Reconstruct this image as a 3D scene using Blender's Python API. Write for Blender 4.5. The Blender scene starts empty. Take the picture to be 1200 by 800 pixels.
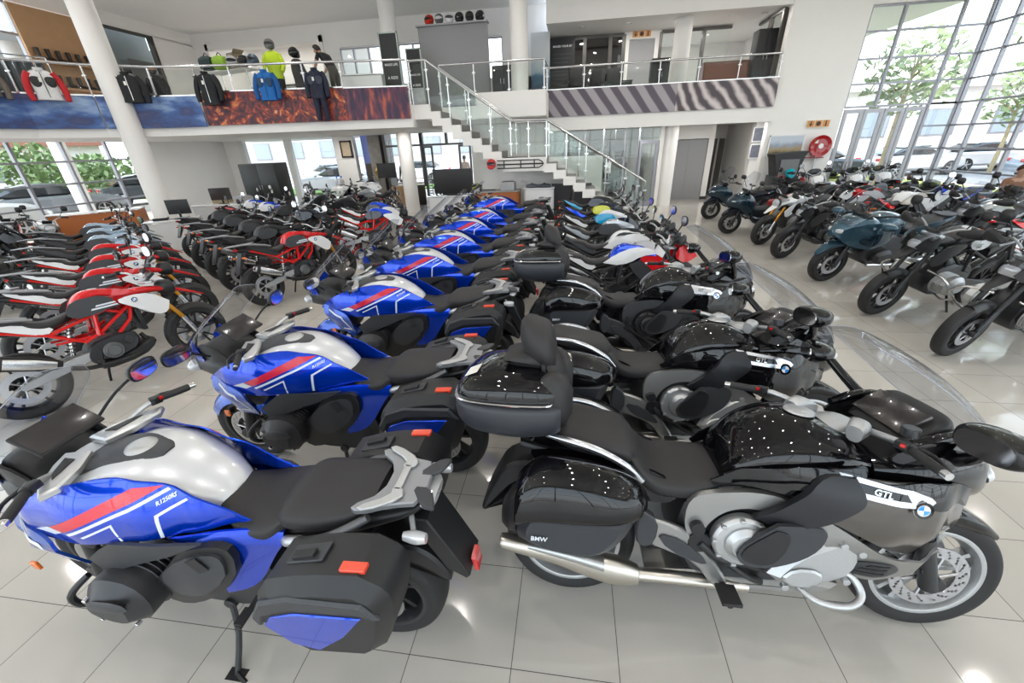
import bpy, bmesh, math, random
from mathutils import Vector, Matrix
random.seed(7)
S = bpy.context.scene
COL = S.collection
sin, cos, pi = math.sin, math.cos, math.pi

# ------------------------------------------------------------------ camera, world, exposure, lamps
EYE = Vector((0, 0, 2.15))
FPX, PITCH, YAW, ROLL = 469.5, 0.4575, -0.1534, -0.0398
def cam_axes():
    cy, sy, cp, sp = cos(YAW), sin(YAW), cos(PITCH), sin(PITCH)
    fwd = Vector((sy*cp, cy*cp, -sp)); right = Vector((cy, -sy, 0)); up = right.cross(fwd)
    r2 = right*cos(ROLL) + up*sin(ROLL); u2 = up*cos(ROLL) - right*sin(ROLL)
    return r2, u2, fwd
r_, u_, f_ = cam_axes()
cd = bpy.data.cameras.new('camera'); cam = bpy.data.objects.new('camera', cd); COL.objects.link(cam)
m = Matrix((r_, u_, -f_)).transposed().to_4x4(); m.translation = EYE; cam.matrix_world = m
cd.sensor_width = 36; cd.lens = FPX/1200*36; cd.clip_start = .05; cd.clip_end = 400
S.camera = cam
S.view_settings.view_transform = 'Standard'; S.view_settings.look = 'None'
S.view_settings.exposure = 0.0; S.view_settings.gamma = 1
S.view_settings.use_curve_mapping = False
try:
    S.cycles.use_denoising = True; S.cycles.max_bounces = 8; S.cycles.diffuse_bounces = 4; S.cycles.glossy_bounces = 4
    S.cycles.transparent_max_bounces = 24; S.cycles.caustics_reflective = False; S.cycles.caustics_refractive = False
    S.cycles.sample_clamp_indirect = 6
except Exception: pass

W = bpy.data.worlds.new('world'); S.world = W; W.use_nodes = True
nt = W.node_tree; nt.nodes.clear()
out = nt.nodes.new('ShaderNodeOutputWorld'); bg = nt.nodes.new('ShaderNodeBackground')
tc = nt.nodes.new('ShaderNodeTexCoord'); sp_ = nt.nodes.new('ShaderNodeSeparateXYZ'); rp = nt.nodes.new('ShaderNodeValToRGB')
nt.links.new(tc.outputs['Generated'], sp_.inputs[0]); nt.links.new(sp_.outputs['Z'], rp.inputs[0])
rp.color_ramp.elements[0].position = 0.0; rp.color_ramp.elements[0].color = (.93, .96, 1, 1)
rp.color_ramp.elements[1].position = 0.8; rp.color_ramp.elements[1].color = (.62, .78, 1, 1)
nt.links.new(rp.outputs[0], bg.inputs[0]); bg.inputs[1].default_value = 3.7
nt.links.new(bg.outputs[0], out.inputs[0])
SUN = bpy.data.lights.new('sun', 'SUN'); SUN.energy = 4.5; SUN.angle = math.radians(3); SUN.color = (1, .95, .88)
so = bpy.data.objects.new('sun', SUN); COL.objects.link(so); so.rotation_euler = (math.radians(38), math.radians(-22), 0)
CEIL_Z = 6.3
def downlight_lamp(x, y, z, power, name='downlight'):
    l = bpy.data.lights.new(name, 'AREA'); l.shape = 'DISK'; l.size = .12; l.energy = power; l.color = (1, .96, .9)
    o = bpy.data.objects.new(name, l); COL.objects.link(o); o.location = (x, y, z); return o
LAMPS = [(x, y) for x in (-11, -8, -5, -2, 1, 4, 7, 9.6) for y in (-2.5, 1, 4.5, 8, 11.5)]
LAMP_W = 25

# ------------------------------------------------------------------ materials
MATS = {}
def mat(name, col, rough=.5, metal=0, coat=0, noise=0, bump=0, bscale=60, trans=0, emis=0, spec=.5, alpha=1, ior=1.45):
    if name in MATS: return MATS[name]
    M = bpy.data.materials.new(name); M.use_nodes = True; n = M.node_tree.nodes; L = M.node_tree.links
    b = n['Principled BSDF']; b.inputs['Base Color'].default_value = (*col, 1)
    b.inputs['Roughness'].default_value = rough; b.inputs['Metallic'].default_value = metal
    b.inputs['Coat Weight'].default_value = coat; b.inputs['Coat Roughness'].default_value = .03
    b.inputs['IOR'].default_value = ior; b.inputs['Specular IOR Level'].default_value = spec
    b.inputs['Transmission Weight'].default_value = trans; b.inputs['Alpha'].default_value = alpha
    if emis: b.inputs['Emission Color'].default_value = (*col, 1); b.inputs['Emission Strength'].default_value = emis
    if noise or bump:
        t = n.new('ShaderNodeTexCoord'); z = n.new('ShaderNodeTexNoise'); z.inputs['Scale'].default_value = bscale
        z.inputs['Detail'].default_value = 3; L.new(t.outputs['Object'], z.inputs['Vector'])
        if noise:
            mx = n.new('ShaderNodeMix'); mx.data_type = 'RGBA'; mx.blend_type = 'MIX'
            mx.inputs[6].default_value = (*[c*(1-noise) for c in col], 1); mx.inputs[7].default_value = (*[min(1, c*(1+noise)) for c in col], 1)
            L.new(z.outputs[0], mx.inputs[0]); L.new(mx.outputs[2], b.inputs['Base Color'])
        if bump:
            bp = n.new('ShaderNodeBump'); bp.inputs['Strength'].default_value = bump; bp.inputs['Distance'].default_value = .002
            L.new(z.outputs[0], bp.inputs['Height']); L.new(bp.outputs[0], b.inputs['Normal'])
    MATS[name] = M; return M
def glassmat(name, tint=(1, 1, 1), opac=.1, rough=.02, refl=.7):
    if name in MATS: return MATS[name]
    M = bpy.data.materials.new(name); M.use_nodes = True; n = M.node_tree.nodes; L = M.node_tree.links; n.clear()
    o = n.new('ShaderNodeOutputMaterial'); t = n.new('ShaderNodeBsdfTransparent'); g = n.new('ShaderNodeBsdfGlossy'); g.inputs['Roughness'].default_value = rough
    t.inputs[0].default_value = (*tint, 1); f = n.new('ShaderNodeLayerWeight'); f.inputs[0].default_value = .5
    pw = n.new('ShaderNodeMath'); pw.operation = 'POWER'; pw.inputs[1].default_value = 5; ml = n.new('ShaderNodeMath'); ml.operation = 'MULTIPLY'; ml.inputs[1].default_value = refl
    L.new(f.outputs['Facing'], pw.inputs[0]); L.new(pw.outputs[0], ml.inputs[0])
    a = n.new('ShaderNodeMath'); a.operation = 'ADD'; a.inputs[1].default_value = opac; a.use_clamp = True
    x = n.new('ShaderNodeMixShader'); L.new(ml.outputs[0], a.inputs[0]); L.new(a.outputs[0], x.inputs[0]); L.new(t.outputs[0], x.inputs[1]); L.new(g.outputs[0], x.inputs[2])
    L.new(x.outputs[0], o.inputs[0]); MATS[name] = M; return M
WHITE = mat('white_paint', (.81, .79, .765), .6, noise=.03, bscale=2)
CEILM = mat('ceiling_paint', (.8, .79, .77), .7, noise=.02, bscale=1)
STEEL = mat('brushed_steel', (.62, .62, .62), .25, 1, noise=.05)
ALU = mat('window_aluminium', (.30, .30, .33), .4, .6)
DARKALU = mat('bronze_aluminium', (.09, .085, .08), .4, .5)
GLASS = glassmat('window_glass', (.97, .99, .98), .02)
RAILGLASS = glassmat('balustrade_glass', (.955, .975, .965), .02)
OFFGLASS = glassmat('office_glass', (.82, .86, .85), .06)
DARKGLASS = glassmat('tinted_glass', (.22, .22, .22), .12)
BLK = mat('black_plastic', (.013, .0135, .015), .42, noise=.15, bump=.15, bscale=300)
GREYPL = mat('grey_plastic', (.036, .038, .043), .45, noise=.1, bump=.15, bscale=300)
DGREY = mat('dark_grey_metal', (.06, .062, .066), .35, .7)
SEATM = mat('seat_vinyl', (.020, .019, .020), .55, noise=.15, bump=.35, bscale=500)
CHROME = mat('polished_chrome', (.8, .8, .82), .08, 1)
SILV = mat('cast_aluminium', (.5, .51, .52), .38, .85, noise=.08, bump=.2, bscale=120)
RUB = mat('rubber', (.02, .02, .021), .65, bump=.2, bscale=200)
DISC = mat('brake_steel', (.55, .55, .57), .3, 1)
def tyremat():
    M = mat('tyre_rubber', (.016, .016, .017), .6); n = M.node_tree.nodes; L = M.node_tree.links; b = n['Principled BSDF']
    t = n.new('ShaderNodeTexCoord'); s = n.new('ShaderNodeSeparateXYZ'); L.new(t.outputs['Object'], s.inputs[0])
    def mth(op, a, b_=None, v=None):
        q = n.new('ShaderNodeMath'); q.operation = op; L.new(a, q.inputs[0])
        if b_ is not None: L.new(b_, q.inputs[1])
        if v is not None: q.inputs[1].default_value = v
        return q.outputs[0]
    ang = mth('ARCTAN2', s.outputs['Z'], s.outputs['X']); ay = mth('ABSOLUTE', s.outputs['Y'])
    a = mth('MULTIPLY', ang, v=16); c = mth('MULTIPLY', ay, v=38); w = mth('SINE', mth('ADD', a, c))
    g = mth('GREATER_THAN', w, v=.86); inner = mth('GREATER_THAN', ay, v=.012); g2 = mth('MULTIPLY', g, inner)
    bp = n.new('ShaderNodeBump'); bp.invert = True; bp.inputs['Strength'].default_value = 1; bp.inputs['Distance'].default_value = .006
    L.new(g2, bp.inputs['Height']); L.new(bp.outputs[0], b.inputs['Normal'])
    return M
TYRE = tyremat()
def paint(name, col, flake=0, rough=.25): return mat(name, col, rough, flake, coat=1, spec=.0 if not flake else .1)
BLUE = paint('racing_blue_metallic', (.0, .05, .60), .6, .22)
BLUE2 = paint('light_violet_blue', (.02, .08, .42), .55)
TANKSILV = paint('silver_white_metallic', (.66, .67, .69), .35, .3)
GLOSSBLK = paint('gloss_black_paint', (.004, .004, .005), 0, .15)
GRAPH = paint('graphite_metallic', (.085, .075, .068), .5, .3)
FRAMEG = mat('grey_frame_paint', (.33, .33, .325), .35, .75)
RED = paint('signal_red_paint', (.6, .012, .015)); WHITEP = paint('white_body_paint', (.75, .75, .76))
REDST = mat('red_stripe_film', (.62, .01, .03), .3, coat=.6); WST = mat('white_stripe_film', (.72, .76, .82), .3, coat=.6)
LENSR = mat('red_lens', (.6, .01, .01), .15, coat=1); LENSO = mat('amber_lens', (.75, .16, .02), .2, coat=1); LENSC = mat('clear_lens', (.55, .56, .58), .08, .3, coat=1)
SCREEN = glassmat('windscreen_plastic', (.88, .89, .91), .03, refl=.3); SMOKE = glassmat('smoked_windscreen', (.45, .46, .48), .05, refl=.3)
GOLD = mat('gold_fork_anodising', (.65, .30, .04), .3, .9)
LCD = mat('dark_display_glass', (.035, .03, .03), .18, coat=.6)
REDFR = paint('red_trellis_frame', (.6, .01, .01)); BLUED = paint('dark_petrol_blue', (.008, .026, .042), .3); PETROL = paint('light_petrol_blue', (.06, .15, .22), .5)
SILVP = paint('silver_body_paint', (.42, .44, .46), .6); LBLUE = paint('pale_blue_silver', (.33, .42, .52), .5); REDSEAT = mat('red_seat_vinyl', (.33, .01, .015), .5)
CYAN = paint('cyan_accent', (.01, .32, .6)); YEL = paint('yellow_accent', (.6, .62, .02)); DNAVY = paint('dark_navy_paint', (.007, .009, .022), .2); GREENP = paint('green_livery', (.01, .3, .12))
REDRIM = paint('red_rim', (.4, .01, .012))

# ------------------------------------------------------------------ geometry helpers: lists (verts, faces)
def merge(*gs):
    V, F = [], []
    for g in gs:
        o = len(V); V += g[0]; F += [tuple(i+o for i in f) for f in g[1]]
    return V, F
def xf(g, M): return [tuple(M @ Vector(v)) for v in g[0]], g[1]
def mv(g, x=0, y=0, z=0): return [(a+x, b+y, c+z) for a, b, c in g[0]], g[1]
def rot(g, ax, deg, c=(0, 0, 0)):
    M = Matrix.Translation(c) @ Matrix.Rotation(math.radians(deg), 4, ax) @ Matrix.Translation([-k for k in c]); return xf(g, M)
def mirr(g): return [(a, -b, c) for a, b, c in g[0]], [tuple(reversed(f)) for f in g[1]]
def both(g): return merge(g, mirr(g))
def make(name, g, material, parent=None, smooth=True, bevel=0, loc=None, angle=40):
    V, F = g; me = bpy.data.meshes.new(name)
    if loc is not None: V = [(a-loc[0], b-loc[1], c-loc[2]) for a, b, c in V]
    me.from_pydata(V, [], F); me.update()
    bm = bmesh.new(); bm.from_mesh(me); bmesh.ops.remove_doubles(bm, verts=bm.verts, dist=1e-5)
    bmesh.ops.recalc_face_normals(bm, faces=bm.faces)
    if bevel:
        ed = [e for e in bm.edges if len(e.link_faces) == 2 and e.calc_face_angle(0) > .6]
        try: bmesh.ops.bevel(bm, geom=ed, offset=bevel, segments=2, profile=.6, affect='EDGES', clamp_overlap=True)
        except Exception: pass
    if smooth:
        for f in bm.faces: f.smooth = True
        for e in bm.edges:
            if len(e.link_faces) == 2 and e.calc_face_angle(0) > math.radians(angle): e.smooth = False
    bm.to_mesh(me); bm.free()
    ms = material if isinstance(material, (list, tuple)) else [material]
    for q in ms: me.materials.append(q)
    o = bpy.data.objects.new(name, me); COL.objects.link(o)
    if loc is not None: o.location = loc
    if parent: o.parent = parent
    return o
def tag(o, label=None, cat=None, group=None, kind=None):
    if label: o['label'] = label
    if cat: o['category'] = cat
    if group: o['group'] = group
    if kind: o['kind'] = kind
    return o
def empty(name, loc=(0, 0, 0), rz=0):
    o = bpy.data.objects.new(name, None); COL.objects.link(o); o.location = loc; o.rotation_euler = (0, 0, rz); o.empty_display_size = .1; return o
def copy_tree(o, parent=None):
    c = o.copy(); COL.objects.link(c); c.parent = parent
    for ch in list(o.children): copy_tree(ch, c)
    return c
def struct(name, g, m_, parent=None, **k):
    o = make(name, g, m_, parent, smooth=k.pop('smooth', False), **k)
    if parent is None: o['kind'] = 'structure'
    return o
def box(x0, x1, y0, y1, z0, z1):
    return [(x0, y0, z0), (x1, y0, z0), (x1, y1, z0), (x0, y1, z0), (x0, y0, z1), (x1, y0, z1), (x1, y1, z1), (x0, y1, z1)], \
        [(0, 3, 2, 1), (4, 5, 6, 7), (0, 1, 5, 4), (1, 2, 6, 5), (2, 3, 7, 6), (3, 0, 4, 7)]
def cbox(c, s): return box(c[0]-s[0]/2, c[0]+s[0]/2, c[1]-s[1]/2, c[1]+s[1]/2, c[2]-s[2]/2, c[2]+s[2]/2)
def wallseg(p, q, z0, z1, t=.1):
    p, q = Vector(p), Vector(q); d = (q-p).normalized(); n = Vector((-d.y, d.x))*t/2
    a = [p-n, q-n, q+n, p+n]; V = [(v.x, v.y, z0) for v in a]+[(v.x, v.y, z1) for v in a]
    return V, [(0, 3, 2, 1), (4, 5, 6, 7), (0, 1, 5, 4), (1, 2, 6, 5), (2, 3, 7, 6), (3, 0, 4, 7)]
def catmull(P, k):
    n = len(P); o = []
    if n < 3 or k < 2: return list(P)
    for i in range(n-1):
        a, b, c, d = P[max(i-1, 0)], P[i], P[i+1], P[min(i+2, n-1)]
        for j in range(k):
            t = j/k; t2, t3 = t*t, t*t*t
            o.append(tuple(.5*((2*b[q])+(-a[q]+c[q])*t+(2*a[q]-5*b[q]+4*c[q]-d[q])*t2+(-a[q]+3*b[q]-3*c[q]+d[q])*t3) for q in range(len(b))))
    o.append(tuple(P[-1])); return o
def tube(P, r, n=8, k=4, caps=True):
    """round bar along points; r number or list"""
    if isinstance(r, (list, tuple)): Q = [(*p, rr) for p, rr in zip(P, r)]
    else: Q = [(*p, r) for p in P]
    if k > 1: Q = catmull(Q, k)
    pts = [Vector(q[:3]) for q in Q]; V, F = [], []; prev = None
    for i, p in enumerate(pts):
        t = (pts[min(i+1, len(pts)-1)]-pts[max(i-1, 0)])
        t = t.normalized() if t.length > 1e-9 else Vector((0, 0, 1))
        if prev is None: a = t.orthogonal().normalized()
        else: a = (prev-t*prev.dot(t)); a = a.normalized() if a.length > 1e-6 else t.orthogonal().normalized()
        prev = a; b = t.cross(a)
        for j in range(n): th = 2*pi*j/n; V.append(tuple(p+(a*cos(th)+b*sin(th))*Q[i][3]))
    for i in range(len(pts)-1):
        for j in range(n): F.append((i*n+j, i*n+(j+1) % n, (i+1)*n+(j+1) % n, (i+1)*n+j))
    if caps: F.append(tuple(range(n-1, -1, -1))); F.append(tuple(range((len(pts)-1)*n, len(pts)*n)))
    return V, F
def loft(secs, n=20, k=4, ymir=False):
    """secs: (x, y, z, half width, height above, height below, exponent) rings stacked along x"""
    Q = catmull(secs, k); V, F = [], []
    for (x, y, z, w, h, hb, p) in Q:
        w, h, hb = max(w, .001), max(h, .001), max(hb, .001)
        for j in range(n):
            th = 2*pi*j/n; c, s = cos(th), sin(th)
            V.append((x, y+w*math.copysign(abs(c)**(2/p), c), z+(h if s > 0 else hb)*math.copysign(abs(s)**(2/p), s)))
    m_ = len(Q)
    for i in range(m_-1):
        for j in range(n): F.append((i*n+j, i*n+(j+1) % n, (i+1)*n+(j+1) % n, (i+1)*n+j))
    F.append(tuple(range(n-1, -1, -1))); F.append(tuple(range((m_-1)*n, m_*n)))
    return V, F
def lathe(prof, n=40, axis='y', c=(0, 0, 0), closed=False):
    V, F = [], []
    for j in range(n):
        th = 2*pi*j/n
        for r, a in prof:
            if axis == 'y': V.append((c[0]+r*cos(th), c[1]+a, c[2]+r*sin(th)))
            elif axis == 'z': V.append((c[0]+r*cos(th), c[1]+r*sin(th), c[2]+a))
            else: V.append((c[0]+a, c[1]+r*cos(th), c[2]+r*sin(th)))
    k = len(prof)
    for j in range(n):
        j2 = (j+1) % n
        for i in range(k if closed else k-1): F.append((j*k+i, j2*k+i, j2*k+(i+1) % k, j*k+(i+1) % k))
    return V, F
def cyl(c, r, h, axis='y', n=24, ch=.1):
    e = r*ch; return lathe([(0, -h/2), (r-e, -h/2), (r, -h/2+e), (r, h/2-e), (r-e, h/2), (0, h/2)], n, axis, c)
def chaikin(P, it=2):
    """closed outline; a point with a third truthy value keeps its corner"""
    P = [(p[0], p[1], bool(len(p) > 2 and p[2])) for p in P]
    for _ in range(it):
        o = []; n = len(P)
        for i in range(n):
            a, b, c = P[i-1], P[i], P[(i+1) % n]
            if b[2]: o.append(b)
            else: o.append((b[0]*.75+a[0]*.25, b[1]*.75+a[1]*.25, False)); o.append((b[0]*.75+c[0]*.25, b[1]*.75+c[1]*.25, False))
        P = o
    return [(p[0], p[1]) for p in P]
def inset(P, d):
    n = len(P); A = sum(P[i-1][0]*P[i][1]-P[i][0]*P[i-1][1] for i in range(n)); s = 1 if A > 0 else -1; o = []
    for i in range(n):
        a, b, c = Vector(P[i-1][:2]), Vector(P[i][:2]), Vector(P[(i+1) % n][:2])
        e1, e2 = (b-a), (c-b)
        n1 = Vector((-e1.y, e1.x)).normalized() if e1.length > 1e-9 else Vector((0, 0)); n2 = Vector((-e2.y, e2.x)).normalized() if e2.length > 1e-9 else n1
        q = (n1+n2); q = q.normalized() if q.length > 1e-6 else n1; k = 1/max(.5, q.dot(n1) if n1.length else 1)
        o.append((b.x+q.x*d*s*k, b.y+q.y*d*s*k))
    return o
def prism(P, y0, y1, ch=.01, smooth_it=2, axis='y', ch0=None, top=None):
    """side outline (x,z) extruded in y from y0 to y1, chamfer ch at both ends; top=(dx,dz) shifts the y1 end"""
    P = chaikin(P, smooth_it) if smooth_it else [(p[0], p[1]) for p in P]
    Pi = inset(P, ch) if ch else P; Pj = inset(P, ch0) if ch0 is not None else Pi
    c0 = ch if ch0 is None else ch0
    s = 1 if y1 > y0 else -1; n = len(P)
    rings = [(Pj, y0), (P, y0+s*min(c0, abs(y1-y0)*.45)), (P, y1-s*min(ch, abs(y1-y0)*.45)), (Pi, y1)]
    V = []
    for k, (R_, y) in enumerate(rings):
        for p in R_:
            if axis == 'y': V.append((p[0], y, p[1]))
            elif axis == 'z': V.append((p[0], p[1], y))
            else: V.append((y, p[0], p[1]))
    F = [tuple(range(n-1, -1, -1)), tuple(range(3*n, 4*n))]
    for k in range(3):
        for j in range(n): F.append((k*n+j, k*n+(j+1) % n, (k+1)*n+(j+1) % n, (k+1)*n+j))
    return V, F
def panel(P, yf, th=.006, h=.035, smooth_it=2, off=0):
    """thin curved shell: outline in side view (x,z) laid on the surface y=yf(x,z)"""
    P = chaikin(P, smooth_it) if smooth_it else [(p[0], p[1]) for p in P]
    bm = bmesh.new(); f = bm.faces.new([bm.verts.new((p[0], 0, p[1])) for p in P])
    xs = [p[0] for p in P]; zs = [p[1] for p in P]
    def cuts(a, b): k = max(1, int((b-a)/h)); return [a+(b-a)*i/k for i in range(1, k)]
    for x in cuts(min(xs), max(xs)):
        bmesh.ops.bisect_plane(bm, geom=bm.verts[:]+bm.edges[:]+bm.faces[:], plane_co=(x+.0003, 0, 0), plane_no=(1, 0, 0))
    for z in cuts(min(zs), max(zs)):
        bmesh.ops.bisect_plane(bm, geom=bm.verts[:]+bm.edges[:]+bm.faces[:], plane_co=(0, 0, z+.0003), plane_no=(0, 0, 1))
    bm.verts.index_update(); n = len(bm.verts)
    V = [(v.co.x, yf(v.co.x, v.co.z)+off, v.co.z) for v in bm.verts]; V += [(a, b-th, c) for a, b, c in V]
    F = [tuple(v.index for v in f.verts) for f in bm.faces]
    F2 = [tuple(reversed([i+n for i in f])) for f in F]
    E_ = [tuple(v.index for v in e.verts) for e in bm.edges if len(e.link_faces) == 1]
    F += F2 + [(a, b, b+n, a+n) for a, b in E_]; bm.free(); return V, F
def lerp(x, T):
    if x <= T[0][0]: return T[0][1]
    for (a, b), (c, d) in zip(T, T[1:]):
        if x <= c:
            t = (x-a)/(c-a); t = t*t*(3-2*t); return b+(d-b)*t
    return T[-1][1]
def text_geo(s, size, depth=.001, bold=True):
    cu = bpy.data.curves.new('t', 'FONT'); cu.body = s; cu.size = size; cu.extrude = depth; cu.align_x = 'CENTER'; cu.align_y = 'CENTER'; cu.resolution_u = 2
    if bold: cu.offset = size*.015
    o = bpy.data.objects.new('t', cu); COL.objects.link(o); bpy.context.view_layer.update()
    me = bpy.data.meshes.new_from_object(o.evaluated_get(bpy.context.evaluated_depsgraph_get()))
    g = ([tuple(v.co) for v in me.vertices], [tuple(p.vertices) for p in me.polygons])
    bpy.data.objects.remove(o); bpy.data.curves.remove(cu); bpy.data.meshes.remove(me); return g
def sidetext(s, size, x, y, z, side, slope=0, shear=.2):
    """lettering on the side of a bike: side=+1 left (reads towards -x), -1 right"""
    g = text_geo(s, size); V = []
    for a, b, c in g[0]:
        a += b*shear; a2 = a*cos(slope)-b*sin(slope); b2 = a*sin(slope)+b*cos(slope)
        V.append((x-side*a2, y+side*c, z+b2))
    return V, g[1]
def roundel(name, c, r, nrm, up, parent):
    """round badge: dark ring, quarters in white and blue, thin bright rim"""
    nrm = Vector(nrm).normalized(); up = Vector(up); up = (up-nrm*up.dot(nrm)).normalized(); rt = up.cross(nrm)
    V, F, MI = [], [], []
    def P(rr, th, h): V.append(tuple(Vector(c)+rt*rr*cos(th)+up*rr*sin(th)+nrm*h)); return len(V)-1
    N = 32
    for r0, r1, h0, h1, mi in ((r, r*.95, 0, .003, 0), (r*.95, r*.64, .003, .003, 1), (r*.64, r*.58, .003, .003, 0)):
        for j in range(N):
            t0, t1 = 2*pi*j/N, 2*pi*(j+1)/N; F.append((P(r0, t0, h0), P(r0, t1, h0), P(r1, t1, h1), P(r1, t0, h1))); MI.append(mi)
    for j in range(N):
        t0, t1 = 2*pi*j/N, 2*pi*(j+1)/N; F.append((P(0, 0, .003), P(r*.58, t0, .003), P(r*.58, t1, .003))); MI.append(2 if (j//(N//4)) % 2 else 3)
    me = bpy.data.meshes.new(name); me.from_pydata(V, [], F)
    for q in (CHROME, GLOSSBLK, mat('badge_blue', (.01, .25, .75), .2, coat=1), mat('badge_white', (.85, .85, .85), .2, coat=1)): me.materials.append(q)
    for p, i in zip(me.polygons, MI): p.material_index = i
    o = bpy.data.objects.new(name, me); COL.objects.link(o); o.parent = parent; return o
# ------------------------------------------------------------------ motorcycle parts shared by the families
def wheel(root, nm, x, R, w, mrim, nsp=5, sw=.028, discs=(1, -1), dr=.155, twin=True, wire=False, detail=True):
    c = (x, 0, R); rr = R*.735 if not wire else R*.80
    hw = w/2
    rim = [lathe([(rr-.012, -hw*.86), (rr, -hw*.9), (rr+.012, -hw*.86), (rr-.004, -hw*.7), (rr-.018, -hw*.3), (rr-.018, hw*.3), (rr-.004, hw*.7), (rr+.012, hw*.86), (rr, hw*.9), (rr-.012, hw*.86), (rr-.03, hw*.3), (rr-.03, -hw*.3)], 48, closed=True),
           cyl((0, 0, 0), .048, w*.75, n=24), cyl((0, 0, 0), .018, w*1.25, n=16)]
    for i in range(nsp):
        th = 2*pi*i/nsp+.3
        if wire:
            s_ = [tube([(.035*cos(th+.5*q), s*w*.3, .035*sin(th+.5*q)), (rr*.97*cos(th), s*w*.1, rr*.97*sin(th))], .003, 5, 1) for q in (1, -1) for s in (1, -1)]
            rim += s_
        else:
            for q in ((-.09, .09) if twin else (0,)):
                a = Vector((cos(th), 0, sin(th))); b = Vector((-sin(th), 0, cos(th))); a2 = Vector((cos(th+q*2.2), 0, sin(th+q*2.2)))
                V = []; y0 = w*.28
                for (d, wd, yy) in ((.04, sw*1.1, y0), (rr*.6, sw*.62, y0*.8), (rr-.012, sw*.8, y0*.9)):
                    p = a2*d if d > .05 else a*d
                    for s1, s2 in ((-1, -1), (1, -1), (1, 1), (-1, 1)): v = p+b*(wd*.5*s1); V.append((v.x, s2*yy*.75, v.z))
                F = [(0, 1, 2, 3), (11, 10, 9, 8)]
                for k in (0, 4):
                    for j in range(4): F.append((k+j, k+4+j, k+4+(j+1) % 4, k+(j+1) % 4))
                rim.append((V, F))
    wh = make(nm, mv(merge(*rim), *c), mrim, root, loc=c)
    prof = [(rr+.002, -hw*.86)]
    for i in range(13):
        t = -pi/2+pi*i/12; prof.append((R-(.42*hw)*(1-cos(t))-.12*hw*(1-cos(t))**2, hw*1.0*sin(t)))
    prof.append((rr+.002, hw*.86)); prof[1] = ((rr+R)/2-.006, -hw*1.0); prof[-2] = ((rr+R)/2-.006, hw*1.0)
    ty = make('tyre', lathe(prof, 72 if detail else 40), TYRE, wh, angle=80)
    for s in discs:
        V, F = [], []; NA, NR = 72, 5
        for k in range(NR+1):
            for j in range(NA): th = 2*pi*j/NA; r = dr*.66+dr*.34*k/NR; V.append((r*cos(th), 0, r*sin(th)))
        for k in range(NR):
            for j in range(NA):
                if detail and ((k == 1 and j % 4 == 0) or (k == 3 and j % 4 == 2) or (k == 2 and j % 4 == 1)): continue
                F.append((k*NA+j, k*NA+(j+1) % NA, (k+1)*NA+(j+1) % NA, (k+1)*NA+j))
        y = s*w*.56
        g1 = ([(a, y, b) for a, _, b in V], F); g2 = ([(a, y-s*.005, b) for a, _, b in V], [tuple(reversed(f)) for f in F])
        sp = []
        for i in range(6):
            th = 2*pi*i/6; sp.append(tube([(.03*cos(th), y, .03*sin(th)), (dr*.68*cos(th+.25), y, dr*.68*sin(th+.25))], .007, 6, 1))
        make('brake_disc', merge(g1, g2, *sp), DISC, wh, smooth=False)
    return wh
def caliper(root, x, z, y, m_=None):
    return make('brake_caliper', merge(cbox((x, y, z), (.05, .035, .10)), cyl((x, y+.01*(1 if y > 0 else -1), z+.02), .018, .04), cyl((x, y+.01*(1 if y > 0 else -1), z-.02), .018, .04)), m_ or DGREY, root, bevel=.006)
def fork(root, ax, az, tx, tz, dy, mlow=None, mup=None, r=.024, split=.5):
    """two fork legs from the axle to the steering head"""
    for s in (1, -1):
        m_ = (ax+(tx-ax)*split, az+(tz-az)*split)
        f = make('fork_leg', merge(tube([(ax-.02, s*dy, az-.03), (m_[0], s*dy, m_[1])], r*1.15, 12, 1), cyl((ax-.005, s*dy, az), .034, .05)), mlow or DGREY, root)
        make('fork_tube', tube([(m_[0], s*dy, m_[1]), (tx, s*dy, tz)], r, 12, 1), mup or BLK, f)
def grip_bar(root, P, mb=None, grips=.12, lever=True, turn=0, side=True, bar_r=.011):
    """P: half-bar points from the centre outwards (x,y,z) for the left; mirrored for the right; turned about the steering axis"""
    T = Matrix.Translation((P[0][0], 0, P[0][2])) @ Matrix.Rotation(math.radians(turn), 4, 'Z') @ Matrix.Translation((-P[0][0], 0, -P[0][2]))
    hb = make('handlebar', xf(both(tube([(P[0][0], 0, P[0][2])]+list(P[1:]), bar_r, 10, 4)), T), mb or BLK, root)
    a, b = Vector(P[-2]), Vector(P[-1]); d = (b-a).normalized(); e = b; st = b-d*grips
    for s in (1, -1):
        def f(v): return (v[0], v[1]*s, v[2])
        g = tube([f(st), f(st+d*grips*.5), f(e)], [.0155, .0175, .017], 14, 2)
        gr = make('handlebar_grip', xf(g, T), RUB, hb)
        make('bar_end_weight', xf(tube([f(e), f(e+d*.025)], .014, 12, 1), T), CHROME if mb is CHROME else STEEL, gr)
        sw = merge(tube([f(st-d*.045), f(st)], .022, 12, 1), cbox(f(st-d*.03+Vector((-.018, 0, .008))), (.03, .04, .03)))
        q = make('switch_cluster', xf(sw, T), BLK, hb, bevel=.004)
        if s == -1 or side: make('switch_button', xf(cbox(f(st-d*.02+Vector((-.032, 0, .014))), (.008, .014, .012)), T), LENSR, q)
        if lever:
            lv = tube([f(st-d*.02+Vector((.03, 0, 0))), f(st+d*.05+Vector((.065, 0, -.005))), f(e+Vector((.05, 0, -.012)))], [.009, .007, .006], 8, 3)
            make('hand_lever', xf(lv, T), BLK, hb)
        if s == -1 and side is True:
            make('fluid_reservoir', xf(mv(cyl((0, 0, 0), .028, .035, 'z'), *f(st-d*.05+Vector((.05, 0, .035)))), T), DGREY, hb)
    return hb, T
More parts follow.
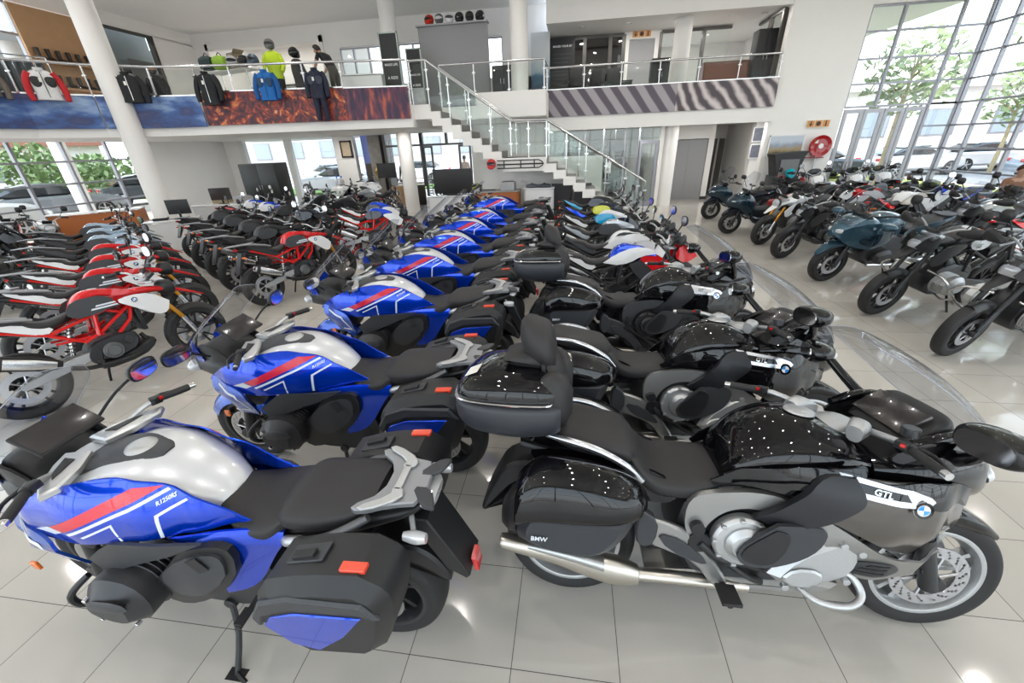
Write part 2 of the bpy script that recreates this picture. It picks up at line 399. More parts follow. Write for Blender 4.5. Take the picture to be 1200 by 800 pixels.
def mirror_pair(root, base, head, sz=(.05, .09, .055), mm=None, T=None, shape='flat', stem=.007):
    for s in (1, -1):
        b = (base[0], base[1]*s, base[2]); h = (head[0], head[1]*s, head[2]); mid = ((b[0]+h[0])/2+.01, (b[1]+h[1])/2, max(b[2], h[2])*.6+min(b[2], h[2])*.4)
        st = tube([b, mid, h], stem, 8, 3)
        hd = loft([(-.012, 0, 0, sz[1]*.97, sz[2]*.97, sz[2]*.97, 2.8), (-.004, 0, 0, sz[1], sz[2], sz[2], 2.8), (sz[0]*.5, 0, 0, sz[1]*.8, sz[2]*.8, sz[2]*.8, 2.4), (sz[0], 0, 0, sz[1]*.3, sz[2]*.3, sz[2]*.3, 2)], 20, 3)
        hd = mv(rot(hd, 'Z', -8*s), *h)
        if T is not None: st, hd = xf(st, T), xf(hd, T)
        o = make('mirror', merge(st, hd), mm or BLK, root)
        gl = mv(rot(loft([(-.0145, 0, 0, sz[1]*.9, sz[2]*.88, sz[2]*.88, 2.8), (-.0125, 0, 0, sz[1]*.9, sz[2]*.88, sz[2]*.88, 2.8)], 20, 1), 'Z', -8*s), *h)
        if T is not None: gl = xf(gl, T)
        make('mirror_glass', gl, CHROME, o)
def stand(root, x=-.12, z=.26, y=.17, foot=.30):
    make('side_stand', merge(tube([(x, y, z), (x-.03, y+.06, z*.5), (x-.05, foot, .0)], .013, 8, 3), tube([(x-.05, foot, .012), (x-.12, foot+.03, .010)], .011, 6, 1), cbox((x-.055, foot+.005, .006), (.09, .05, .012)), cyl((x, y, z), .03, .03)), BLK, root)
def footpegs(root, x, z, y=.2, y0=.13):
    for s in (1, -1):
        make('footpeg', merge(tube([(x, s*y0, z), (x, s*(y+.10), z-.005)], .014, 8, 1), cbox((x, s*(y+.06), z+.012), (.035, .07, .012))), RUB, root)
        make('foot_bracket', prism([(x-.03, z-.03), (x+.03, z-.03), (x+.07, z+.12), (x+.01, z+.16), (x-.06, z+.06)], s*y0*.8, s*(y0+.012), .004), DGREY, root)
def screen(root, prof, hw, material, th=.004, bow=.08, nm='windscreen', edge=False, n=14):
    """prof: centre-line (x, z, half width factor); a curved clear sheet"""
    P = catmull([(p[0], p[1], p[2] if len(p) > 2 else 1) for p in prof], 5); V, F = [], []
    for (x, z, k) in P:
        for j in range(n+1):
            u = -1+2*j/n; V.append((x-bow*k*u*u, u*hw*k, z-.015*u*u))
    m_ = n+1
    for i in range(len(P)-1):
        for j in range(n): F.append((i*m_+j, i*m_+j+1, (i+1)*m_+j+1, (i+1)*m_+j))
    N = len(V); V += [(a-th, b, c) for a, b, c in V]; F += [tuple(N+k for k in reversed(f)) for f in F]
    rim = [j for j in range(m_)]+[i*m_+n for i in range(1, len(P))]+[(len(P)-1)*m_+j for j in range(n-1, -1, -1)]+[i*m_ for i in range(len(P)-2, 0, -1)]
    for a, b in zip(rim, rim[1:]+rim[:1]): F.append((a, b, b+N, a+N))
    o = make(nm, (V, F), material, root, angle=60)
    if edge:
        ep = [V[k] for k in rim]; make('screen_edge', tube([ep[k] for k in range(m_-1, len(ep))]+[ep[0]], .0014, 5, 1, False), mat('clear_edge', (.35, .38, .46), .15, coat=1), o)
    return o
def lamp(root, nm, c, s, m_, par=None):
    """lens shape: small rounded block facing +x"""
    return make(nm, mv(loft([(-s[0], 0, 0, s[1], s[2], s[2], 3), (0, 0, 0, s[1], s[2], s[2], 3), (s[0]*.6, 0, 0, s[1]*.8, s[2]*.8, s[2]*.8, 2.5), (s[0], 0, 0, s[1]*.3, s[2]*.3, s[2]*.3, 2)], 16, 3), *c), m_, root)
def plate_holder(root, x0, z0, x1, z1, hw=.09):
    o = make('number_plate_holder', merge(rot(cbox(((x0+x1)/2, 0, (z0+z1)/2), (.012, hw*2, math.hypot(x1-x0, z1-z0))), 'Y', math.degrees(math.atan2(x1-x0, z1-z0)), ((x0+x1)/2, 0, (z0+z1)/2)), tube([(x0+.05, .03, z0+.02), (x0, .02, z0)], .012, 6, 1)), BLK, root, bevel=.004)
    make('rear_reflector', cbox((x1-.012, 0, z1+.02), (.008, .07, .035)), LENSR, o); return o
def rootbike(nm, loc, head, lean=6):
    o = empty(nm, (loc[0], loc[1], 0)); set_pose(o, loc, head, lean); return o
def set_pose(o, loc, head, lean):
    M = Matrix.Translation((loc[0], loc[1], loc[2] if len(loc) > 2 else 0)) @ Matrix.Rotation(math.radians(head), 4, 'Z') @ Matrix.Rotation(math.radians(-lean), 4, 'X')
    o.matrix_world = M; o.location = M.to_translation(); o.rotation_euler = M.to_euler()

# ------------------------------------------------------------------ blue sport tourer
def make_rs():
    r = rootbike('sport_touring_motorcycle', (0, 0), 0)
    BW = [(-.55, .13), (-.3, .15), (-.1, .19), (.1, .24), (.35, .275), (.55, .26), (.72, .20), (.9, .12), (1.05, .05)]
    def y1(x, z): return lerp(x, BW)-2.2*max(0, z-.86)**2-.25*max(0, .80-z)**1.0
    def y2(x, z): return y1(x, min(z, .99))-.9*max(0, z-.99)
    wh = wheel(r, 'front_wheel', .765, .30, .12, DGREY, 5, .03, dr=.16)
    wheel(r, 'rear_wheel', -.735, .315, .18, DGREY, 5, .036, discs=(1,), dr=.14)
    fork(r, .765, .30, .56, .80, .11, DGREY, BLK, .026)
    for s in (1, -1): caliper(r, .70, .39, s*.095)
    # front mudguard
    MG = [(.765+.335*cos(t), .30+.335*sin(t)) for t in [math.radians(q) for q in (28, 45, 65, 85, 105, 125, 140)]]
    def fender(P, hw, th=.008, drop=.05):
        Q = catmull([(a, b) for a, b in P], 3); V, F = [], []
        n = 10
        for i, (a, b) in enumerate(Q):
            dx, dz = a-.765, b-.30; l = math.hypot(dx, dz); dx, dz = dx/l, dz/l
            for j in range(n+1):
                u = -1+2*j/n; d = drop*abs(u)**3; V.append((a-dx*d, u*hw, b-dz*d))
        m_ = n+1
        for i in range(len(Q)-1):
            for j in range(n): F.append((i*m_+j, i*m_+j+1, (i+1)*m_+j+1, (i+1)*m_+j))
        return V, F
    make('front_mudguard', fender(MG, .085, drop=.09), BLUE2, r, angle=70)
    # main side panels
    main = [(.77, .83, 1), (.62, .94), (.45, 1.01), (.30, 1.045), (.13, 1.055), (-.06, 1.02), (-.20, .95), (-.35, .86, 1), (-.25, .835), (-.05, .80), (.27, .775), (.49, .775), (.66, .79)]
    wing = [(.73, .865, 1), (.74, .80), (.68, .72), (.58, .61, 1), (.44, .60, 1), (.43, .70), (.44, .785), (.55, .84)]
    low = [(.0, .79, 1), (-.20, .835), (-.50, .835, 1), (-.49, .78, 1), (-.44, .72), (-.30, .50), (-.15, .46, 1), (-.16, .62), (-.08, .74)]
    for s in (1, -1):
        fm = (lambda f: (lambda x, z: f(x, z))) if s > 0 else (lambda f: (lambda x, z: f(x, z)))
        def P(nm, out, m_, yf=y1, off=0, th=.008, par=r, k=2, h=.035):
            g = panel(out, yf, th, h, k, off)
            return make(nm, g if s > 0 else mirr(g), m_, par)
        mp = P('fairing_panel', main, BLUE)
        P('red_stripe', [(.43, .872, 1), (.07, 1.025, 1), (-.04, 1.02, 1), (.37, .852, 1)], REDST, off=.0012, th=.001, par=mp, k=0)
        P('white_stripe', [(.53, .838, 1), (.44, .870, 1), (.38, .850, 1), (.43, .828, 1)], WST, off=.0012, th=.001, par=mp, k=0)
        P('white_stripe', [(.365, .842, 1), (-.055, 1.012, 1), (-.068, 1.004, 1), (.355, .832, 1)], WST, off=.0012, th=.001, par=mp, k=0)
        P('white_stripe', [(.31, .826, 1), (.165, .888, 1), (.165, .79, 1), (.174, .79, 1), (.174, .875, 1), (.30, .820, 1)], WST, off=.0012, th=.001, par=mp, k=0)
        P('white_stripe', [(.01, .80, 1), (-.005, .915, 1), (-.13, .975, 1), (-.137, .968, 1), (-.017, .908, 1), (-.002, .80, 1)], WST, off=.0012, th=.001, par=mp, k=0)
        t = sidetext('R1250RS', .022, -.055, 0, .975, s, (-.40 if s < 0 else .40), .25)
        V = [(a, s*(y1(a, c)+.0025)+(b if abs(b) < .002 else 0), c) for a, b, c in t[0]]
        make('model_lettering', (V, t[1]), WST, mp, smooth=False)
        wp = P('lower_wing_panel', wing, BLUE2, lambda x, z: y1(x, .84)+.035-.35*abs(z-.76), th=.012)
        P('wing_outline', [(.67, .83, 1), (.52, .78, 1), (.46, .63, 1), (.55, .64, 1), (.545, .652, 1), (.475, .644, 1), (.53, .768, 1), (.675, .815, 1)], WST, lambda x, z: y1(x, .84)+.035-.35*abs(z-.76), off=.0015, th=.001, par=wp, k=0)
        P('intake_panel', [(.50, .805, 1), (.36, .81), (.30, .77), (.44, .64), (.50, .66)], BLK, lambda x, z: y1(x, z)-.02, th=.01)
        P('grey_side_trim', [(.39, .665, 1), (.30, .735), (.22, .785, 1), (-.20, .825, 1), (-.06, .755), (.10, .69), (.34, .58, 1)], GREYPL, lambda x, z: .262-.08*max(0, -x), th=.014, k=1)
        P('black_side_cover', [(-.09, .775, 1), (-.24, .81), (-.30, .77), (-.28, .62), (-.06, .42), (.12, .31), (.20, .36), (.14, .54)], BLK, lambda x, z: .25-.18*max(0, .5-z)-.12*max(0, -x-.1)+.012*math.exp(-((z-.62)/.1)**2), th=.03, k=1)
        P('cover_bevel', [(-.08, .745), (-.22, .775), (-.26, .74), (-.245, .63), (-.06, .48), (.05, .50), (.06, .62)], GREYPL, lambda x, z: .262-.12*max(0, .5-z)-.12*max(0, -x-.1)+.012*math.exp(-((z-.62)/.1)**2), th=.012, k=1)
        P('cover_vent', [(-.12, .745, 1), (-.165, .765, 1), (-.20, .70, 1), (-.16, .68, 1)], RUB, lambda x, z: .272-.12*max(0, .5-z)-.12*max(0, -x-.1)+.012*math.exp(-((z-.62)/.1)**2), th=.003, k=1)
        P('rear_side_panel', low, BLUE, lambda x, z: .18+.04*math.exp(-((x+.1)/.2)**2)-.5*max(0, z-.80), th=.01)
    # silver tank and dark centre console
    make('fuel_tank', loft([(-.20, 0, .84, .07, .04, .05, 2.2), (-.16, 0, .865, .11, .06, .06, 2.2), (-.05, 0, .90, .165, .10, .07, 2.3), (.10, 0, .93, .205, .125, .08, 2.5), (.25, 0, .94, .215, .115, .08, 2.6), (.38, 0, .93, .20, .085, .07, 2.6), (.50, 0, .91, .14, .06, .06, 2.4)], 32, 5), TANKSILV, r)
    con = make('tank_console', loft([(.07, 0, 1.035, .03, .022, .02, 2.5), (.12, 0, 1.035, .075, .028, .03, 2.6), (.25, 0, 1.035, .10, .032, .04, 2.6), (.38, 0, 1.0, .12, .035, .04, 2.6), (.52, 0, .96, .12, .035, .04, 2.6), (.60, 0, .93, .08, .02, .04, 2.4)], 28, 4), GREYPL, r)
    make('fuel_cap', lathe([(0, .012), (.035, .012), (.052, .008), (.058, 0)], 32, 'z', (.20, 0, 1.064)), SILV, con)
    # seat
    seat = make('rider_seat', loft([(-.14, 0, .855, .07, .03, .05, 2.6), (-.18, 0, .845, .105, .04, .07, 2.4), (-.28, 0, .815, .16, .04, .085, 2.4), (-.40, 0, .82, .185, .045, .09, 2.6), (-.48, 0, .855, .165, .04, .08, 2.6), (-.52, 0, .885, .14, .03, .06, 2.6)], 28, 4), SEATM, r)
    make('pillion_seat', loft([(-.46, 0, .86, .13, .045, .05, 2.5), (-.52, 0, .89, .165, .05, .09, 2.6), (-.65, 0, .905, .17, .045, .09, 2.7), (-.78, 0, .93, .15, .04, .08, 2.7), (-.87, 0, .955, .11, .03, .05, 2.6)], 28, 4), SEATM, r)
    # tail, grab rails, rack
    tail = make('tail_unit', loft([(-.45, 0, .78, .15, .05, .10, 2.6), (-.65, 0, .83, .15, .04, .08, 2.6), (-.85, 0, .89, .13, .035, .06, 2.6), (-1.0, 0, .93, .10, .02, .04, 2.6), (-1.06, 0, .945, .05, .01, .03, 2.4)], 24, 4), BLK, r)
    for s in (1, -1):
        gr = make('grab_rail', tube([(-.50, s*.165, .80), (-.54, s*.19, .825), (-.65, s*.20, .86), (-.76, s*.19, .905), (-.87, s*.15, .955)], [.014, .02, .018, .018, .016], 12, 4), mat('dark_silver_cast', (.11, .11, .115), .45, .6, bump=.2, bscale=150), r)
        make('rail_end', tube([(-.495, s*.163, .795), (-.53, s*.186, .82), (-.59, s*.196, .843)], [.0155, .0215, .0205], 12, 4), SILV, gr)
    rk = [prism([(-.86, .965-.0), (-.9, .985), (-1.0, .985)], -.01, .01, .002)]
    plate = lambda P, z0, z1, mt, nm, par: make(nm, prism(P, z0, z1, .004, 1, 'z'), mt, par, bevel=0)
    rack = plate([(-.80, -.14), (-.84, -.165), (-.95, -.12), (-1.06, -.10), (-1.06, .10), (-.95, .12), (-.84, .165), (-.80, .14), (-.90, .07), (-.90, -.07)], .975, 1.0, mat('rack_grey', (.30, .31, .33), .42, .7, bump=.2, bscale=150), 'luggage_rack', r)
    for s in (1, -1):
        plate([(-.83, s*.15), (-.87, s*.17), (-.99, s*.10), (-.98, s*.05), (-.93, s*.05), (-.94, s*.09)], 1.0, 1.014, SILV, 'rack_rib', rack)
        plate([(-1.0, s*.03), (-1.06, s*.11), (-1.10, s*.125), (-1.12, s*.12), (-1.08, s*.03)], .985, 1.004, GREYPL, 'rack_tip', rack)
    make('rack_bridge', cbox((-.955, 0, 1.006), (.03, .13, .016)), SILV, rack, bevel=.005)
    make('tail_light', mv(rot(loft([(-.02, 0, 0, .075, .02, .015, 2.5), (.01, 0, 0, .085, .022, .02, 2.5), (.03, 0, 0, .06, .018, .016, 2.5)], 20, 3), 'Z', 180), -1.06, 0, .945), LENSC, tail)
    for s in (1, -1):
        make('rear_indicator', merge(tube([(-1.0, s*.08, .90), (-1.04, s*.16, .90)], .010, 8, 1), mv(loft([(-.04, 0, 0, .016, .02, .02, 2.4), (.0, 0, 0, .022, .026, .026, 2.4), (.045, 0, 0, .014, .018, .018, 2.4)], 14, 3), -1.05, s*.17, .90)), LENSC, tail)
    # hugger and plate carrier
    make('rear_mudguard', prism([(-.72, .66), (-.95, .72), (-1.06, .66), (-1.12, .52), (-1.10, .49), (-.98, .60), (-.80, .64)], -.085, .085, .012, 2), BLK, r)
    pc = make('plate_carrier', prism([(-.98, .88, 1), (-1.06, .88, 1), (-1.20, .56, 1), (-1.185, .54, 1), (-1.10, .60, 1)], -.085, .085, .006, 0), BLK, r)
    make('rear_reflector', prism([(-1.195, .60, 1), (-1.215, .60, 1), (-1.225, .525, 1), (-1.205, .525, 1)], -.035, .035, .003, 0), LENSR, pc)
    # side cases
    CO = [(-.49, .67, 1), (-.50, .76), (-.58, .865, 1), (-.74, .92), (-.93, .945, 1), (-1.02, .89), (-1.03, .80), (-.97, .57), (-.91, .515, 1), (-.66, .475, 1), (-.55, .56)]
    for s in (1, -1):
        c_ = make('side_case', prism(CO, s*.19, s*.40, .045, 1, ch0=.01), BLK, r, angle=32)
        make('case_lid_band', prism([(-.505, .715, 1), (-.56, .81, 1), (-.68, .86), (-.95, .875, 1), (-1.0, .80, 1), (-.93, .815, 1), (-.68, .79, 1), (-.56, .73, 1), (-.525, .66, 1)], s*.385, s*.412, .010, 0), GREYPL, c_, angle=25)
        make('case_colour_panel', prism([(-.535, .665, 1), (-.575, .72, 1), (-.68, .765, 1), (-.93, .79, 1), (-.84, .66, 1), (-.72, .545, 1), (-.62, .565, 1)], s*.385, s*.406, .004, 0), BLUE, c_)
        make('case_handle', prism([(-.63, .875, 1), (-.78, .925, 1), (-.78, .935, 1), (-.63, .89, 1)], s*.24, s*.31, .003, 0), GREYPL, c_)
        make('handle_recess', prism([(-.65, .885, 1), (-.74, .915, 1), (-.74, .94, 1), (-.65, .91, 1)], s*.27, s*.30, .002, 0), RUB, c_)
        make('case_reflector', prism([(-.86, .93, 1), (-.95, .94, 1), (-.95, .955, 1), (-.86, .947, 1)], s*.31, s*.345, .002, 0), mat('orange_red_reflector', (.75, .06, .02), .3, coat=1), c_)
    # boxer engine
    for s in (1, -1):
        cy = make('cylinder_head', mv(prism([(.36, .64), (.43, .55), (.40, .45), (.26, .40), (.15, .43), (.12, .56), (.16, .65), (.27, .67)], s*.18, s*.37, .055, 1, ch0=.005), 0, 0, -.04), mat('engine_dark_grey', (.045, .046, .05), .42, .4, bump=.2, bscale=200), r, angle=30)
        make('valve_cover_rib', mv(prism([(.34, .61), (.16, .63), (.13, .57), (.33, .53)], s*.365, s*.382, .012, 1), 0, 0, -.04), GREYPL, cy)
        make('cooling_fin', mv(merge(*[prism([(.37, .65), (.44, .55), (.41, .44), (.26, .39), (.14, .42), (.11, .56), (.15, .66), (.27, .68)], s*(.17+.022*q), s*(.178+.022*q), .002, 2) for q in range(4)]), 0, 0, -.04), DGREY, cy)
        for bx, bz in ((.35, .55), (.34, .42), (.17, .42)): make('cover_bolt', cyl((bx, s*.36, bz), .010, .02, n=12), CHROME, cy)
        make('cylinder_guard', tube([(.38, s*.20, .37), (.46, s*.32, .43), (.47, s*.34, .52), (.42, s*.28, .58)], .014, 8, 4), BLK, cy)
    make('crankcase', prism([(.36, .62), (.36, .36), (.18, .26), (-.22, .25), (-.34, .40), (-.30, .66), (.0, .74)], -.17, .17, .03, 1), DGREY, r)
    make('frame', both(merge(tube([(.50, .06, .90), (.30, .15, .78), (-.10, .16, .70), (-.30, .13, .50)], .022, 10, 4), tube([(-.2, .13, .74), (-.5, .13, .80), (-.9, .10, .90)], .016, 8, 3))), BLK, r)
    make('swingarm', prism([(-.20, .42), (-.30, .48), (-.70, .39), (-.83, .36), (-.83, .28), (-.70, .27), (-.25, .33)], -.14, -.09, .012, 2), DGREY, r)
    make('final_drive', cyl((-.765, -.12, .315), .085, .08), DGREY, r)
    make('exhaust_silencer', merge(tube([(.20, -.15, .26), (-.2, -.17, .24), (-.42, -.20, .33)], .028, 12, 4), xf(loft([(-.24, 0, 0, .055, .06, .06, 2.6), (-.18, 0, 0, .062, .075, .075, 2.6), (.12, 0, 0, .055, .065, .065, 2.6), (.20, 0, 0, .03, .035, .035, 2)], 20, 3), Matrix.Translation((-.62, -.215, .40)) @ Matrix.Rotation(.2, 4, 'Y'))), SILV, r)
    footpegs(r, -.22, .36); footpegs(r, -.52, .48, .22)
    stand(r, -.05, .28, .17, .33)
    # nose, lamps, cockpit
    nose = make('front_fairing', loft([(.60, 0, .88, .20, .10, .10, 2.6), (.72, 0, .89, .185, .10, .10, 2.6), (.84, 0, .885, .14, .095, .09, 2.5), (.95, 0, .86, .09, .07, .06, 2.3), (1.03, 0, .84, .03, .03, .03, 2)], 28, 4), BLK, r)
    for s in (1, -1):
        g = panel([(.78, .86, 1), (.88, .90), (.93, 1.0), (.86, 1.08, 1), (.80, .98)], lambda x, z: .15-.45*max(0, x-.8), .006, .04, 1)
        make('blue_cheek_panel', g if s > 0 else mirr(g), BLUE, nose)
        hl = mv(rot(loft([(-.03, 0, 0, .05, .035, .035, 2.6), (.02, 0, 0, .05, .035, .035, 2.6), (.04, 0, 0, .035, .022, .022, 2.4)], 18, 3), 'Z', 28*s), .955, s*.085, .865)
        make('headlight', hl, LENSC, nose)
        make('front_indicator', cbox((.62, s*.30, .64), (.035, .012, .045)), LENSO, r, bevel=.004)
    make('inner_cowl', merge(both(panel([(.58, .93), (.62, 1.02), (.74, 1.08), (.86, 1.02), (.90, .93), (.74, .90)], lambda x, z: .165-.3*max(0, x-.7), .01, .05, 1)), loft([(.56, 0, .93, .15, .03, .05, 2.5), (.66, 0, .97, .15, .05, .08, 2.5), (.80, 0, .99, .12, .05, .1, 2.5), (.88, 0, .95, .07, .03, .08, 2.3)], 20, 3)), BLK, nose)
    screen(r, [(.97, .90, .55), (.92, 1.02, .85), (.82, 1.15, .98), (.66, 1.28, .92), (.52, 1.385, .62), (.485, 1.41, .38)], .215, SCREEN, bow=.09, edge=True)
    tf = make('instrument_display', xf(cbox((0, 0, 0), (.15, .25, .016)), Matrix.Translation((.58, 0, 1.125)) @ Matrix.Rotation(math.radians(-32), 4, 'Y')), BLK, r, bevel=.012)
    make('display_glass', xf(cbox((0, 0, .009), (.132, .235, .003)), Matrix.Translation((.58, 0, 1.125)) @ Matrix.Rotation(math.radians(-32), 4, 'Y')), LCD, tf, bevel=.001)
    hb, T = grip_bar(r, [(.47, 0, 1.0), (.47, .09, 1.01), (.44, .20, 1.06), (.39, .28, 1.085), (.33, .40, 1.075)], SILV, turn=4, side=False)
    make('bar_clamp', xf(merge(prism([(.52, -.10), (.42, -.12), (.40, 0), (.42, .12), (.52, .10), (.56, 0)], .985, 1.015, .006, 2, 'z'), *[prism([(.53, s*.05), (.43, s*.03), (.38, s*.12), (.35, s*.23), (.38, s*.28), (.43, s*.24), (.50, s*.13)], 1.015, 1.05, .008, 0, 'z') for s in (1, -1)]), T), mat('bright_cast_alu', (.62, .63, .64), .35, .8), hb)
    for s in (1, -1): make('clamp_recess', xf(prism([(.485, s*.085), (.435, s*.09), (.41, s*.20), (.445, s*.17)], 1.051, 1.054, 0, 0, 'z'), T), BLK, hb)
    mirror_pair(r, (.70, .18, 1.0), (.62, .43, 1.16), (.05, .085, .05))
    return r

# ------------------------------------------------------------------ black six-cylinder luxury tourer
def make_k16(engine='silver', topcase=True, fairing='graph', word='GTL'):
    r = rootbike('touring_motorcycle', (0, 0), 0)
    silver = engine == 'silver'; ENG = SILV if silver else BLK; FR = FRAMEG if silver else GREYPL
    FS = (-.045, -.035); SH = dict(side_fairing=FS, upper_fairing_strip=FS, bright_side_trim=FS, trim_recess=FS, knee_guard=(-.02, -.045), frame_spar=(.02, -.04), shin_guard=(.01, -.035), shin_pad=(.01, -.035), lower_fairing=(-.02, -.03), radiator_vent=(-.02, -.03), vent_slot=(-.02, -.03))
    LOWP = GRAPH if fairing == 'graph' else GLOSSBLK
    BW = [(-.35, .14), (-.15, .19), (.05, .25), (.25, .31), (.43, .34), (.58, .31), (.73, .22), (.85, .10), (.92, .03)]
    def y1(x, z): return lerp(x, BW)-1.6*max(0, z-.88)**2*2-.5*max(0, .74-z)
    wheel(r, 'front_wheel', .81, .31, .12, SILV, 5, .03, dr=.16); wheel(r, 'rear_wheel', -.81, .33, .19, SILV, 5, .036, discs=(1,), dr=.15)
    fork(r, .81, .31, .62, .78, .10, DGREY, BLK, .03)
    for s in (1, -1): caliper(r, .745, .40, s*.09)
    make('front_mudguard', xf(loft([(-.30, 0, .10, .03, .01, .05, 2), (-.2, 0, .22, .07, .03, .08, 2.6), (0, 0, .30, .075, .03, .07, 2.6), (.14, 0, .26, .07, .025, .06, 2.6), (.24, 0, .19, .04, .015, .03, 2.2)], 20, 4), Matrix.Translation((.81, 0, .335))), GLOSSBLK, r)
    # tank + upper body
    tk = make('fuel_tank', loft([(-.17, 0, .80, .13, .02, .05, 2.4), (-.12, 0, .86, .175, .06, .08, 2.4), (-.01, 0, .92, .215, .105, .10, 2.2), (.13, 0, .94, .235, .125, .10, 2.2), (.26, 0, .93, .235, .11, .10, 2.3), (.38, 0, .91, .20, .08, .09, 2.4), (.50, 0, .90, .14, .05, .07, 2.4)], 36, 5), GLOSSBLK, r)
    make('fuel_cap', mv(rot(lathe([(0, .01), (.04, .01), (.058, .006), (.062, 0)], 32, 'z'), 'Y', 4), .17, 0, 1.066), SILV, tk)
    for s in (1, -1):
        def P(nm, out, m_, yf=y1, off=0, th=.008, par=r, k=2, h=.04):
            g = panel(out, yf, th, h, k, off); dx_, dz_ = SH.get(nm, (0, 0)); g = mv(g, dx_, 0, dz_); return make(nm, g if s > 0 else mirr(g), m_, par)
        ts = P('tank_side_panel', [(-.22, .80, 1), (-.12, .88), (.06, .93), (.22, .96), (.30, .99), (.24, .86), (.12, .80), (-.05, .815), (-.20, .78, 1)], GLOSSBLK, lambda x, z: y1(x, z)+.0, th=.01)
        P('panel_crease', [(-.18, .80), (.0, .86), (.15, .885), (.20, .875), (.12, .845), (-.04, .83)], GLOSSBLK, lambda x, z: y1(x, z)+.012, th=.014, par=ts)
        P('frame_spar', [(-.34, .60), (-.34, .78), (-.22, .815), (-.02, .835), (.08, .80), (.12, .76), (.05, .715), (-.05, .755), (-.17, .735), (-.245, .66), (-.27, .56)], FR, lambda x, z: .225+.25*max(0, x+.1)*.5, th=.03, h=.05)
        P('knee_guard', [(.26, .985, 1), (.16, .985), (.10, .86), (.0, .77), (-.04, .735, 1), (.06, .70), (.16, .76), (.22, .82), (.30, .90)], mat('matt_black_panel', (.012, .013, .016), .38, bump=.1, bscale=300), lambda x, z: y1(x, z)+.036, th=.03)
        P('shin_guard', [(.0, .735, 1), (-.14, .60), (-.12, .52), (.0, .52), (.16, .60), (.20, .72), (.12, .74)], GREYPL, lambda x, z: .31-.05*abs(x), th=.02)
        P('shin_pad', [(-.005, .715, 1), (-.125, .60), (-.105, .54), (.0, .54), (.045, .62), (.055, .70)], BLK, lambda x, z: .316-.05*abs(x), th=.01)
        sf = P('side_fairing', [(.17, .80, 1), (.26, .87), (.245, .965, 1), (.50, .975), (.72, .93), (.86, .84), (.89, .76), (.84, .70), (.72, .62), (.62, .59), (.52, .62), (.40, .70), (.28, .755)], LOWP, th=.01, h=.04)
        P('upper_fairing_strip', [(.33, .955, 1), (.50, .98), (.72, .935), (.87, .83), (.89, .775), (.80, .80), (.70, .86), (.55, .865), (.45, .90)], GLOSSBLK, lambda x, z: y1(x, z)+.006, th=.01, par=sf)
        tr = P('bright_side_trim', [(.235, .985, 1), (.46, .955, 1), (.56, .915), (.53, .885, 1), (.32, .905, 1), (.10, .765, 1), (.085, .775, 1), (.275, .915, 1)], mat('bright_satin_alu', (.62, .64, .68), .22, .95), lambda x, z: y1(x, z)+.012, th=.012, par=sf, k=1)
        P('trim_recess', [(.275, .962, 1), (.44, .942, 1), (.455, .915, 1), (.305, .926, 1)], GLOSSBLK if word == 'GTL' else SILV, lambda x, z: y1(x, z)+.0135, th=.002, par=sf, k=0)
        t = sidetext(word, .031, .365, 0, .936, s, .10*s, .2)
        V = [(a-.045, s*(y1(a, c)+.016)+(b if abs(b) < .002 else 0), c-.035) for a, b, c in t[0]]
        make('trim_lettering', (V, t[1]), CHROME if word == 'GTL' else BLK, sf, smooth=False)
        yy = y1(.50, .885)+.017
        roundel('round_badge', (.455, s*yy, .85), .034, (0, s, .15), (0, 0, 1), sf)
        P('lower_fairing', [(.17, .785, 1), (.28, .72), (.42, .64), (.56, .58), (.74, .60), (.70, .53), (.56, .47), (.38, .47), (.30, .50), (.26, .60), (.17, .70)], FRAMEG if silver else GREYPL, lambda x, z: y1(x, .74)-.01-.35*max(0, .66-z), th=.012, h=.04)
        P('radiator_vent', [(.36, .60), (.30, .53), (.34, .50), (.48, .50), (.53, .54), (.46, .60)], GREYPL, lambda x, z: y1(x, .74)-.003-.35*max(0, .66-z), th=.01)
        for q in range(3): P('vent_slot', [(.34+.02*q, .515+.026*q, 1), (.46, .515+.026*q, 1), (.46, .530+.026*q, 1), (.35+.02*q, .530+.026*q, 1)], RUB, lambda x, z: y1(x, .74)-.000-.35*max(0, .66-z), th=.004, k=0)
        # engine sides
        eg = make('clutch_cover', merge(cyl((-.09, s*.235, .56), .12, .06, n=40), cyl((-.08, s*.27, .56), .085, .04, n=40, ch=.3), *[cbox((-.09+.113*cos(t), s*.257, .56+.113*sin(t)), (.02, .03, .012)) for t in (0.3, 1, 1.7, 2.4, 3.1, 3.8, 4.5, 5.2)]), ENG, r, bevel=.002)
        vc = make('valve_cover', merge(prism([(.02, .43, 1), (.10, .37, 1), (.30, .43), (.36, .53), (.34, .63), (.26, .66), (.10, .56)], s*.14, s*.30, .03, 1, ch0=.004), prism([(.05, .44), (.12, .40), (.22, .44), (.20, .50), (.10, .50)], s*.30, s*.315, .008, 1)), ENG, r, angle=30)
        for bx, bz in ((.08, .40), (.30, .46), (.33, .60), (.26, .63), (.16, .43)): make('cover_bolt', cyl((bx, s*.303, bz), .014, .022, n=14), ENG, vc)
        make('coolant_housing', merge(cyl((-.25, s*.21, .52), .05, .06), cyl((-.27, s*.23, .60), .03, .05), tube([(-.25, s*.23, .52), (-.16, s*.24, .45), (-.05, s*.22, .42), (.06, s*.20, .38)], .02, 10, 4), tube([(-.18, s*.22, .46), (-.05, s*.24, .38), (.03, s*.22, .33)], .016, 8, 3)), BLK if s < 0 else DGREY, r)
        make('crash_bar', tube([(.12, s*.24, .40), (.18, s*.34, .385), (.29, s*.36, .39), (.35, s*.33, .42), (.33, s*.29, .47), (.27, s*.27, .49)], .014, 10, 5), SILV, r)
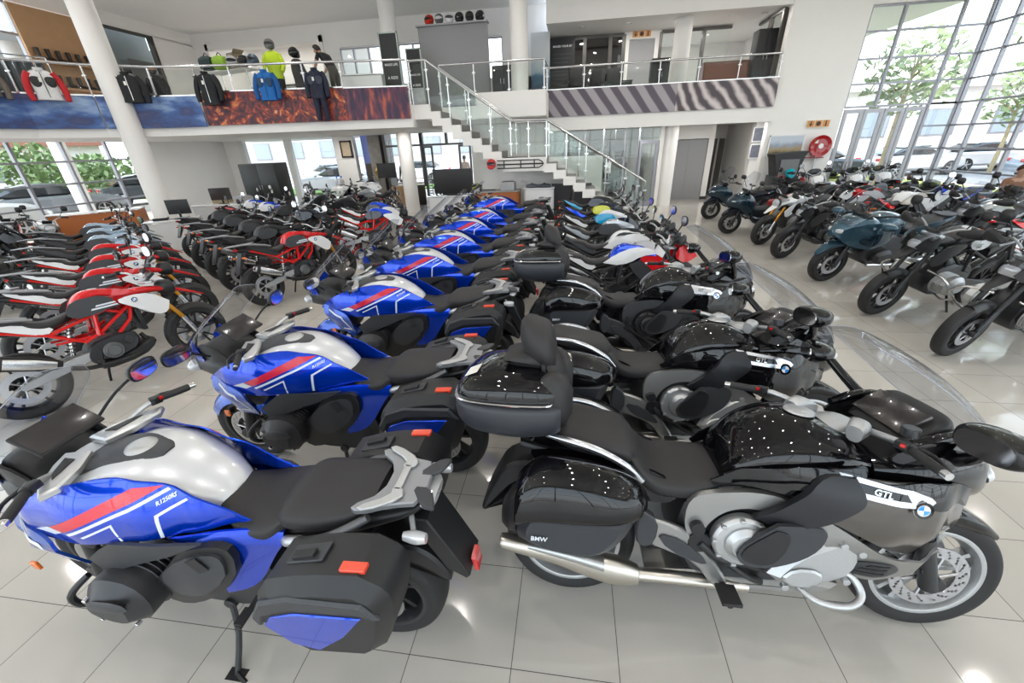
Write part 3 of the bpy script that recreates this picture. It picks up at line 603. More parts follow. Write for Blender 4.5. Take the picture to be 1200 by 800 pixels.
        make('foot_bracket', prism([(-.50, .62), (-.44, .62), (-.28, .56), (-.13, .36), (-.10, .29), (-.16, .27), (-.25, .40), (-.40, .46), (-.46, .48)], s*.20, s*.235, .01, 1), FR, r)
        make('heel_plate', prism([(-.44, .555), (-.32, .53), (-.20, .42), (-.24, .41), (-.38, .47)], s*.235, s*.245, .003, 1), GREYPL, r)
        make('pillion_foot_bracket', prism([(-.52, .68), (-.43, .62), (-.44, .50), (-.49, .47), (-.53, .52)], s*.20, s*.25, .008, 1), GREYPL, r)
        make('footpeg', merge(tube([(-.13, s*.2, .31), (-.13, s*.34, .30)], .014, 8, 1), prism([(-.17, .315), (-.09, .315), (-.09, .33), (-.17, .33)], s*.25, s*.36, .004, 0)), RUB, r)
        # exhaust silencer each side
        ex = make('exhaust_silencer', merge(loft([(-1.13, s*.275, .465, .026, .026, .026, 2.2), (-1.10, s*.275, .46, .036, .034, .034, 2.4), (-.90, s*.27, .425, .042, .045, .045, 2.6), (-.72, s*.265, .38, .048, .062, .062, 2.8), (-.60, s*.255, .345, .05, .066, .066, 2.6), (-.50, s*.24, .315, .038, .045, .045, 2.2)], 22, 4), tube([(-.50, s*.235, .315), (-.30, s*.21, .29), (0, s*.17, .25)], .030, 14, 3)), mat('satin_exhaust_steel', (.55, .52, .47), .28, .95, noise=.04, bscale=8), r)
        make('silencer_shield', loft([(-1.0, s*.285, .475, .03, .012, .02, 2.5), (-.82, s*.285, .445, .036, .02, .03, 2.6), (-.66, s*.285, .405, .036, .022, .03, 2.6)], 16, 3), SILV, ex)
        # side case: lower matt shell, upper gloss lid
        CB = [(-.55, .78, 1), (-.60, .64), (-.70, .535), (-.92, .55), (-1.03, .61, 1), (-1.05, .69), (-1.0, .78, 1)]
        CL = [(-1.10, .72, 1), (-1.02, .90), (-.93, .97), (-.70, .955), (-.57, .91), (-.50, .83), (-.535, .765), (-.60, .72, 1), (-.75, .725, 1), (-.95, .75, 1)]
        sc = make('side_case', prism(CB, s*.21, s*.45, .05, 2, ch0=.01), mat('case_matt_blue_black', (.028, .031, .038), .4, bump=.12, bscale=300), r, angle=35)
        make('case_lid', loft([(-1.055, s*.33, .71, .09, .06, .02, 3), (-1.03, s*.335, .73, .118, .13, .04, 3), (-.94, s*.335, .76, .125, .17, .05, 3), (-.78, s*.335, .77, .125, .16, .06, 2.8), (-.64, s*.33, .77, .118, .125, .06, 2.6), (-.55, s*.32, .77, .09, .08, .045, 2.4), (-.51, s*.31, .77, .04, .04, .02, 2.2)], 32, 5), GLOSSBLK, sc)
        make('case_tail_lamp', loft([(-1.105, s*.32, .68, .05, .04, .06, 2.6), (-1.07, s*.33, .70, .085, .08, .09, 2.6), (-1.04, s*.33, .71, .10, .09, .09, 2.6)], 18, 2), BLK, sc)
        t = sidetext('BMW', .028, -.94, s*.4555, .655, s, 0, .1)
        make('case_lettering', (t[0], t[1]), WST, sc, smooth=False)
        make('grab_rail', tube([(-.93, s*.17, .965), (-.82, s*.215, .965), (-.70, s*.228, .935), (-.58, s*.222, .865), (-.51, s*.205, .79)], [.012, .016, .017, .016, .013], 12, 5), mat('bright_satin_alu', (.62, .64, .68), .22, .95), r)
        P('tail_panel', [(-1.0, .90), (-.60, .86), (-.36, .78), (-.34, .66), (-.52, .66), (-.80, .78), (-1.0, .84)], GLOSSBLK, lambda x, z: .17, th=.02)
    make('crankcase', prism([(.40, .66), (.42, .42), (.20, .30), (-.26, .28), (-.36, .46), (-.30, .74), (.0, .80)], -.20, .20, .03, 1), DGREY if silver else BLK, r)
    make('swingarm', prism([(-.20, .46), (-.30, .52), (-.72, .42), (-.88, .37), (-.88, .29), (-.72, .27), (-.25, .35)], .10, .16, .012, 2), FR, r)
    make('belly_pan', prism([(.40, .34), (.30, .24), (-.30, .23), (-.5, .27), (-.3, .31)], -.19, .19, .02, 1), FR if silver else DGREY, r)
    make('rear_subframe', both(tube([(-.25, .14, .72), (-.6, .16, .80), (-1.05, .14, .90)], .02, 8, 3)), BLK, r)
    make('rear_mudguard', prism([(-.65, .68), (-.9, .76), (-1.12, .78), (-1.22, .60), (-1.27, .47), (-1.22, .47), (-1.10, .66), (-.85, .70)], -.10, .10, .015, 2), BLK, r)
    # seats
    seat = make('rider_seat', loft([(-.13, 0, .77, .11, .03, .06, 2.6), (-.17, 0, .765, .165, .04, .07, 2.8), (-.28, 0, .75, .20, .045, .07, 3), (-.40, 0, .75, .205, .045, .07, 3), (-.47, 0, .775, .20, .05, .08, 2.8), (-.53, 0, .83, .19, .055, .09, 2.6), (-.57, 0, .875, .165, .035, .08, 2.4)], 32, 5), SEATM, r)
    make('pillion_seat', loft([(-.53, 0, .86, .15, .04, .07, 2.6), (-.58, 0, .895, .185, .045, .07, 2.8), (-.70, 0, .92, .195, .045, .07, 2.8), (-.82, 0, .945, .19, .045, .07, 2.8), (-.90, 0, .965, .16, .04, .06, 2.6), (-.93, 0, .975, .10, .02, .05, 2.4)], 32, 5), SEATM, r)
    if topcase:
        TB = [(-.87, 1.02), (-1.0, .985), (-1.24, 1.02), (-1.35, 1.10), (-1.37, 1.19), (-.86, 1.19)]
        tcse = make('top_case', loft([(-1.345, 0, 1.13, .14, .03, .06, 3), (-1.325, 0, 1.12, .215, .04, .11, 3), (-1.25, 0, 1.11, .262, .05, .15, 3), (-1.08, 0, 1.11, .285, .05, .175, 2.8), (-.92, 0, 1.11, .275, .05, .155, 3), (-.87, 0, 1.11, .25, .04, .13, 3.2)], 36, 4), mat('case_matt_blue_black', (.022, .025, .031), .4), r)
        make('top_case_lid', loft([(-1.335, 0, 1.16, .15, .03, .02, 3), (-1.315, 0, 1.16, .215, .05, .02, 3.2), (-1.24, 0, 1.16, .258, .085, .02, 3.4), (-1.08, 0, 1.16, .276, .10, .02, 3.6), (-.95, 0, 1.16, .268, .095, .02, 3.4), (-.885, 0, 1.16, .245, .08, .02, 3.2)], 36, 4), GLOSSBLK, tcse)
        make('lid_bright_band', loft([(-1.348, 0, 1.150, .14, .012, .012, 3), (-1.328, 0, 1.150, .22, .012, .012, 3.2), (-1.25, 0, 1.150, .268, .012, .012, 3.5), (-1.08, 0, 1.150, .289, .012, .012, 3.8), (-.93, 0, 1.150, .28, .012, .012, 3.8), (-.90, 0, 1.150, .25, .012, .012, 3.5)], 36, 4), CHROME, tcse)
        make('lid_sticker', xf(cbox((0, 0, 0), (.06, .11, .002)), Matrix.Translation((-1.268, -.11, 1.238)) @ Matrix.Rotation(math.radians(-22), 4, 'Y')), mat('paper_label', (.75, .74, .68), .6), tcse)
        bk = make('pillion_backrest', merge(prism([(-.84, .99), (-.83, 1.12), (-.88, 1.25), (-.94, 1.30), (-.97, 1.27), (-.92, 1.12), (-.90, .99)], -.16, .16, .03, 1), prism([(-.92, 1.24), (-1.12, 1.265), (-1.14, 1.30), (-.97, 1.33)], -.12, .12, .02, 1)), SEATM, r, angle=50)
        make('backrest_pad', loft([(-.90, 0, 1.29, .10, .05, .05, 2.6), (-.93, 0, 1.33, .15, .10, .09, 2.6), (-.98, 0, 1.355, .14, .105, .10, 2.5), (-1.03, 0, 1.38, .11, .095, .09, 2.4), (-1.06, 0, 1.40, .06, .05, .05, 2.2)], 28, 4), SEATM, bk)
        for s in (1, -1): make('side_bolster', loft([(-.82, s*.15, 1.13, .03, .05, .06, 2.2), (-.86, s*.17, 1.15, .07, .10, .11, 2.4), (-.92, s*.19, 1.17, .06, .10, .10, 2.4), (-.97, s*.20, 1.18, .03, .05, .05, 2.2)], 18, 3), SEATM, bk)
    else:
        make('luggage_rack', merge(prism([(-.92, -.13), (-.92, .13), (-1.12, .10), (-1.16, 0), (-1.12, -.10)], .975, .99, .005, 2, 'z')), mat('bright_satin_alu', (.62, .64, .68), .22, .95), r)
    # nose and cockpit
    nose = make('front_fairing', loft([(.36, 0, .90, .22, .09, .10, 2.5), (.50, 0, .92, .255, .11, .12, 2.5), (.62, 0, .92, .235, .12, .14, 2.5), (.75, 0, .90, .185, .13, .15, 2.4), (.84, 0, .86, .125, .12, .13, 2.3), (.90, 0, .82, .06, .07, .08, 2.1)], 32, 5), GLOSSBLK, r)
    make('headlight', mv(rot(loft([(0, 0, 0, .13, .06, .05, 2.3), (.03, 0, 0, .12, .055, .045, 2.3), (.05, 0, 0, .07, .03, .03, 2.1)], 24, 3), 'Y', -22), .84, 0, .865), LENSC, nose)
    for s in (1, -1):
        g = panel([(.50, .98, 1), (.60, 1.06), (.72, 1.10), (.80, 1.02), (.86, .92), (.70, .94)], lambda x, z: .25-.55*max(0, x-.58)-.3*max(0, z-1.0), .008, .04, 2)
        make('upper_cowl', g if s > 0 else mirr(g), GLOSSBLK, nose)
        g = panel([(.38, .96), (.44, 1.04), (.58, 1.10), (.68, 1.05), (.62, .97)], lambda x, z: .225-.25*max(0, x-.5)-.2*max(0, z-1), .012, .05, 2)
        make('inner_cowl', g if s > 0 else mirr(g), BLK, nose)
        make('cowl_ridge', loft([(.42, s*.215, 1.03, .02, .008, .02, 2.4), (.54, s*.215, 1.08, .028, .012, .03, 2.4), (.68, s*.17, 1.08, .022, .01, .03, 2.4), (.78, s*.12, 1.0, .01, .01, .02, 2.2)], 12, 3), GLOSSBLK, nose)
    screen(r, [(.88, .97, .5), (.82, 1.08, .8), (.73, 1.18, 1.0), (.60, 1.29, 1.0), (.46, 1.38, .86), (.36, 1.43, .62), (.32, 1.445, .40)], .25, SCREEN, bow=.10, edge=True, n=18)
    dash = make('dashboard', xf(loft([(-.11, 0, 0, .13, .02, .05, 3), (-.09, 0, 0, .165, .035, .06, 3), (.06, 0, 0, .175, .045, .06, 3), (.11, 0, 0, .14, .03, .05, 3)], 24, 3), Matrix.Translation((.55, 0, 1.05)) @ Matrix.Rotation(math.radians(-38), 4, 'Y')), BLK, nose)
    make('display_glass', xf(cbox((0, 0, .047), (.13, .28, .02)), Matrix.Translation((.55, 0, 1.05)) @ Matrix.Rotation(math.radians(-38), 4, 'Y')), LCD, dash, bevel=.006)
    hb, T = grip_bar(r, [(.32, 0, 1.03), (.32, .08, 1.04), (.28, .17, 1.06), (.24, .27, 1.075), (.17, .41, 1.065)], SILV, turn=30, side=True, bar_r=.014)
    make('bar_clamp', xf(merge(loft([(.22, 0, 1.01, .06, .03, .04, 2.6), (.29, 0, 1.02, .09, .035, .05, 2.6), (.36, 0, 1.02, .06, .03, .04, 2.6)], 16, 2), *[loft([(.21, s*.13, 1.06, .03, .025, .04, 2.6), (.26, s*.12, 1.075, .04, .03, .05, 2.6), (.31, s*.10, 1.06, .03, .02, .04, 2.6)], 14, 2) for s in (1, -1)]), T), SILV, hb)
    for s in (1, -1):
        mh = loft([(-.06, 0, 0, .05, .03, .03, 2.8), (-.05, 0, 0, .09, .048, .048, 2.8), (0, 0, 0, .10, .052, .052, 2.6), (.045, 0, 0, .07, .038, .038, 2.4), (.065, 0, 0, .03, .02, .02, 2)], 24, 4)
        mo = make('mirror', merge(mv(rot(mh, 'Z', -12*s), .48, s*.48, 1.20), tube([(.62, s*.22, 1.0), (.57, s*.34, 1.08), (.51, s*.42, 1.17)], [.03, .022, .02], 10, 3)), GLOSSBLK, r)
        make('mirror_glass', mv(rot(loft([(-.063, 0, 0, .077, .04, .04, 2.8), (-.057, 0, 0, .077, .04, .04, 2.8)], 20, 1), 'Z', -12*s), .48, s*.48, 1.20), CHROME, mo)
    stand(r, -.1, .28, .2, .34)
    return r
# ------------------------------------------------------------------ naked, adventure, boxer and sports families
DEF = dict(name='adventure_motorcycle', wb=1.42, R=.31, tw=.11, tr=.15, rim=BLK, wire=False, tank=RED, tankside=GREYPL, knee=GREYPL, tail=WHITEP, frame=REDFR, side=WHITEP,
           beak=RED, fender=None, forkm=GOLD, seatm=SEATM, rack=True, screen=None, boxer=False, hand=False, can='right', light='oval', decal=None, bar=SILV, highfender=False, guards=False, height=0, mirror='round', trellis=True, tailh=.0)
def make_std(**cfg):
    c = dict(DEF); c.update(cfg); r = rootbike(c['name'], (0, 0), 0); H = c['wb']/2; dz = c['height']
    wheel(r, 'front_wheel', H, c['R'], c['tw'], c['rim'], 5, .024, discs=(1, -1) if c['boxer'] else (1,), wire=c['wire'], detail=False)
    wheel(r, 'rear_wheel', -H, c['R'], c['tr'], c['rim'], 5, .028, discs=(-1,), wire=c['wire'], detail=False)
    fork(r, H, c['R'], H-.23, .80+dz, .095, STEEL if c['forkm'] is GOLD else DGREY, c['forkm'], .024, .42)
    caliper(r, H-.06, c['R']+.08, .075)
    # low mudguard hugging the tyre
    def mud(hw, a0, a1, rr, m_, nm, x=H, z=None):
        z = c['R'] if z is None else z; V, F = [], []; n, k = 8, 10
        for i in range(k+1):
            t = math.radians(a0+(a1-a0)*i/k)
            for j in range(n+1):
                u = -1+2*j/n; q = rr-.06*abs(u)**2.5; V.append((x+q*cos(t), u*hw, z+q*sin(t)))
        for i in range(k):
            for j in range(n): F.append((i*(n+1)+j, i*(n+1)+j+1, (i+1)*(n+1)+j+1, (i+1)*(n+1)+j))
        N = len(V); V += [(x+(a-x)*.985, b, z+(q_-z)*.985) for a, b, q_ in V]; F += [tuple(N+i for i in reversed(f)) for f in F]
        return make(nm, (V, F), m_, r, angle=70)
    mud(.062, *((62, 128) if c['boxer'] or c['highfender'] else (35, 135)), c['R']+.022, c['fender'] or BLK, 'front_mudguard')
    if c['beak']:
        bk = make('beak', loft([(.22, 0, .88+dz, .10, .03, .04, 2.6), (.34, 0, .90+dz, .11, .035, .05, 2.6), (.50, 0, .88+dz, .095, .03, .04, 2.4), (.66, 0, .83+dz, .075, .022, .03, 2.2), (.80, 0, .76+dz, .05, .015, .02, 2.2), (.92, 0, .69+dz, .02, .008, .01, 2)], 20, 4), c['beak'], r)
    # tank
    make('fuel_tank', loft([(-.20, 0, .84+dz, .08, .02, .05, 2.4), (-.14, 0, .88+dz, .115, .08, .08, 2.6), (-.04, 0, .91+dz, .135, .105, .10, 2.6), (.10, 0, .91+dz, .14, .09, .10, 2.6), (.24, 0, .89+dz, .12, .065, .09, 2.6), (.34, 0, .87+dz, .08, .04, .06, 2.4)], 26, 4), c['tank'], r)
    make('fuel_cap', lathe([(0, .01), (.035, .01), (.05, .006), (.054, 0)], 24, 'z', (.03, 0, 1.005+dz)), SILV, r)
    yk = lambda x, z: .155+.03*math.exp(-((x-.05)/.2)**2)-.12*max(0, z-.92-dz)
    for s in (1, -1):
        def P(nm, out, m_, yf=yk, off=0, th=.012, par=r, k=1, h=.06):
            g = panel([(p[0], p[1]+dz, *p[2:]) for p in out], yf, th, h, k, off); return make(nm, g if s > 0 else mirr(g), m_, par)
        if c.get('swoosh'):
            P('tank_side_panel', [(-.28, .80, 1), (-.14, .90), (.06, .985), (.24, .97, 1), (.34, .90, 1), (.16, .88), (.02, .80), (-.12, .775, 1)], c['knee'])
            P('lower_side_panel', [(.02, .78, 1), (.20, .86, 1), (.44, .84, 1), (.34, .64, 1), (.20, .58, 1), (.10, .66)], GREYPL, lambda x, z: .165, th=.01)
        else: P('tank_side_panel', [(-.24, .86), (-.17, .95), (.0, .955), (.08, .93), (.13, .87), (.05, .80), (-.12, .775), (-.22, .80)], c['knee'])
        P('tank_top_panel', [(-.14, .93), (-.06, 1.0), (.10, .995), (.26, .95), (.30, .90), (.14, .91), (.06, .96), (-.10, .955)], c['tankside'] if c['tankside'] is not GREYPL else c['tank'], lambda x, z: yk(x, z)-.008)
        sp = P('radiator_shroud', [(.12, .86), (.25, .885), (.42, .86), (.55, .73, 1), (.50, .62), (.40, .62), (.24, .76)], c['side'], lambda x, z: .175-.1*max(0, x-.3), th=.01)
        if c['decal']:
            P('shroud_graphic', [(-.02, .865, 1), (.12, .865, 1), (.13, .85, 1), (-.03, .85, 1)], WST, lambda x, z: yk(x, z)+.002, th=.002, k=0)
            P('shroud_graphic', [(-.06, .84, 1), (.13, .84, 1), (.14, .825, 1), (-.07, .825, 1)], WST, lambda x, z: yk(x, z)+.002, th=.002, k=0)
            roundel('round_badge', (.27, s*.178, .83+dz), .026, (0, s, 0), (0, 0, 1), sp)
        P('tail_side_panel', [(-.34, .76), (-.52, .84), (-.78, .94+c['tailh'], 1), (-.76, .90+c['tailh']), (-.60, .80), (-.42, .70)], c['tail'], lambda x, z: .125-.07*max(0, -x-.5))
        if c['trellis']:
            make('trellis_frame', merge(tube([(.25, s*.08, .80+dz), (-.08, s*.14, .60), (-.22, s*.14, .55)], .017, 8, 1), tube([(.14, s*.10, .74+dz), (.02, s*.14, .80+dz), (-.40, s*.12, .70)], .015, 8, 1), tube([(-.06, s*.14, .78+dz), (-.10, s*.15, .58)], .02, 8, 1), tube([(.05, s*.13, .55), (.18, s*.11, .65), (.24, s*.09, .78+dz)], .017, 8, 1), tube([(-.22, s*.14, .56), (-.42, s*.12, .70), (-.75, s*.08, .86)], .014, 8, 1), tube([(-.06, s*.14, .58), (-.40, s*.12, .60)], .012, 8, 1)), c['frame'], r)
        make('swingarm', prism([(-.16, .42), (-.24, .46), (-H, c['R']+.04), (-H-.05, c['R']), (-H, c['R']-.04), (-.22, .36)], s*.10, s*.13, .006, 2), SILV if c['frame'] is REDFR else DGREY, r)
    make('rider_seat', loft([(-.20, 0, .83+dz, .07, .03, .05, 2.6), (-.26, 0, .81+dz, .11, .035, .05, 2.6), (-.38, 0, .79+dz, .13, .04, .05, 2.8), (-.48, 0, .82+dz*.7, .13, .045, .05, 2.6), (-.54, 0, .87+dz*.5, .125, .035, .06, 2.6), (-.70, 0, .90+dz*.5, .11, .03, .05, 2.6), (-.80, 0, .92+dz*.5, .07, .02, .04, 2.4)], 22, 4), c['seatm'], r)
    tl = make('tail_unit', loft([(-.40, 0, .76, .12, .05, .08, 2.6), (-.60, 0, .82, .10, .04, .07, 2.6), (-.80, 0, .88, .07, .025, .05, 2.4), (-.90, 0, .90, .04, .01, .03, 2.2)], 16, 3), BLK, r)
    make('tail_light', mv(rot(loft([(0, 0, 0, .05, .02, .02, 2.4), (.03, 0, 0, .04, .015, .015, 2.2)], 14, 2), 'Z', 180), -.89, 0, .90), LENSR, tl)
    make('plate_carrier', prism([(-.78, .86, 1), (-.86, .86, 1), (-1.0, .58, 1), (-.985, .56, 1)], -.07, .07, .004, 0), BLK, r)
    for s in (1, -1): make('rear_indicator', merge(tube([(-.88, s*.03, .78), (-.89, s*.13, .78)], .007, 6, 1), cyl((-.89, s*.15, .78), .018, .05, n=12)), LENSO, r)
    if c['rack']:
        rk = make('luggage_rack', prism([(-.64, -.15), (-.64, .15), (-.92, .12), (-1.02, .07), (-1.02, -.07), (-.92, -.12)], .955, .972, .004, 1, 'z'), mat('rack_grey', (.30, .31, .33), .42, .7, bump=.2, bscale=150), r)
        make('rack_slot', prism([(-.72, -.05), (-.72, .05), (-.90, .03), (-.90, -.03)], .973, .976, .001, 1, 'z'), BLK, rk)
        for s in (1, -1): make('grab_rail', tube([(-.45, s*.13, .87), (-.58, s*.16, .91), (-.78, s*.13, .955), (-.94, s*.07, .965)], .013, 8, 4), mat('rack_grey', (.3, .31, .33)), rk)
    # engine
    if c['boxer']:
        for s in (1, -1):
            cy = make('cylinder_head', prism([(.32, .56), (.37, .48), (.31, .38), (.16, .36), (.06, .42), (.06, .54), (.14, .60), (.24, .60)], s*.16, s*.36, .045, 1, ch0=.004), SILV if c.get('enginesilver') else DGREY, r, angle=30)
            make('cooling_fin', merge(*[prism([(.33, .57), (.38, .48), (.31, .37), (.15, .35), (.05, .42), (.05, .55), (.14, .61), (.25, .61)], s*(.16+.022*q), s*(.168+.022*q), .002, 1) for q in range(5)]), SILV, cy)
            if c['guards']: make('engine_guard', tube([(.40, s*.10, .62), (.42, s*.30, .60), (.40, s*.42, .50), (.30, s*.42, .40), (.22, s*.30, .30), (.10, s*.14, .28)], .013, 8, 4), STEEL, r)
        make('crankcase', prism([(.34, .60), (.34, .34), (.16, .26), (-.22, .26), (-.30, .44), (-.26, .64), (.0, .70)], -.15, .15, .03, 1), DGREY, r)
    else:
        en = make('engine_block', merge(prism([(.16, .54), (.19, .42), (.10, .32), (-.20, .31), (-.26, .42), (-.20, .52), (.0, .55)], -.12, .12, .02, 1), prism([(.06, .50), (.20, .55), (.17, .76), (.02, .72)], -.09, .09, .015, 1), cyl((.09, -.135, .46), .04, .04, n=18), *[cbox((.11, 0, .56+.03*q), (.17, .20, .008)) for q in range(6)]), DGREY, r)
        for s in (1, -1): make('engine_cover', merge(cyl((-.06, s*.14, .40), .082, .035, n=28), lathe([(.05, s*.016), (.056, s*.026), (.064, s*.016)], 28, 'y', (-.06, s*.142, .40)), *[cyl((-.06+.072*cos(t), s*.156, .40+.072*sin(t)), .006, .01, n=8) for t in (.2, 1.2, 2.3, 3.3, 4.3, 5.4)]), mat('engine_cover_grey', (.16, .165, .17), .4, .6), en)
        make('radiator', cbox((.26, 0, .62), (.04, .24, .24)), BLK, r, bevel=.008)
        make('belly_pan', prism([(.28, .42), (.30, .34), (.14, .24), (-.20, .23), (-.18, .30), (.08, .32)], -.13, .13, .015, 1), BLK, r)
    make('shock_absorber', merge(tube([(-.24, .02, .74), (-.32, .02, .44)], .018, 10, 1), *[lathe([(.032, -.006), (.040, 0), (.032, .006)], 16, 'z', (-.25-.013*q, .02, .68-.034*q)) for q in range(7)]), STEEL if c['trellis'] else DGREY, r)
    make('chain_guard', merge(tube([(-.18, .115, .44), (-H, .115, c['R']+.06)], .010, 6, 1), tube([(-.18, .115, .38), (-H, .115, c['R']-.06)], .010, 6, 1), cyl((-H, .115, c['R']), .08, .012, n=24)), DGREY, r)
    # exhaust on the right
    sl = (-1 if c['can'] == 'right' else 1)
    ex = make('exhaust_silencer', merge(tube([(.22, 0, .46), (.24, sl*.06, .32), (.05, sl*.13, .28), (-.25, sl*.15, .30), (-.40, sl*.16, .36)], .022, 10, 4), xf(loft([(-.22, 0, 0, .045, .05, .05, 2.6), (-.18, 0, 0, .052, .066, .066, 2.6), (.10, 0, 0, .046, .055, .055, 2.6), (.18, 0, 0, .028, .03, .03, 2)], 18, 3), Matrix.Translation((-.60, sl*.175, .50)) @ Matrix.Rotation(.45, 4, 'Y'))), BLK if not c['boxer'] else STEEL, r)
    make('silencer_shield', xf(loft([(-.18, sl*.042, 0, .012, .045, .045, 2.6), (0, sl*.046, 0, .014, .045, .045, 2.6), (.14, sl*.038, 0, .01, .03, .03, 2.6)], 14, 3), Matrix.Translation((-.60, sl*.175, .50)) @ Matrix.Rotation(.45, 4, 'Y')), STEEL, ex)
    make('silencer_outlet', xf(lathe([(.022, -.02), (.040, -.02), (.044, 0), (.022, .01)], 18, 'x', (0, 0, 0)), Matrix.Translation((-.60, sl*.175, .50)) @ Matrix.Rotation(.45, 4, 'Y') @ Matrix.Translation((-.225, 0, 0))), CHROME, ex)
    # cockpit
    fx = H-.20
    if c['light'] == 'oval':
        hl = make('headlight_shell', loft([(fx+.02, 0, .87+dz, .05, .05, .05, 2.4), (fx+.06, 0, .87+dz, .095, .085, .08, 2.6), (fx+.14, 0, .86+dz, .10, .08, .08, 2.6), (fx+.16, 0, .86+dz, .085, .065, .065, 2.4)], 20, 3), BLK, r)
        lamp(r, 'headlight', (fx+.155, 0, .86+dz), (.025, .08, .058), LENSC, None).parent = hl
    elif c['light'] == 'round':
        hl = make('headlight_shell', lathe([(0, -.05), (.05, -.05), (.085, .0), (.09, .05), (.086, .06)], 28, 'x', (fx+.10, 0, .88+dz)), BLK, r)
        make('headlight', lathe([(0, .075), (.05, .07), (.08, .055), (.083, .045)], 28, 'x', (fx+.10, 0, .88+dz)), LENSC, hl)
    make('dashboard', xf(cbox((0, 0, 0), (.10, .15, .03)), Matrix.Translation((fx, 0, 1.01+dz)) @ Matrix.Rotation(math.radians(-35), 4, 'Y')), BLK, r, bevel=.01)
    hb, T = grip_bar(r, [(fx-.05, 0, .99+dz), (fx-.05, .07, 1.0+dz), (fx-.08, .18, 1.07+dz), (fx-.13, .28, 1.09+dz), (fx-.20, .39, 1.075+dz)], c['bar'], turn=8, side=True)
    make('fork_clamp', prism([(fx-.10, -.10), (fx, -.13), (fx+.03, 0), (fx, .13), (fx-.10, .10)], .945+dz, .97+dz, .005, 1, 'z'), SILV, r)
    mirror_pair(r, (fx-.10, .22, 1.08+dz), (fx-.04, .33, 1.27+dz), (.03, .075, .05) if c['mirror'] == 'flat' else (.03, .055, .055), T=T)
    if c['hand']:
        for s in (1, -1): make('hand_guard', xf(loft([(fx-.12, s*.40, 1.06+dz, .02, .03, .04, 2.4), (fx-.06, s*.38, 1.07+dz, .03, .06, .05, 2.4), (fx-.01, s*.32, 1.07+dz, .04, .05, .05, 2.4), (fx+.02, s*.24, 1.06+dz, .03, .02, .03, 2.2)], 14, 3), T), BLK, r)
    if c['screen']:
        tall = .42 if c['screen'] == 'tall' else .26
        screen(r, [(fx+.22, .90+dz, .6), (fx+.17, .90+dz+tall*.35, .95), (fx+.08, .90+dz+tall*.7, .95), (fx, .90+dz+tall, .6)], .19, SMOKE if c['screen'] != 'tall' else SCREEN, bow=.07)
        for s in (1, -1):
            g = panel([(fx-.02, .86+dz), (fx+.05, 1.0+dz), (fx+.18, .98+dz), (fx+.26, .86+dz, 1), (fx+.12, .78+dz)], lambda x, z: .14-.3*max(0, x-fx-.08), .008, .06, 1)
            make('headlight_cowl', g if s > 0 else mirr(g), c['beak'] or c['side'], r)
    footpegs(r, -.20, .34, .17, .12); stand(r, -.10, .27, .14, .26)
    if c.get('cover'):   # clear-film cover badge plate on the cylinder side
        pass
    return r
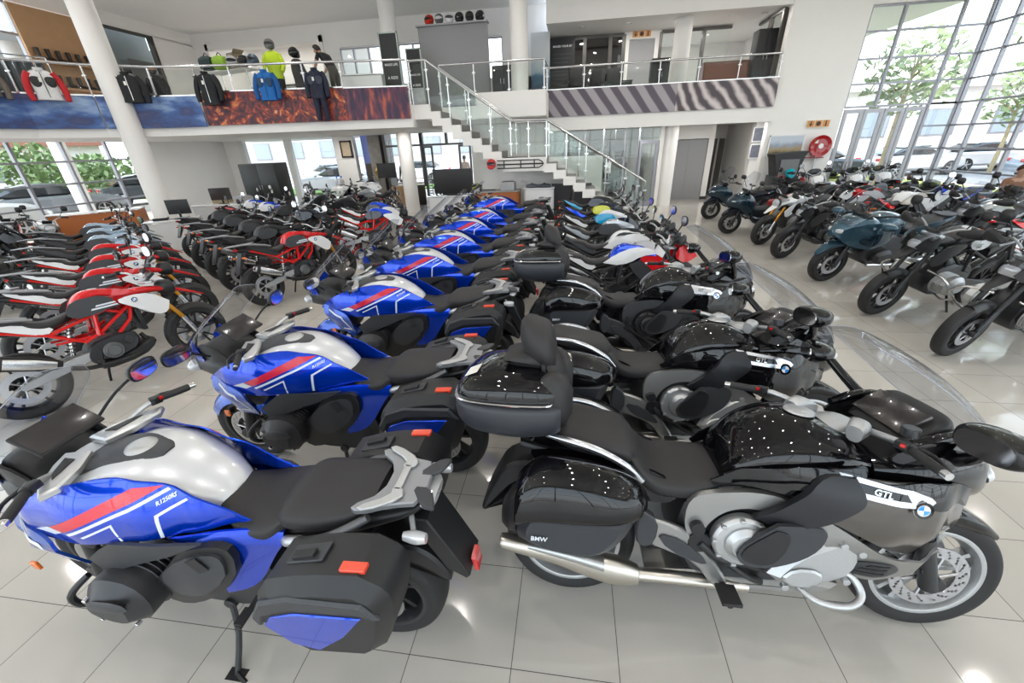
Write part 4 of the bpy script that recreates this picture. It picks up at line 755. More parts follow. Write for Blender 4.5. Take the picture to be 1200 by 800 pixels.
def make_scooter():
    r = rootbike('maxi_scooter', (0, 0), 0); H = .78
    wheel(r, 'front_wheel', H, .27, .12, BLK, 5, .026, detail=False); wheel(r, 'rear_wheel', -H, .26, .15, BLK, 5, .03, discs=(1,), detail=False)
    fork(r, H, .27, .62, .72, .09, DGREY, BLK, .022)
    make('front_mudguard', loft([(.52, 0, .46, .05, .02, .05, 2.4), (.64, 0, .55, .08, .03, .06, 2.6), (.80, 0, .585, .085, .03, .06, 2.6), (.96, 0, .52, .06, .02, .05, 2.4), (1.02, 0, .46, .03, .01, .03, 2.2)], 16, 3), DNAVY, r)
    fr = make('front_fairing', loft([(.30, 0, .60, .10, .15, .25, 2.6), (.42, 0, .66, .20, .22, .28, 2.6), (.58, 0, .74, .24, .20, .26, 2.5), (.72, 0, .78, .21, .16, .20, 2.4), (.86, 0, .76, .14, .12, .14, 2.3), (.96, 0, .72, .06, .06, .06, 2.1)], 26, 4), BLUED, r)
    for s in (1, -1):
        make('headlight', mv(rot(loft([(-.02, 0, 0, .06, .025, .025, 2.5), (.02, 0, 0, .055, .02, .02, 2.5), (.04, 0, 0, .03, .01, .01, 2.2)], 14, 3), 'Z', 30*s), .87, s*.09, .79), LENSC, fr)
        make('floor_panel', prism([(.46, .50), (.40, .28), (-.10, .24), (-.40, .30), (-.44, .48), (-.10, .42), (.24, .40)], s*.16, s*.27, .03, 2), DNAVY, r)
        make('side_trim', prism([(.30, .44, 1), (-.20, .36, 1), (-.36, .40, 1), (-.20, .42, 1)], s*.265, s*.275, .002, 1), SILVP, r)
    make('centre_tunnel', loft([(.42, 0, .50, .08, .16, .16, 2.6), (.1, 0, .46, .10, .16, .14, 2.6), (-.2, 0, .48, .15, .18, .16, 2.6)], 18, 3), BLK, r)
    make('tail_body', loft([(-.10, 0, .58, .12, .10, .14, 2.6), (-.30, 0, .62, .20, .10, .18, 2.6), (-.60, 0, .68, .21, .10, .16, 2.6), (-.85, 0, .76, .16, .08, .12, 2.5), (-1.05, 0, .83, .07, .04, .06, 2.3)], 24, 4), DNAVY, r)
    st = make('rider_seat', loft([(-.08, 0, .66, .10, .05, .05, 2.6), (-.16, 0, .70, .15, .05, .05, 2.8), (-.36, 0, .71, .17, .05, .05, 2.8), (-.48, 0, .76, .165, .06, .06, 2.6), (-.56, 0, .80, .15, .05, .06, 2.6), (-.78, 0, .83, .13, .04, .05, 2.6), (-.88, 0, .85, .08, .02, .04, 2.4)], 22, 4), SEATM, r)
    make('grab_rail', both(tube([(-.6, .15, .78), (-.8, .17, .86), (-1.0, .10, .90), (-1.04, 0, .90)], .013, 8, 3)), BLK, r)
    screen(r, [(.84, .90, .7), (.74, 1.07, 1.0), (.61, 1.25, 1.0), (.52, 1.38, .75), (.49, 1.41, .5)], .21, SCREEN, bow=.09, edge=True)
    make('dashboard', mv(rot(cbox((0, 0, 0), (.12, .28, .06)), 'Y', -40), .56, 0, .98), BLK, r, bevel=.02)
    hb, T = grip_bar(r, [(.42, 0, .98), (.42, .08, .99), (.38, .20, 1.02), (.30, .30, 1.03), (.24, .37, 1.02)], BLK, turn=-10)
    mirror_pair(r, (.46, .22, 1.02), (.50, .36, 1.22), (.04, .08, .05))
    make('exhaust_silencer', xf(loft([(-.26, 0, 0, .05, .06, .06, 2.6), (.2, 0, 0, .05, .06, .06, 2.6), (.26, 0, 0, .03, .03, .03, 2)], 18, 3), Matrix.Translation((-.62, -.22, .36)) @ Matrix.Rotation(.2, 4, 'Y')), STEEL, r)
    make('swingarm', prism([(-.30, .40), (-.78, .32), (-.84, .26), (-.74, .20), (-.30, .24)], .10, .17, .012, 2), DGREY, r)
    make('tail_light', loft([(-1.10, 0, .82, .05, .02, .02, 2.4), (-1.05, 0, .82, .08, .03, .03, 2.4)], 14, 2), LENSR, r)
    stand(r, -.1, .25, .15, .28); return r
def make_rt(body, side, police=False, case=None):
    r = rootbike('touring_motorcycle', (0, 0), 0); H = .745; case = case or body
    rm = SILV if police else BLK
    wheel(r, 'front_wheel', H, .30, .12, rm, 10 if police else 5, .018, twin=not police, detail=False); wheel(r, 'rear_wheel', -H, .31, .18, rm, 5, .03, discs=(1,), detail=False)
    fork(r, H, .30, .55, .80, .10, GOLD if police else DGREY, BLK, .028)
    make('front_mudguard', loft([(.42, 0, .50, .06, .02, .06, 2.4), (.56, 0, .60, .085, .03, .08, 2.6), (.74, 0, .64, .09, .03, .08, 2.6), (.92, 0, .58, .07, .02, .06, 2.4), (1.02, 0, .48, .04, .01, .03, 2.2)], 18, 3), body, r)
    BW = [(-.3, .15), (-.1, .20), (.1, .26), (.3, .33), (.5, .33), (.66, .25), (.82, .14), (.95, .04)]
    y1 = lambda x, z: lerp(x, BW)-2.0*max(0, z-.9)**2-.3*max(0, .7-z)
    make('fuel_tank', loft([(-.20, 0, .84, .10, .04, .05, 2.3), (-.10, 0, .90, .17, .11, .08, 2.4), (.06, 0, .93, .21, .12, .10, 2.4), (.22, 0, .93, .21, .10, .10, 2.5), (.38, 0, .91, .16, .06, .08, 2.5)], 26, 4), body, r)
    for s in (1, -1):
        def P(nm, out, m_, yf=y1, off=0, th=.01, par=r, k=2, h=.06):
            g = panel(out, yf, th, h, k, off); return make(nm, g if s > 0 else mirr(g), m_, par)
        sf = P('side_fairing', [(-.02, .84), (.18, .97), (.42, 1.02), (.66, .98), (.84, .88), (.92, .78, 1), (.74, .64), (.50, .60), (.34, .66), (.20, .76)], body)
        P('side_fairing_inset', [(.12, .86), (.30, .88), (.52, .85), (.70, .74), (.56, .66), (.40, .68), (.24, .78)], side, off=.008, par=sf)
        P('lower_fairing', [(.34, .66), (.52, .61), (.58, .50), (.42, .40), (.26, .44), (.24, .60)], BLK if not police else body, lambda x, z: y1(x, .7)-.06)
        roundel('round_badge', (.56, s*(y1(.56, .93)+.004), .93), .028, (0, s, .2), (0, 0, 1), sf)
        P('rear_side_panel', [(-.12, .80), (-.44, .87), (-.72, .94), (-.70, .84), (-.46, .70), (-.22, .66)], body, lambda x, z: .17)
        cs = make('side_case', loft([(-1.08, s*.30, .68, .06, .08, .10, 2.6), (-1.0, s*.32, .68, .12, .17, .16, 2.8), (-.80, s*.32, .69, .13, .20, .17, 2.8), (-.62, s*.31, .70, .12, .17, .14, 2.6), (-.54, s*.28, .71, .05, .07, .06, 2.2)], 24, 4), case, r)
        make('case_band', loft([(-1.09, s*.30, .71, .07, .015, .03, 2.6), (-.8, s*.325, .70, .134, .02, .03, 2.8), (-.53, s*.28, .72, .055, .01, .02, 2.2)], 20, 4), GREENP if police else BLK, cs)
        cy = make('cylinder_head', prism([(.34, .56), (.38, .48), (.32, .39), (.16, .36), (.06, .42), (.06, .54), (.14, .60)], s*.16, s*.37, .045, 1, ch0=.004), DGREY, r, angle=30)
        m_ = loft([(-.05, 0, 0, .05, .03, .03, 2.8), (-.04, 0, 0, .09, .05, .05, 2.8), (.04, 0, 0, .07, .045, .045, 2.4), (.07, 0, 0, .03, .02, .02, 2)], 18, 3)
        make('mirror', mv(m_, .50, s*.44, .98), body, r)
        make('headlight', mv(rot(loft([(-.03, 0, 0, .06, .04, .04, 2.4), (.02, 0, 0, .05, .03, .03, 2.4), (.04, 0, 0, .03, .015, .015, 2.2)], 14, 3), 'Z', 28*s), .87, s*.07, .84), LENSC, r)
    make('front_fairing', loft([(.40, 0, .90, .24, .12, .12, 2.5), (.56, 0, .90, .24, .14, .14, 2.5), (.72, 0, .88, .18, .14, .14, 2.4), (.86, 0, .83, .10, .10, .10, 2.2), (.94, 0, .80, .04, .04, .04, 2)], 26, 4), body, r)
    screen(r, [(.84, .95, .6), (.76, 1.10, .95), (.64, 1.25, 1.0), (.50, 1.37, .85), (.44, 1.42, .5)], .25, SCREEN, bow=.10, edge=True)
    make('rider_seat', loft([(-.16, 0, .82, .10, .03, .05, 2.6), (-.26, 0, .80, .16, .045, .05, 2.8), (-.42, 0, .80, .17, .045, .05, 2.8), (-.50, 0, .85, .16, .05, .06, 2.6), (-.70, 0, .90, .15, .04, .06, 2.6), (-.84, 0, .93, .08, .03, .05, 2.4)], 22, 4), SEATM, r)
    make('tail_unit', loft([(-.5, 0, .80, .15, .05, .08, 2.6), (-.8, 0, .88, .13, .04, .06, 2.6), (-1.05, 0, .93, .08, .03, .04, 2.4)], 18, 3), body, r)
    make('crankcase', prism([(.34, .62), (.34, .34), (.16, .26), (-.22, .26), (-.30, .44), (-.26, .70), (.0, .76)], -.16, .16, .03, 1), DGREY, r)
    make('swingarm', prism([(-.2, .44), (-.7, .38), (-.82, .31), (-.7, .26), (-.2, .34)], -.15, -.09, .012, 2), DGREY, r)
    make('exhaust_silencer', merge(tube([(.2, .14, .28), (-.3, .17, .27)], .028, 10, 1), xf(loft([(-.26, 0, 0, .05, .06, .06, 2.6), (.16, 0, 0, .05, .055, .055, 2.6), (.24, 0, 0, .03, .03, .03, 2)], 18, 3), Matrix.Translation((-.58, .22, .34)) @ Matrix.Rotation(.15, 4, 'Y'))), STEEL, r)
    make('dashboard', mv(rot(cbox((0, 0, 0), (.14, .30, .05)), 'Y', -40), .52, 0, 1.04), BLK, r, bevel=.02)
    grip_bar(r, [(.32, 0, 1.0), (.32, .08, 1.01), (.28, .2, 1.05), (.20, .30, 1.06), (.12, .38, 1.04)], BLK, turn=6)
    if police:
        for s in (1, -1): make('beacon_lamp', merge(tube([(-.9, s*.12, .95), (-.92, s*.14, 1.2)], .010, 6, 1), cyl((-.92, s*.14, 1.24), .035, .08, 'z', 16)), mat('beacon_blue_lens', (.02, .08, .5), .15, coat=1), r)
        make('equipment_box', cbox((-.92, 0, 1.04), (.26, .26, .20)), WHITEP, r, bevel=.02)
        for s in (1, -1):
            for q in range(3):
                make('livery_stripe', mv(cbox((-.80+.09*q, s*.458, .66), (.05, .004, .10))), GREENP if q % 2 == 0 else WHITEP, r)
    else:
        make('top_case_rack', prism([(-.80, -.12), (-.80, .12), (-1.10, .08), (-1.10, -.08)], .965, .98, .004, 1, 'z'), GREYPL, r)
    footpegs(r, -.20, .34, .17, .12); stand(r, -.08, .27, .16, .32); return r
# ------------------------------------------------------------------ the showroom shell
def tilemat():
    M = bpy.data.materials.new('floor_tiles'); M.use_nodes = True; n = M.node_tree.nodes; L = M.node_tree.links; b = n['Principled BSDF']
    g = n.new('ShaderNodeNewGeometry'); s = n.new('ShaderNodeSeparateXYZ'); L.new(g.outputs['Position'], s.inputs[0])
    T = .4864
    def mth(op, a, v=None, b_=None):
        q = n.new('ShaderNodeMath'); q.operation = op; L.new(a, q.inputs[0])
        if v is not None: q.inputs[1].default_value = v
        if b_ is not None: L.new(b_, q.inputs[1])
        return q.outputs[0]
    def line(sock, off):
        u = mth('DIVIDE', mth('SUBTRACT', sock, off), T); c = mth('ABSOLUTE', mth('SUBTRACT', mth('FRACT', u), .5)); return mth('GREATER_THAN', c, .5-.0036), mth('FLOOR', u)
    lx, cx = line(s.outputs['X'], -.6997); ly, cy = line(s.outputs['Y'], 1.935)
    gr = mth('MAXIMUM', lx, b_=ly)
    cb = n.new('ShaderNodeCombineXYZ'); L.new(cx, cb.inputs[0]); L.new(cy, cb.inputs[1])
    wn = n.new('ShaderNodeTexWhiteNoise'); wn.noise_dimensions = '2D'; L.new(cb.outputs[0], wn.inputs['Vector'])
    nz = n.new('ShaderNodeTexNoise'); nz.inputs['Scale'].default_value = 3; nz.inputs['Detail'].default_value = 5; L.new(g.outputs['Position'], nz.inputs['Vector'])
    mx = n.new('ShaderNodeMix'); mx.data_type = 'RGBA'; mx.inputs[6].default_value = (.45, .425, .385, 1); mx.inputs[7].default_value = (.54, .51, .465, 1)
    av = mth('MULTIPLY', mth('ADD', wn.outputs[0], b_=nz.outputs[0]), .5); L.new(av, mx.inputs[0])
    m2 = n.new('ShaderNodeMix'); m2.data_type = 'RGBA'; L.new(gr, m2.inputs[0]); L.new(mx.outputs[2], m2.inputs[6]); m2.inputs[7].default_value = (.05, .045, .04, 1)
    L.new(m2.outputs[2], b.inputs['Base Color'])
    rr = mth('ADD', mth('MULTIPLY', nz.outputs[0], .09), .035); r2 = mth('MAXIMUM', rr, b_=mth('MULTIPLY', gr, .7)); L.new(r2, b.inputs['Roughness'])
    b.inputs['Specular IOR Level'].default_value = .6
    return M
X0, X1, Y0, Y1, CZ = -14.6, 10.85, -5.0, 17.0, CEIL_Z
struct('floor', box(X0-.1, X1+.1, Y0-.1, 21, -.12, 0), tilemat())
struct('ceiling', box(X0-.2, X1+.2, Y0-.2, 14.8, CZ, CZ+.15), CEILM)
struct('ceiling', box(X0-.2, -.9, 14.8, 21, CZ, CZ+.15), CEILM)
struct('ceiling_upper_floor', box(-.9, X1+.2, 14.96, 21, 5.36, 5.5), CEILM)
struct('wall_upper_fascia', box(-.89, 5.86, 14.8, 14.95, 5.3, CZ), WHITE)
def glazing(nm, p, q, zs, ts, mt=ALU, fw=.05, glass=GLASS, thick=None):
    """framed glass wall from p to q; zs heights of the rails, ts fractions of the mullions"""
    p, q = Vector((*p, 0)), Vector((*q, 0)); d = q-p; u = d.normalized(); G = []
    for z in zs: G.append(wallseg(p[:2], q[:2], z-fw*.4, z+fw*.4, fw))
    for i, t in enumerate(ts):
        c = p+d*t; w = fw*.5*((thick or {}).get(i, 1)); G.append(wallseg((c-u*w)[:2], (c+u*w)[:2], zs[0], zs[-1], fw*1.6))
    o = struct(nm, merge(*G), mt)
    pane = struct('glass_pane', wallseg(p[:2], q[:2], zs[0], zs[-1], .012), glass, o); return o
ZR = [0, 1.0, 1.59, 2.19, 2.76, 3.33, 3.93, 4.56, 5.12]
# right-hand facade
struct('wall_right_pier', box(5.87, 7.86, 14.8, 15.05, 0, CZ), WHITE)
glazing('window_1', (7.86, 14.85), (10.85, 14.85), ZR[4:], [0, .28, .75, .98], fw=.06)
dw = (10.05-7.9)/4
for i in range(4):
    x0, x1 = 7.92+dw*i, 7.92+dw*(i+1)-.02; L_ = mat('door_light_grey_alu', (.36, .36, .38), .4, .5)
    D = struct('door_%d' % (i+1), merge(box(x0, x0+.09, 14.82, 14.88, .16, 2.6), box(x1-.09, x1, 14.82, 14.88, .16, 2.6), box(x0, x1, 14.82, 14.88, 0, .16), box(x0, x1, 14.82, 14.88, 2.6, 2.7)), L_)
    struct('glass_pane', box(x0+.08, x1-.08, 14.845, 14.855, .15, 2.62), GLASS, D)
    make('door_handle', merge(tube([((x1 if i % 2 == 0 else x0)-.045*(1 if i % 2 == 0 else -1), 14.78, .9), ((x1 if i % 2 == 0 else x0)-.045*(1 if i % 2 == 0 else -1), 14.78, 1.3)], .014, 8, 1)), STEEL, D)
glazing('window_2', (10.08, 14.85), (10.85, 14.85), ZR[:5], [0, .95], fw=.06)
glazing('window_3', (10.85, 14.85), (10.85, Y0), ZR, [0, .037]+[(.037+.068*k) for k in range(1, 15)], fw=.06, thick={0: 2.4})
struct('wall_right_lintel', box(10.8, 10.95, Y0, 14.9, 5.15, CZ), WHITE); struct('wall_front_lintel_right', box(7.86, 10.95, 14.8, 14.95, 5.15, CZ), WHITE)
# wall behind the camera: glazed shop front
glazing('window_4', (X0, Y0), (X1, Y0), [0, 1.0, 2.2, 3.4, 4.5, 5.12], [i/16 for i in range(17)], fw=.06)
struct('wall_shopfront_lintel', box(X0, X1, Y0-.1, Y0+.05, 5.15, CZ), WHITE)
# left-hand facade
glazing('window_5', (X0, Y0), (X0, 13.4), [0, 1.0, 1.56, 2.15, 2.7], [k/15 for k in range(16)], fw=.06)
glazing('window_6', (X0, Y0), (X0, 11.2), [3.2, 4.1, 4.55, 5.2, 5.9], [k/11 for k in range(12)], fw=.06)
struct('wall_left_lintel', box(X0-.05, X0+.05, Y0, 17, 5.93, CZ), WHITE); struct('wall_left_spandrel', box(X0-.08, X0+.04, Y0, 17, 2.7, 3.2), WHITE)
struct('wall_left', box(X0-.05, X0+.05, 13.4, 17, 0, 2.7), WHITE)
glazing('window_7', (X0, 13.3), (X0, 15.3), [3.2, 4.75, 5.9], [0, .05, .95], mt=DARKALU, fw=.10, glass=OFFGLASS)
struct('wall_left_upper_back', box(X0-.6, X0-.55, 12.9, 15.6, 3.2, CZ), mat('grey_back_wall', (.30, .30, .30), .6)); struct('wall_left_upper', box(X0-.05, X0+.05, 15.3, 17, 3.2, 5.95), WHITE); struct('wall_left_upper_pier', box(X0-.05, X0+.05, 12.9, 13.3, 3.2, 5.95), WHITE)
# back wall, ground level
struct('wall_back_left', box(X0, -13.75, 16.95, 17.1, 0, 2.9), WHITE)
W8 = glazing('window_8', (-13.75, 17), (-9.55, 17), [0, 2.9], [0, .5, 1], mt=mat('white_frame', (.75, .75, .74), .5), fw=.12, thick={1: 2.2, 0: 2})
struct('wall_back_pier', box(-9.55, -8.75, 16.9, 17.15, 0, 2.9), WHITE)
struct('wall_back_alcove', box(-8.75, -7.5, 17.6, 17.7, 0, 2.9), mat('periwinkle_wall', (.22, .28, .62), .6)); struct('wall_back_alcove_side', box(-7.55, -7.45, 17.0, 17.7, 0, 2.9), DARKALU)
glazing('window_9', (-7.45, 17), (-5.9, 17), [.75, 2.24, 2.85], [0, .42, .97], mt=DARKALU, fw=.09); struct('wall_under_window', box(-7.45, -6.0, 16.97, 17.03, 0, .75), DARKALU)
glazing('window_10', (-5.9, 17), (-3.9, 17), [2.24, 2.85], [0, .5, 1], mt=DARKALU, fw=.09)
for i, (a, b_) in enumerate(((-5.9, -5.5), (-4.45, -3.95))):
    D = struct('door_%d' % (i+5), merge(box(a, a+.07, 16.97, 17.03, .1, 2.13), box(b_-.07, b_, 16.97, 17.03, .1, 2.13), box(a, b_, 16.97, 17.03, 2.13, 2.2), box(a, b_, 16.97, 17.03, 0, .1)), DARKALU)
    struct('glass_pane', box(a+.06, b_-.06, 16.995, 17.005, .1, 2.15), GLASS, D)
struct('wall_back_centre', box(-3.9, -.9, 16.9, 17.05, 0, 2.9), WHITE)
struct('wall_under_stair', box(-2.85, .9, 13.5, 13.6, 0, 1.75), WHITE)
struct('wall_under_stair_grey', box(-.62, .6, 13.3, 13.36, 0, 1.0), mat('grey_panel', (.10, .10, .11), .5))
# back wall, upper level
struct('wall_back_upper', merge(box(-8.9, -.9, 16.95, 17.1, 5.55, CZ), box(-8.9, -8.6, 16.95, 17.1, 3.2, 5.55), box(-5.2, -3.3, 16.95, 17.1, 3.2, 5.55), box(-2.55, -.9, 16.95, 17.1, 3.2, 5.55), box(-8.6, -.9, 16.95, 17.1, 3.2, 4.3)), WHITE)
glazing('window_11', (-8.6, 17.02), (-5.2, 17.02), [4.3, 5.5], [0, .15, .32, .5, .66, .82, 1], mt=ALU, fw=.06); glazing('window_12', (-3.3, 17.02), (-2.55, 17.02), [4.3, 5.5], [0, 1], mt=ALU, fw=.06)
struct('wall_back_upper_left', merge(box(X0, -13.9, 16.95, 17.1, 3.2, CZ), box(-9.3, -8.9, 16.95, 17.1, 3.2, CZ), box(-13.9, -9.3, 16.95, 17.1, 5.75, CZ), box(-13.9, -9.3, 16.95, 17.1, 3.2, 3.6)), WHITE)
struct('trim_1', merge(box(-14.0, -13.88, 16.88, 16.96, 3.6, 6.0), box(-9.32, -9.2, 16.88, 16.96, 3.6, 6.0), box(-14.0, -9.2, 16.88, 16.96, 5.75, 5.95)), WHITE)
struct('wall_back_room', box(-15, -8.8, 20, 20.1, 2.9, CZ), WHITE); struct('wall_back_room_left', box(-15, -14.9, 17, 20, 2.9, CZ), WHITE); struct('wall_back_room_right', box(-8.9, -8.8, 17.1, 20, 2.9, CZ), WHITE)
glazing('window_13', (-14.6, 19.9), (-9.2, 19.9), [3.9, 4.9], [0, .25, .5, .75, 1], mt=DARKALU, fw=.09)
# slabs
def slab(nm, P, z0, z1, m_): return struct(nm, prism([(a, b) for a, b in P], z0, z1, 0, 0, 'z'), m_)
MEZ = [(-4.35, 12.0), (-6.0, 11.65), (-7.9, 11.3), (-9.6, 10.95), (-10.6, 10.65), (-11.6, 9.9), (-12.3, 8.9), (-12.7, 7.5), (-12.9, 5.5)]
slab('floor_mezzanine', MEZ+[(X0, 5.5), (X0, 17), (-15, 20), (-8.8, 20), (-8.8, 17), (-4.35, 17)], 2.66, 3.2, WHITE)
slab('floor_upper_bridge', [(-4.35, 13.45), (-2.8, 13.45), (-.85, 13.45), (-.85, 14.8), (-.85, 17), (-4.35, 17)], 2.85, 3.2, WHITE)
struct('wall_landing_fascia', box(-2.85, -.83, 13.4, 13.5, 2.87, 3.52), WHITE); struct('wall_landing_fascia_side', box(-.88, -.80, 13.45, 14.8, 2.87, 3.52), WHITE)
struct('floor_upper_right', box(-.84, 5.86, 14.81, 21, 2.85, 3.2), WHITE)
struct('wall_slab_edge', box(-.85, 5.95, 14.72, 14.84, 2.48, 2.87), WHITE); struct('ceiling_under_slab', merge(box(-.84, 5.86, 14.85, 15.06, 2.52, 2.6), box(-.84, 6.4, 15.06, 19.5, 2.52, 2.6)), CEILM)
# columns
def column(x, y, z0, z1, r=.25): return tag(make('column', lathe([(0, z0), (r, z0), (r, z1), (0, z1)], 40, 'z', (x, y, 0)), WHITE), kind='structure')
column(3.22, 15.64, 0, 2.52); column(3.22, 15.64, 3.2, 5.36); column(-5.85, 15.0, 0, 2.7); column(-5.85, 15.0, 3.2, CZ); column(-11.15, 10.1, 0, CZ); column(-1.6, 13.85, 3.2, CZ); column(-12.75, 3.0, 0, CZ)
# back right: glazed office, doors, hallway
glazing('window_14', (-.9, 15.5), (2.2, 15.5), [0, 2.52], [0, .2, .42, .62, .85, 1], mt=ALU, fw=.05, glass=OFFGLASS)
D = struct('door_7', merge(box(2.2, 2.3, 15.46, 15.54, .15, 2.0), box(2.75, 2.85, 15.46, 15.54, .15, 2.0), box(2.2, 2.85, 15.46, 15.54, 2.0, 2.1), box(2.2, 2.85, 15.46, 15.54, 0, .15)), ALU); struct('glass_pane', box(2.3, 2.75, 15.49, 15.51, .15, 2.0), OFFGLASS, D)
struct('window_15', box(2.2, 2.85, 15.49, 15.51, 2.1, 2.52), OFFGLASS); struct('wall_office_end', box(2.86, 2.98, 15.4, 19.5, 0, 2.52), WHITE); struct('wall_office_back', box(-3.9, 5.0, 19.4, 19.5, 0, 2.52), WHITE)
struct('wall_back_right', merge(box(2.98, 3.55, 17, 17.1, 0, 2.52), box(3.55, 4.85, 17, 17.1, 2.08, 2.52), box(4.85, 5.05, 17, 17.1, 0, 2.52), box(4.95, 5.05, 17.1, 19.5, 0, 2.52)), WHITE)
GD = mat('grey_door_paint', (.30, .30, .31), .5)
D = struct('door_8', merge(box(3.57, 4.2, 17.02, 17.06, 0, 2.06), box(4.205, 4.83, 17.02, 17.06, 0, 2.06)), GD); make('door_handle', cyl((4.15, 17.0, 1.0), .03, .04), STEEL, D)
struct('baseboard_back', merge(box(3.0, 3.55, 16.97, 17, 0, .1), box(4.85, 5.05, 16.97, 17, 0, .1)), DGREY)
struct('wall_hall_back', box(5.0, 6.5, 19.4, 19.5, 0, 2.52), WHITE); struct('wall_hall_right', merge(box(6.2, 6.3, 16.2, 19.5, 0, 2.52), box(5.95, 6.3, 15.9, 16.2, 0, 2.52)), WHITE)
BD = mat('taupe_door_paint', (.13, .115, .10), .5)
for i, (a, b_) in enumerate(((5.08, 5.5), (5.62, 5.85), (5.95, 6.15))):
    struct('door_%d' % (i+9), box(a, b_, 19.33, 19.4, 0, 2.05), BD)
# upper right rooms
DG = glazing('window_16', (-1.0, 17), (1.6, 17), [3.2, 5.3], [0, .5, .83, 1], mt=DARKALU, fw=.12, glass=DARKGLASS)
struct('wall_meeting_room', box(-1.0, 1.6, 19, 19.1, 3.2, 5.36), mat('warm_brown_wall', (.16, .12, .09), .6)); struct('wall_upper_pier', merge(box(1.6, 1.78, 16.95, 17.1, 3.2, 5.36), box(2.62, 2.8, 16.95, 17.1, 3.2, 5.36), box(1.78, 2.62, 16.95, 17.1, 5.15, 5.36)), WHITE)
struct('door_12', box(1.78, 2.62, 17.0, 17.05, 3.2, 5.15), GD)
glazing('window_17', (2.8, 17.0), (5.0, 17.0), [3.2, 5.3], [0, .62], mt=DARKALU, fw=.10); glazing('window_18', (5.85, 15.2), (5.85, 17.0), [3.2, 5.3], [0, .5], mt=DARKALU, fw=.08)
struct('wall_upper_back_right', merge(box(2.8, 3.9, 19.9, 20, 3.2, 5.36), box(4.35, 7, 19.9, 20, 3.2, 5.36), box(3.9, 4.35, 19.9, 20, 5.0, 5.36)), WHITE); struct('wall_upper_room_side', box(6.4, 6.5, 14.95, 20, 3.2, 5.36), WHITE)

# ------------------------------------------------------------------ staircase and balustrades
n1, n2 = 8, 10; ru, ri = .275, .175
xs, z = -3.9, 3.2; prof = [(-4.45, 3.2), (xs, 3.2)]
for i in range(n1): z -= ri; prof += [(xs, z), (xs+ru, z)]; xs += ru
prof[-1] = (-.72, z); xs = -.72
for i in range(n2-1): z -= ri; prof += [(xs, z), (xs+ru, z)]; xs += ru
prof += [(xs, 0), (xs-.35, 0)]
low = []; xx, zz = xs-.35, 0
for i in range(n2-2): low += [(xx-.0, zz+ri), (xx-ru, zz+ri)]; xx -= ru; zz += ri
low += [(xx, 1.45), (-1.95, 1.45)]; xx, zz = -1.95, 1.45
for i in range(n1-1): low += [(xx, zz+ri), (xx-ru, zz+ri)]; xx -= ru; zz += ri
low += [(xx, 2.85), (-4.45, 2.85)]
P_ = prof+low
struct('staircase_stringer', prism(P_, 12.2, 12.3, 0, 0), WHITE); struct('staircase_stringer', prism(P_, 13.35, 13.45, 0, 0), WHITE)
tr = []; xs, z = -3.9, 3.2
for i in range(n1): z -= ri; tr.append(box(xs, xs+ru, 12.3, 13.35, z-.06, z+.0)); tr.append(box(xs-.01, xs+.01, 12.3, 13.35, z, z+ri)); xs += ru
tr.append(box(xs-ru, -.72, 12.3, 13.35, z-.1, z)); xs = -.72
for i in range(n2-1): z -= ri; tr.append(box(xs, xs+ru, 12.3, 13.35, z-.06, z)); tr.append(box(xs-.01, xs+.01, 12.3, 13.35, z, z+ri)); xs += ru
struct('staircase_treads', merge(*tr), mat('stair_tile_grey', (.20, .19, .18), .35))
def balustrade(pts, zb, zt, step=1.1, label='', group=None, y_off=0, rails=(0,)):
    """posts, glass and a tubular handrail following a path of (x, y); zb/zt numbers or per-point lists"""
    n = len(pts); zb = zb if isinstance(zb, list) else [zb]*n; zt = zt if isinstance(zt, list) else [zt]*n
    r = empty('glass_balustrade', (pts[0][0], pts[0][1], zb[0])); tag(r, label, 'railing', group); O = Vector(r.location)
    def sh(g): return [tuple(Vector(v)-O) for v in g[0]], g[1]
    make('handrail', sh(tube([(p[0], p[1], z) for p, z in zip(pts, zt)], .028, 10, 1)), STEEL, r)
    for i in range(n-1):
        a, b_ = Vector((*pts[i], 0)), Vector((*pts[i+1], 0)); d = (b_-a).length; k = max(1, round(d/step))
        for j in range(k+1):
            if j == k and i < n-2: continue
            t = j/k; p = a.lerp(b_, t); z0 = zb[i]+(zb[i+1]-zb[i])*t; z1 = zt[i]+(zt[i+1]-zt[i])*t
            make('baluster_post', sh(merge(tube([(p.x, p.y, z0), (p.x, p.y, z1)], .019, 8, 1), cbox((p.x, p.y, z0+(z1-z0)*.35), (.10, .03, .03)), cbox((p.x, p.y, z0+(z1-z0)*.78), (.10, .03, .03)))), STEEL, r)
        for j in range(k):
            t0, t1 = (j+.04)/k, (j+.96)/k; p, q = a.lerp(b_, t0), a.lerp(b_, t1); nn = Vector((-(q-p).y, (q-p).x, 0)).normalized()*.005
            f = lambda t, A: A[i]+(A[i+1]-A[i])*t
            lo0, lo1, hi0, hi1 = f(t0, zb)+.08, f(t1, zb)+.08, f(t0, zt)-.08, f(t1, zt)-.08
            V = [(p.x+s*nn.x, p.y+s*nn.y, zz_) for s in (-1, 1) for zz_ in (lo0, hi0)]+[(q.x+s*nn.x, q.y+s*nn.y, zz_) for s in (-1, 1) for zz_ in (lo1, hi1)]
            make('glass_panel', sh((V, [(0, 1, 5, 4), (2, 6, 7, 3), (0, 2, 3, 1), (4, 5, 7, 6), (1, 3, 7, 5), (0, 4, 6, 2)])), RAILGLASS, r, smooth=False)
    return r
sx = -3.9+8*ru
balustrade([(-4.35, 12.22), (-3.9, 12.22), (-1.7, 12.22), (-.72, 12.22), (2.0, 12.22)], [3.2, 3.2, 1.85, 1.75, .05], [4.2, 4.2, 2.72, 2.70, 1.10], .55, 'steel and glass balustrade climbing the near side of the white staircase')
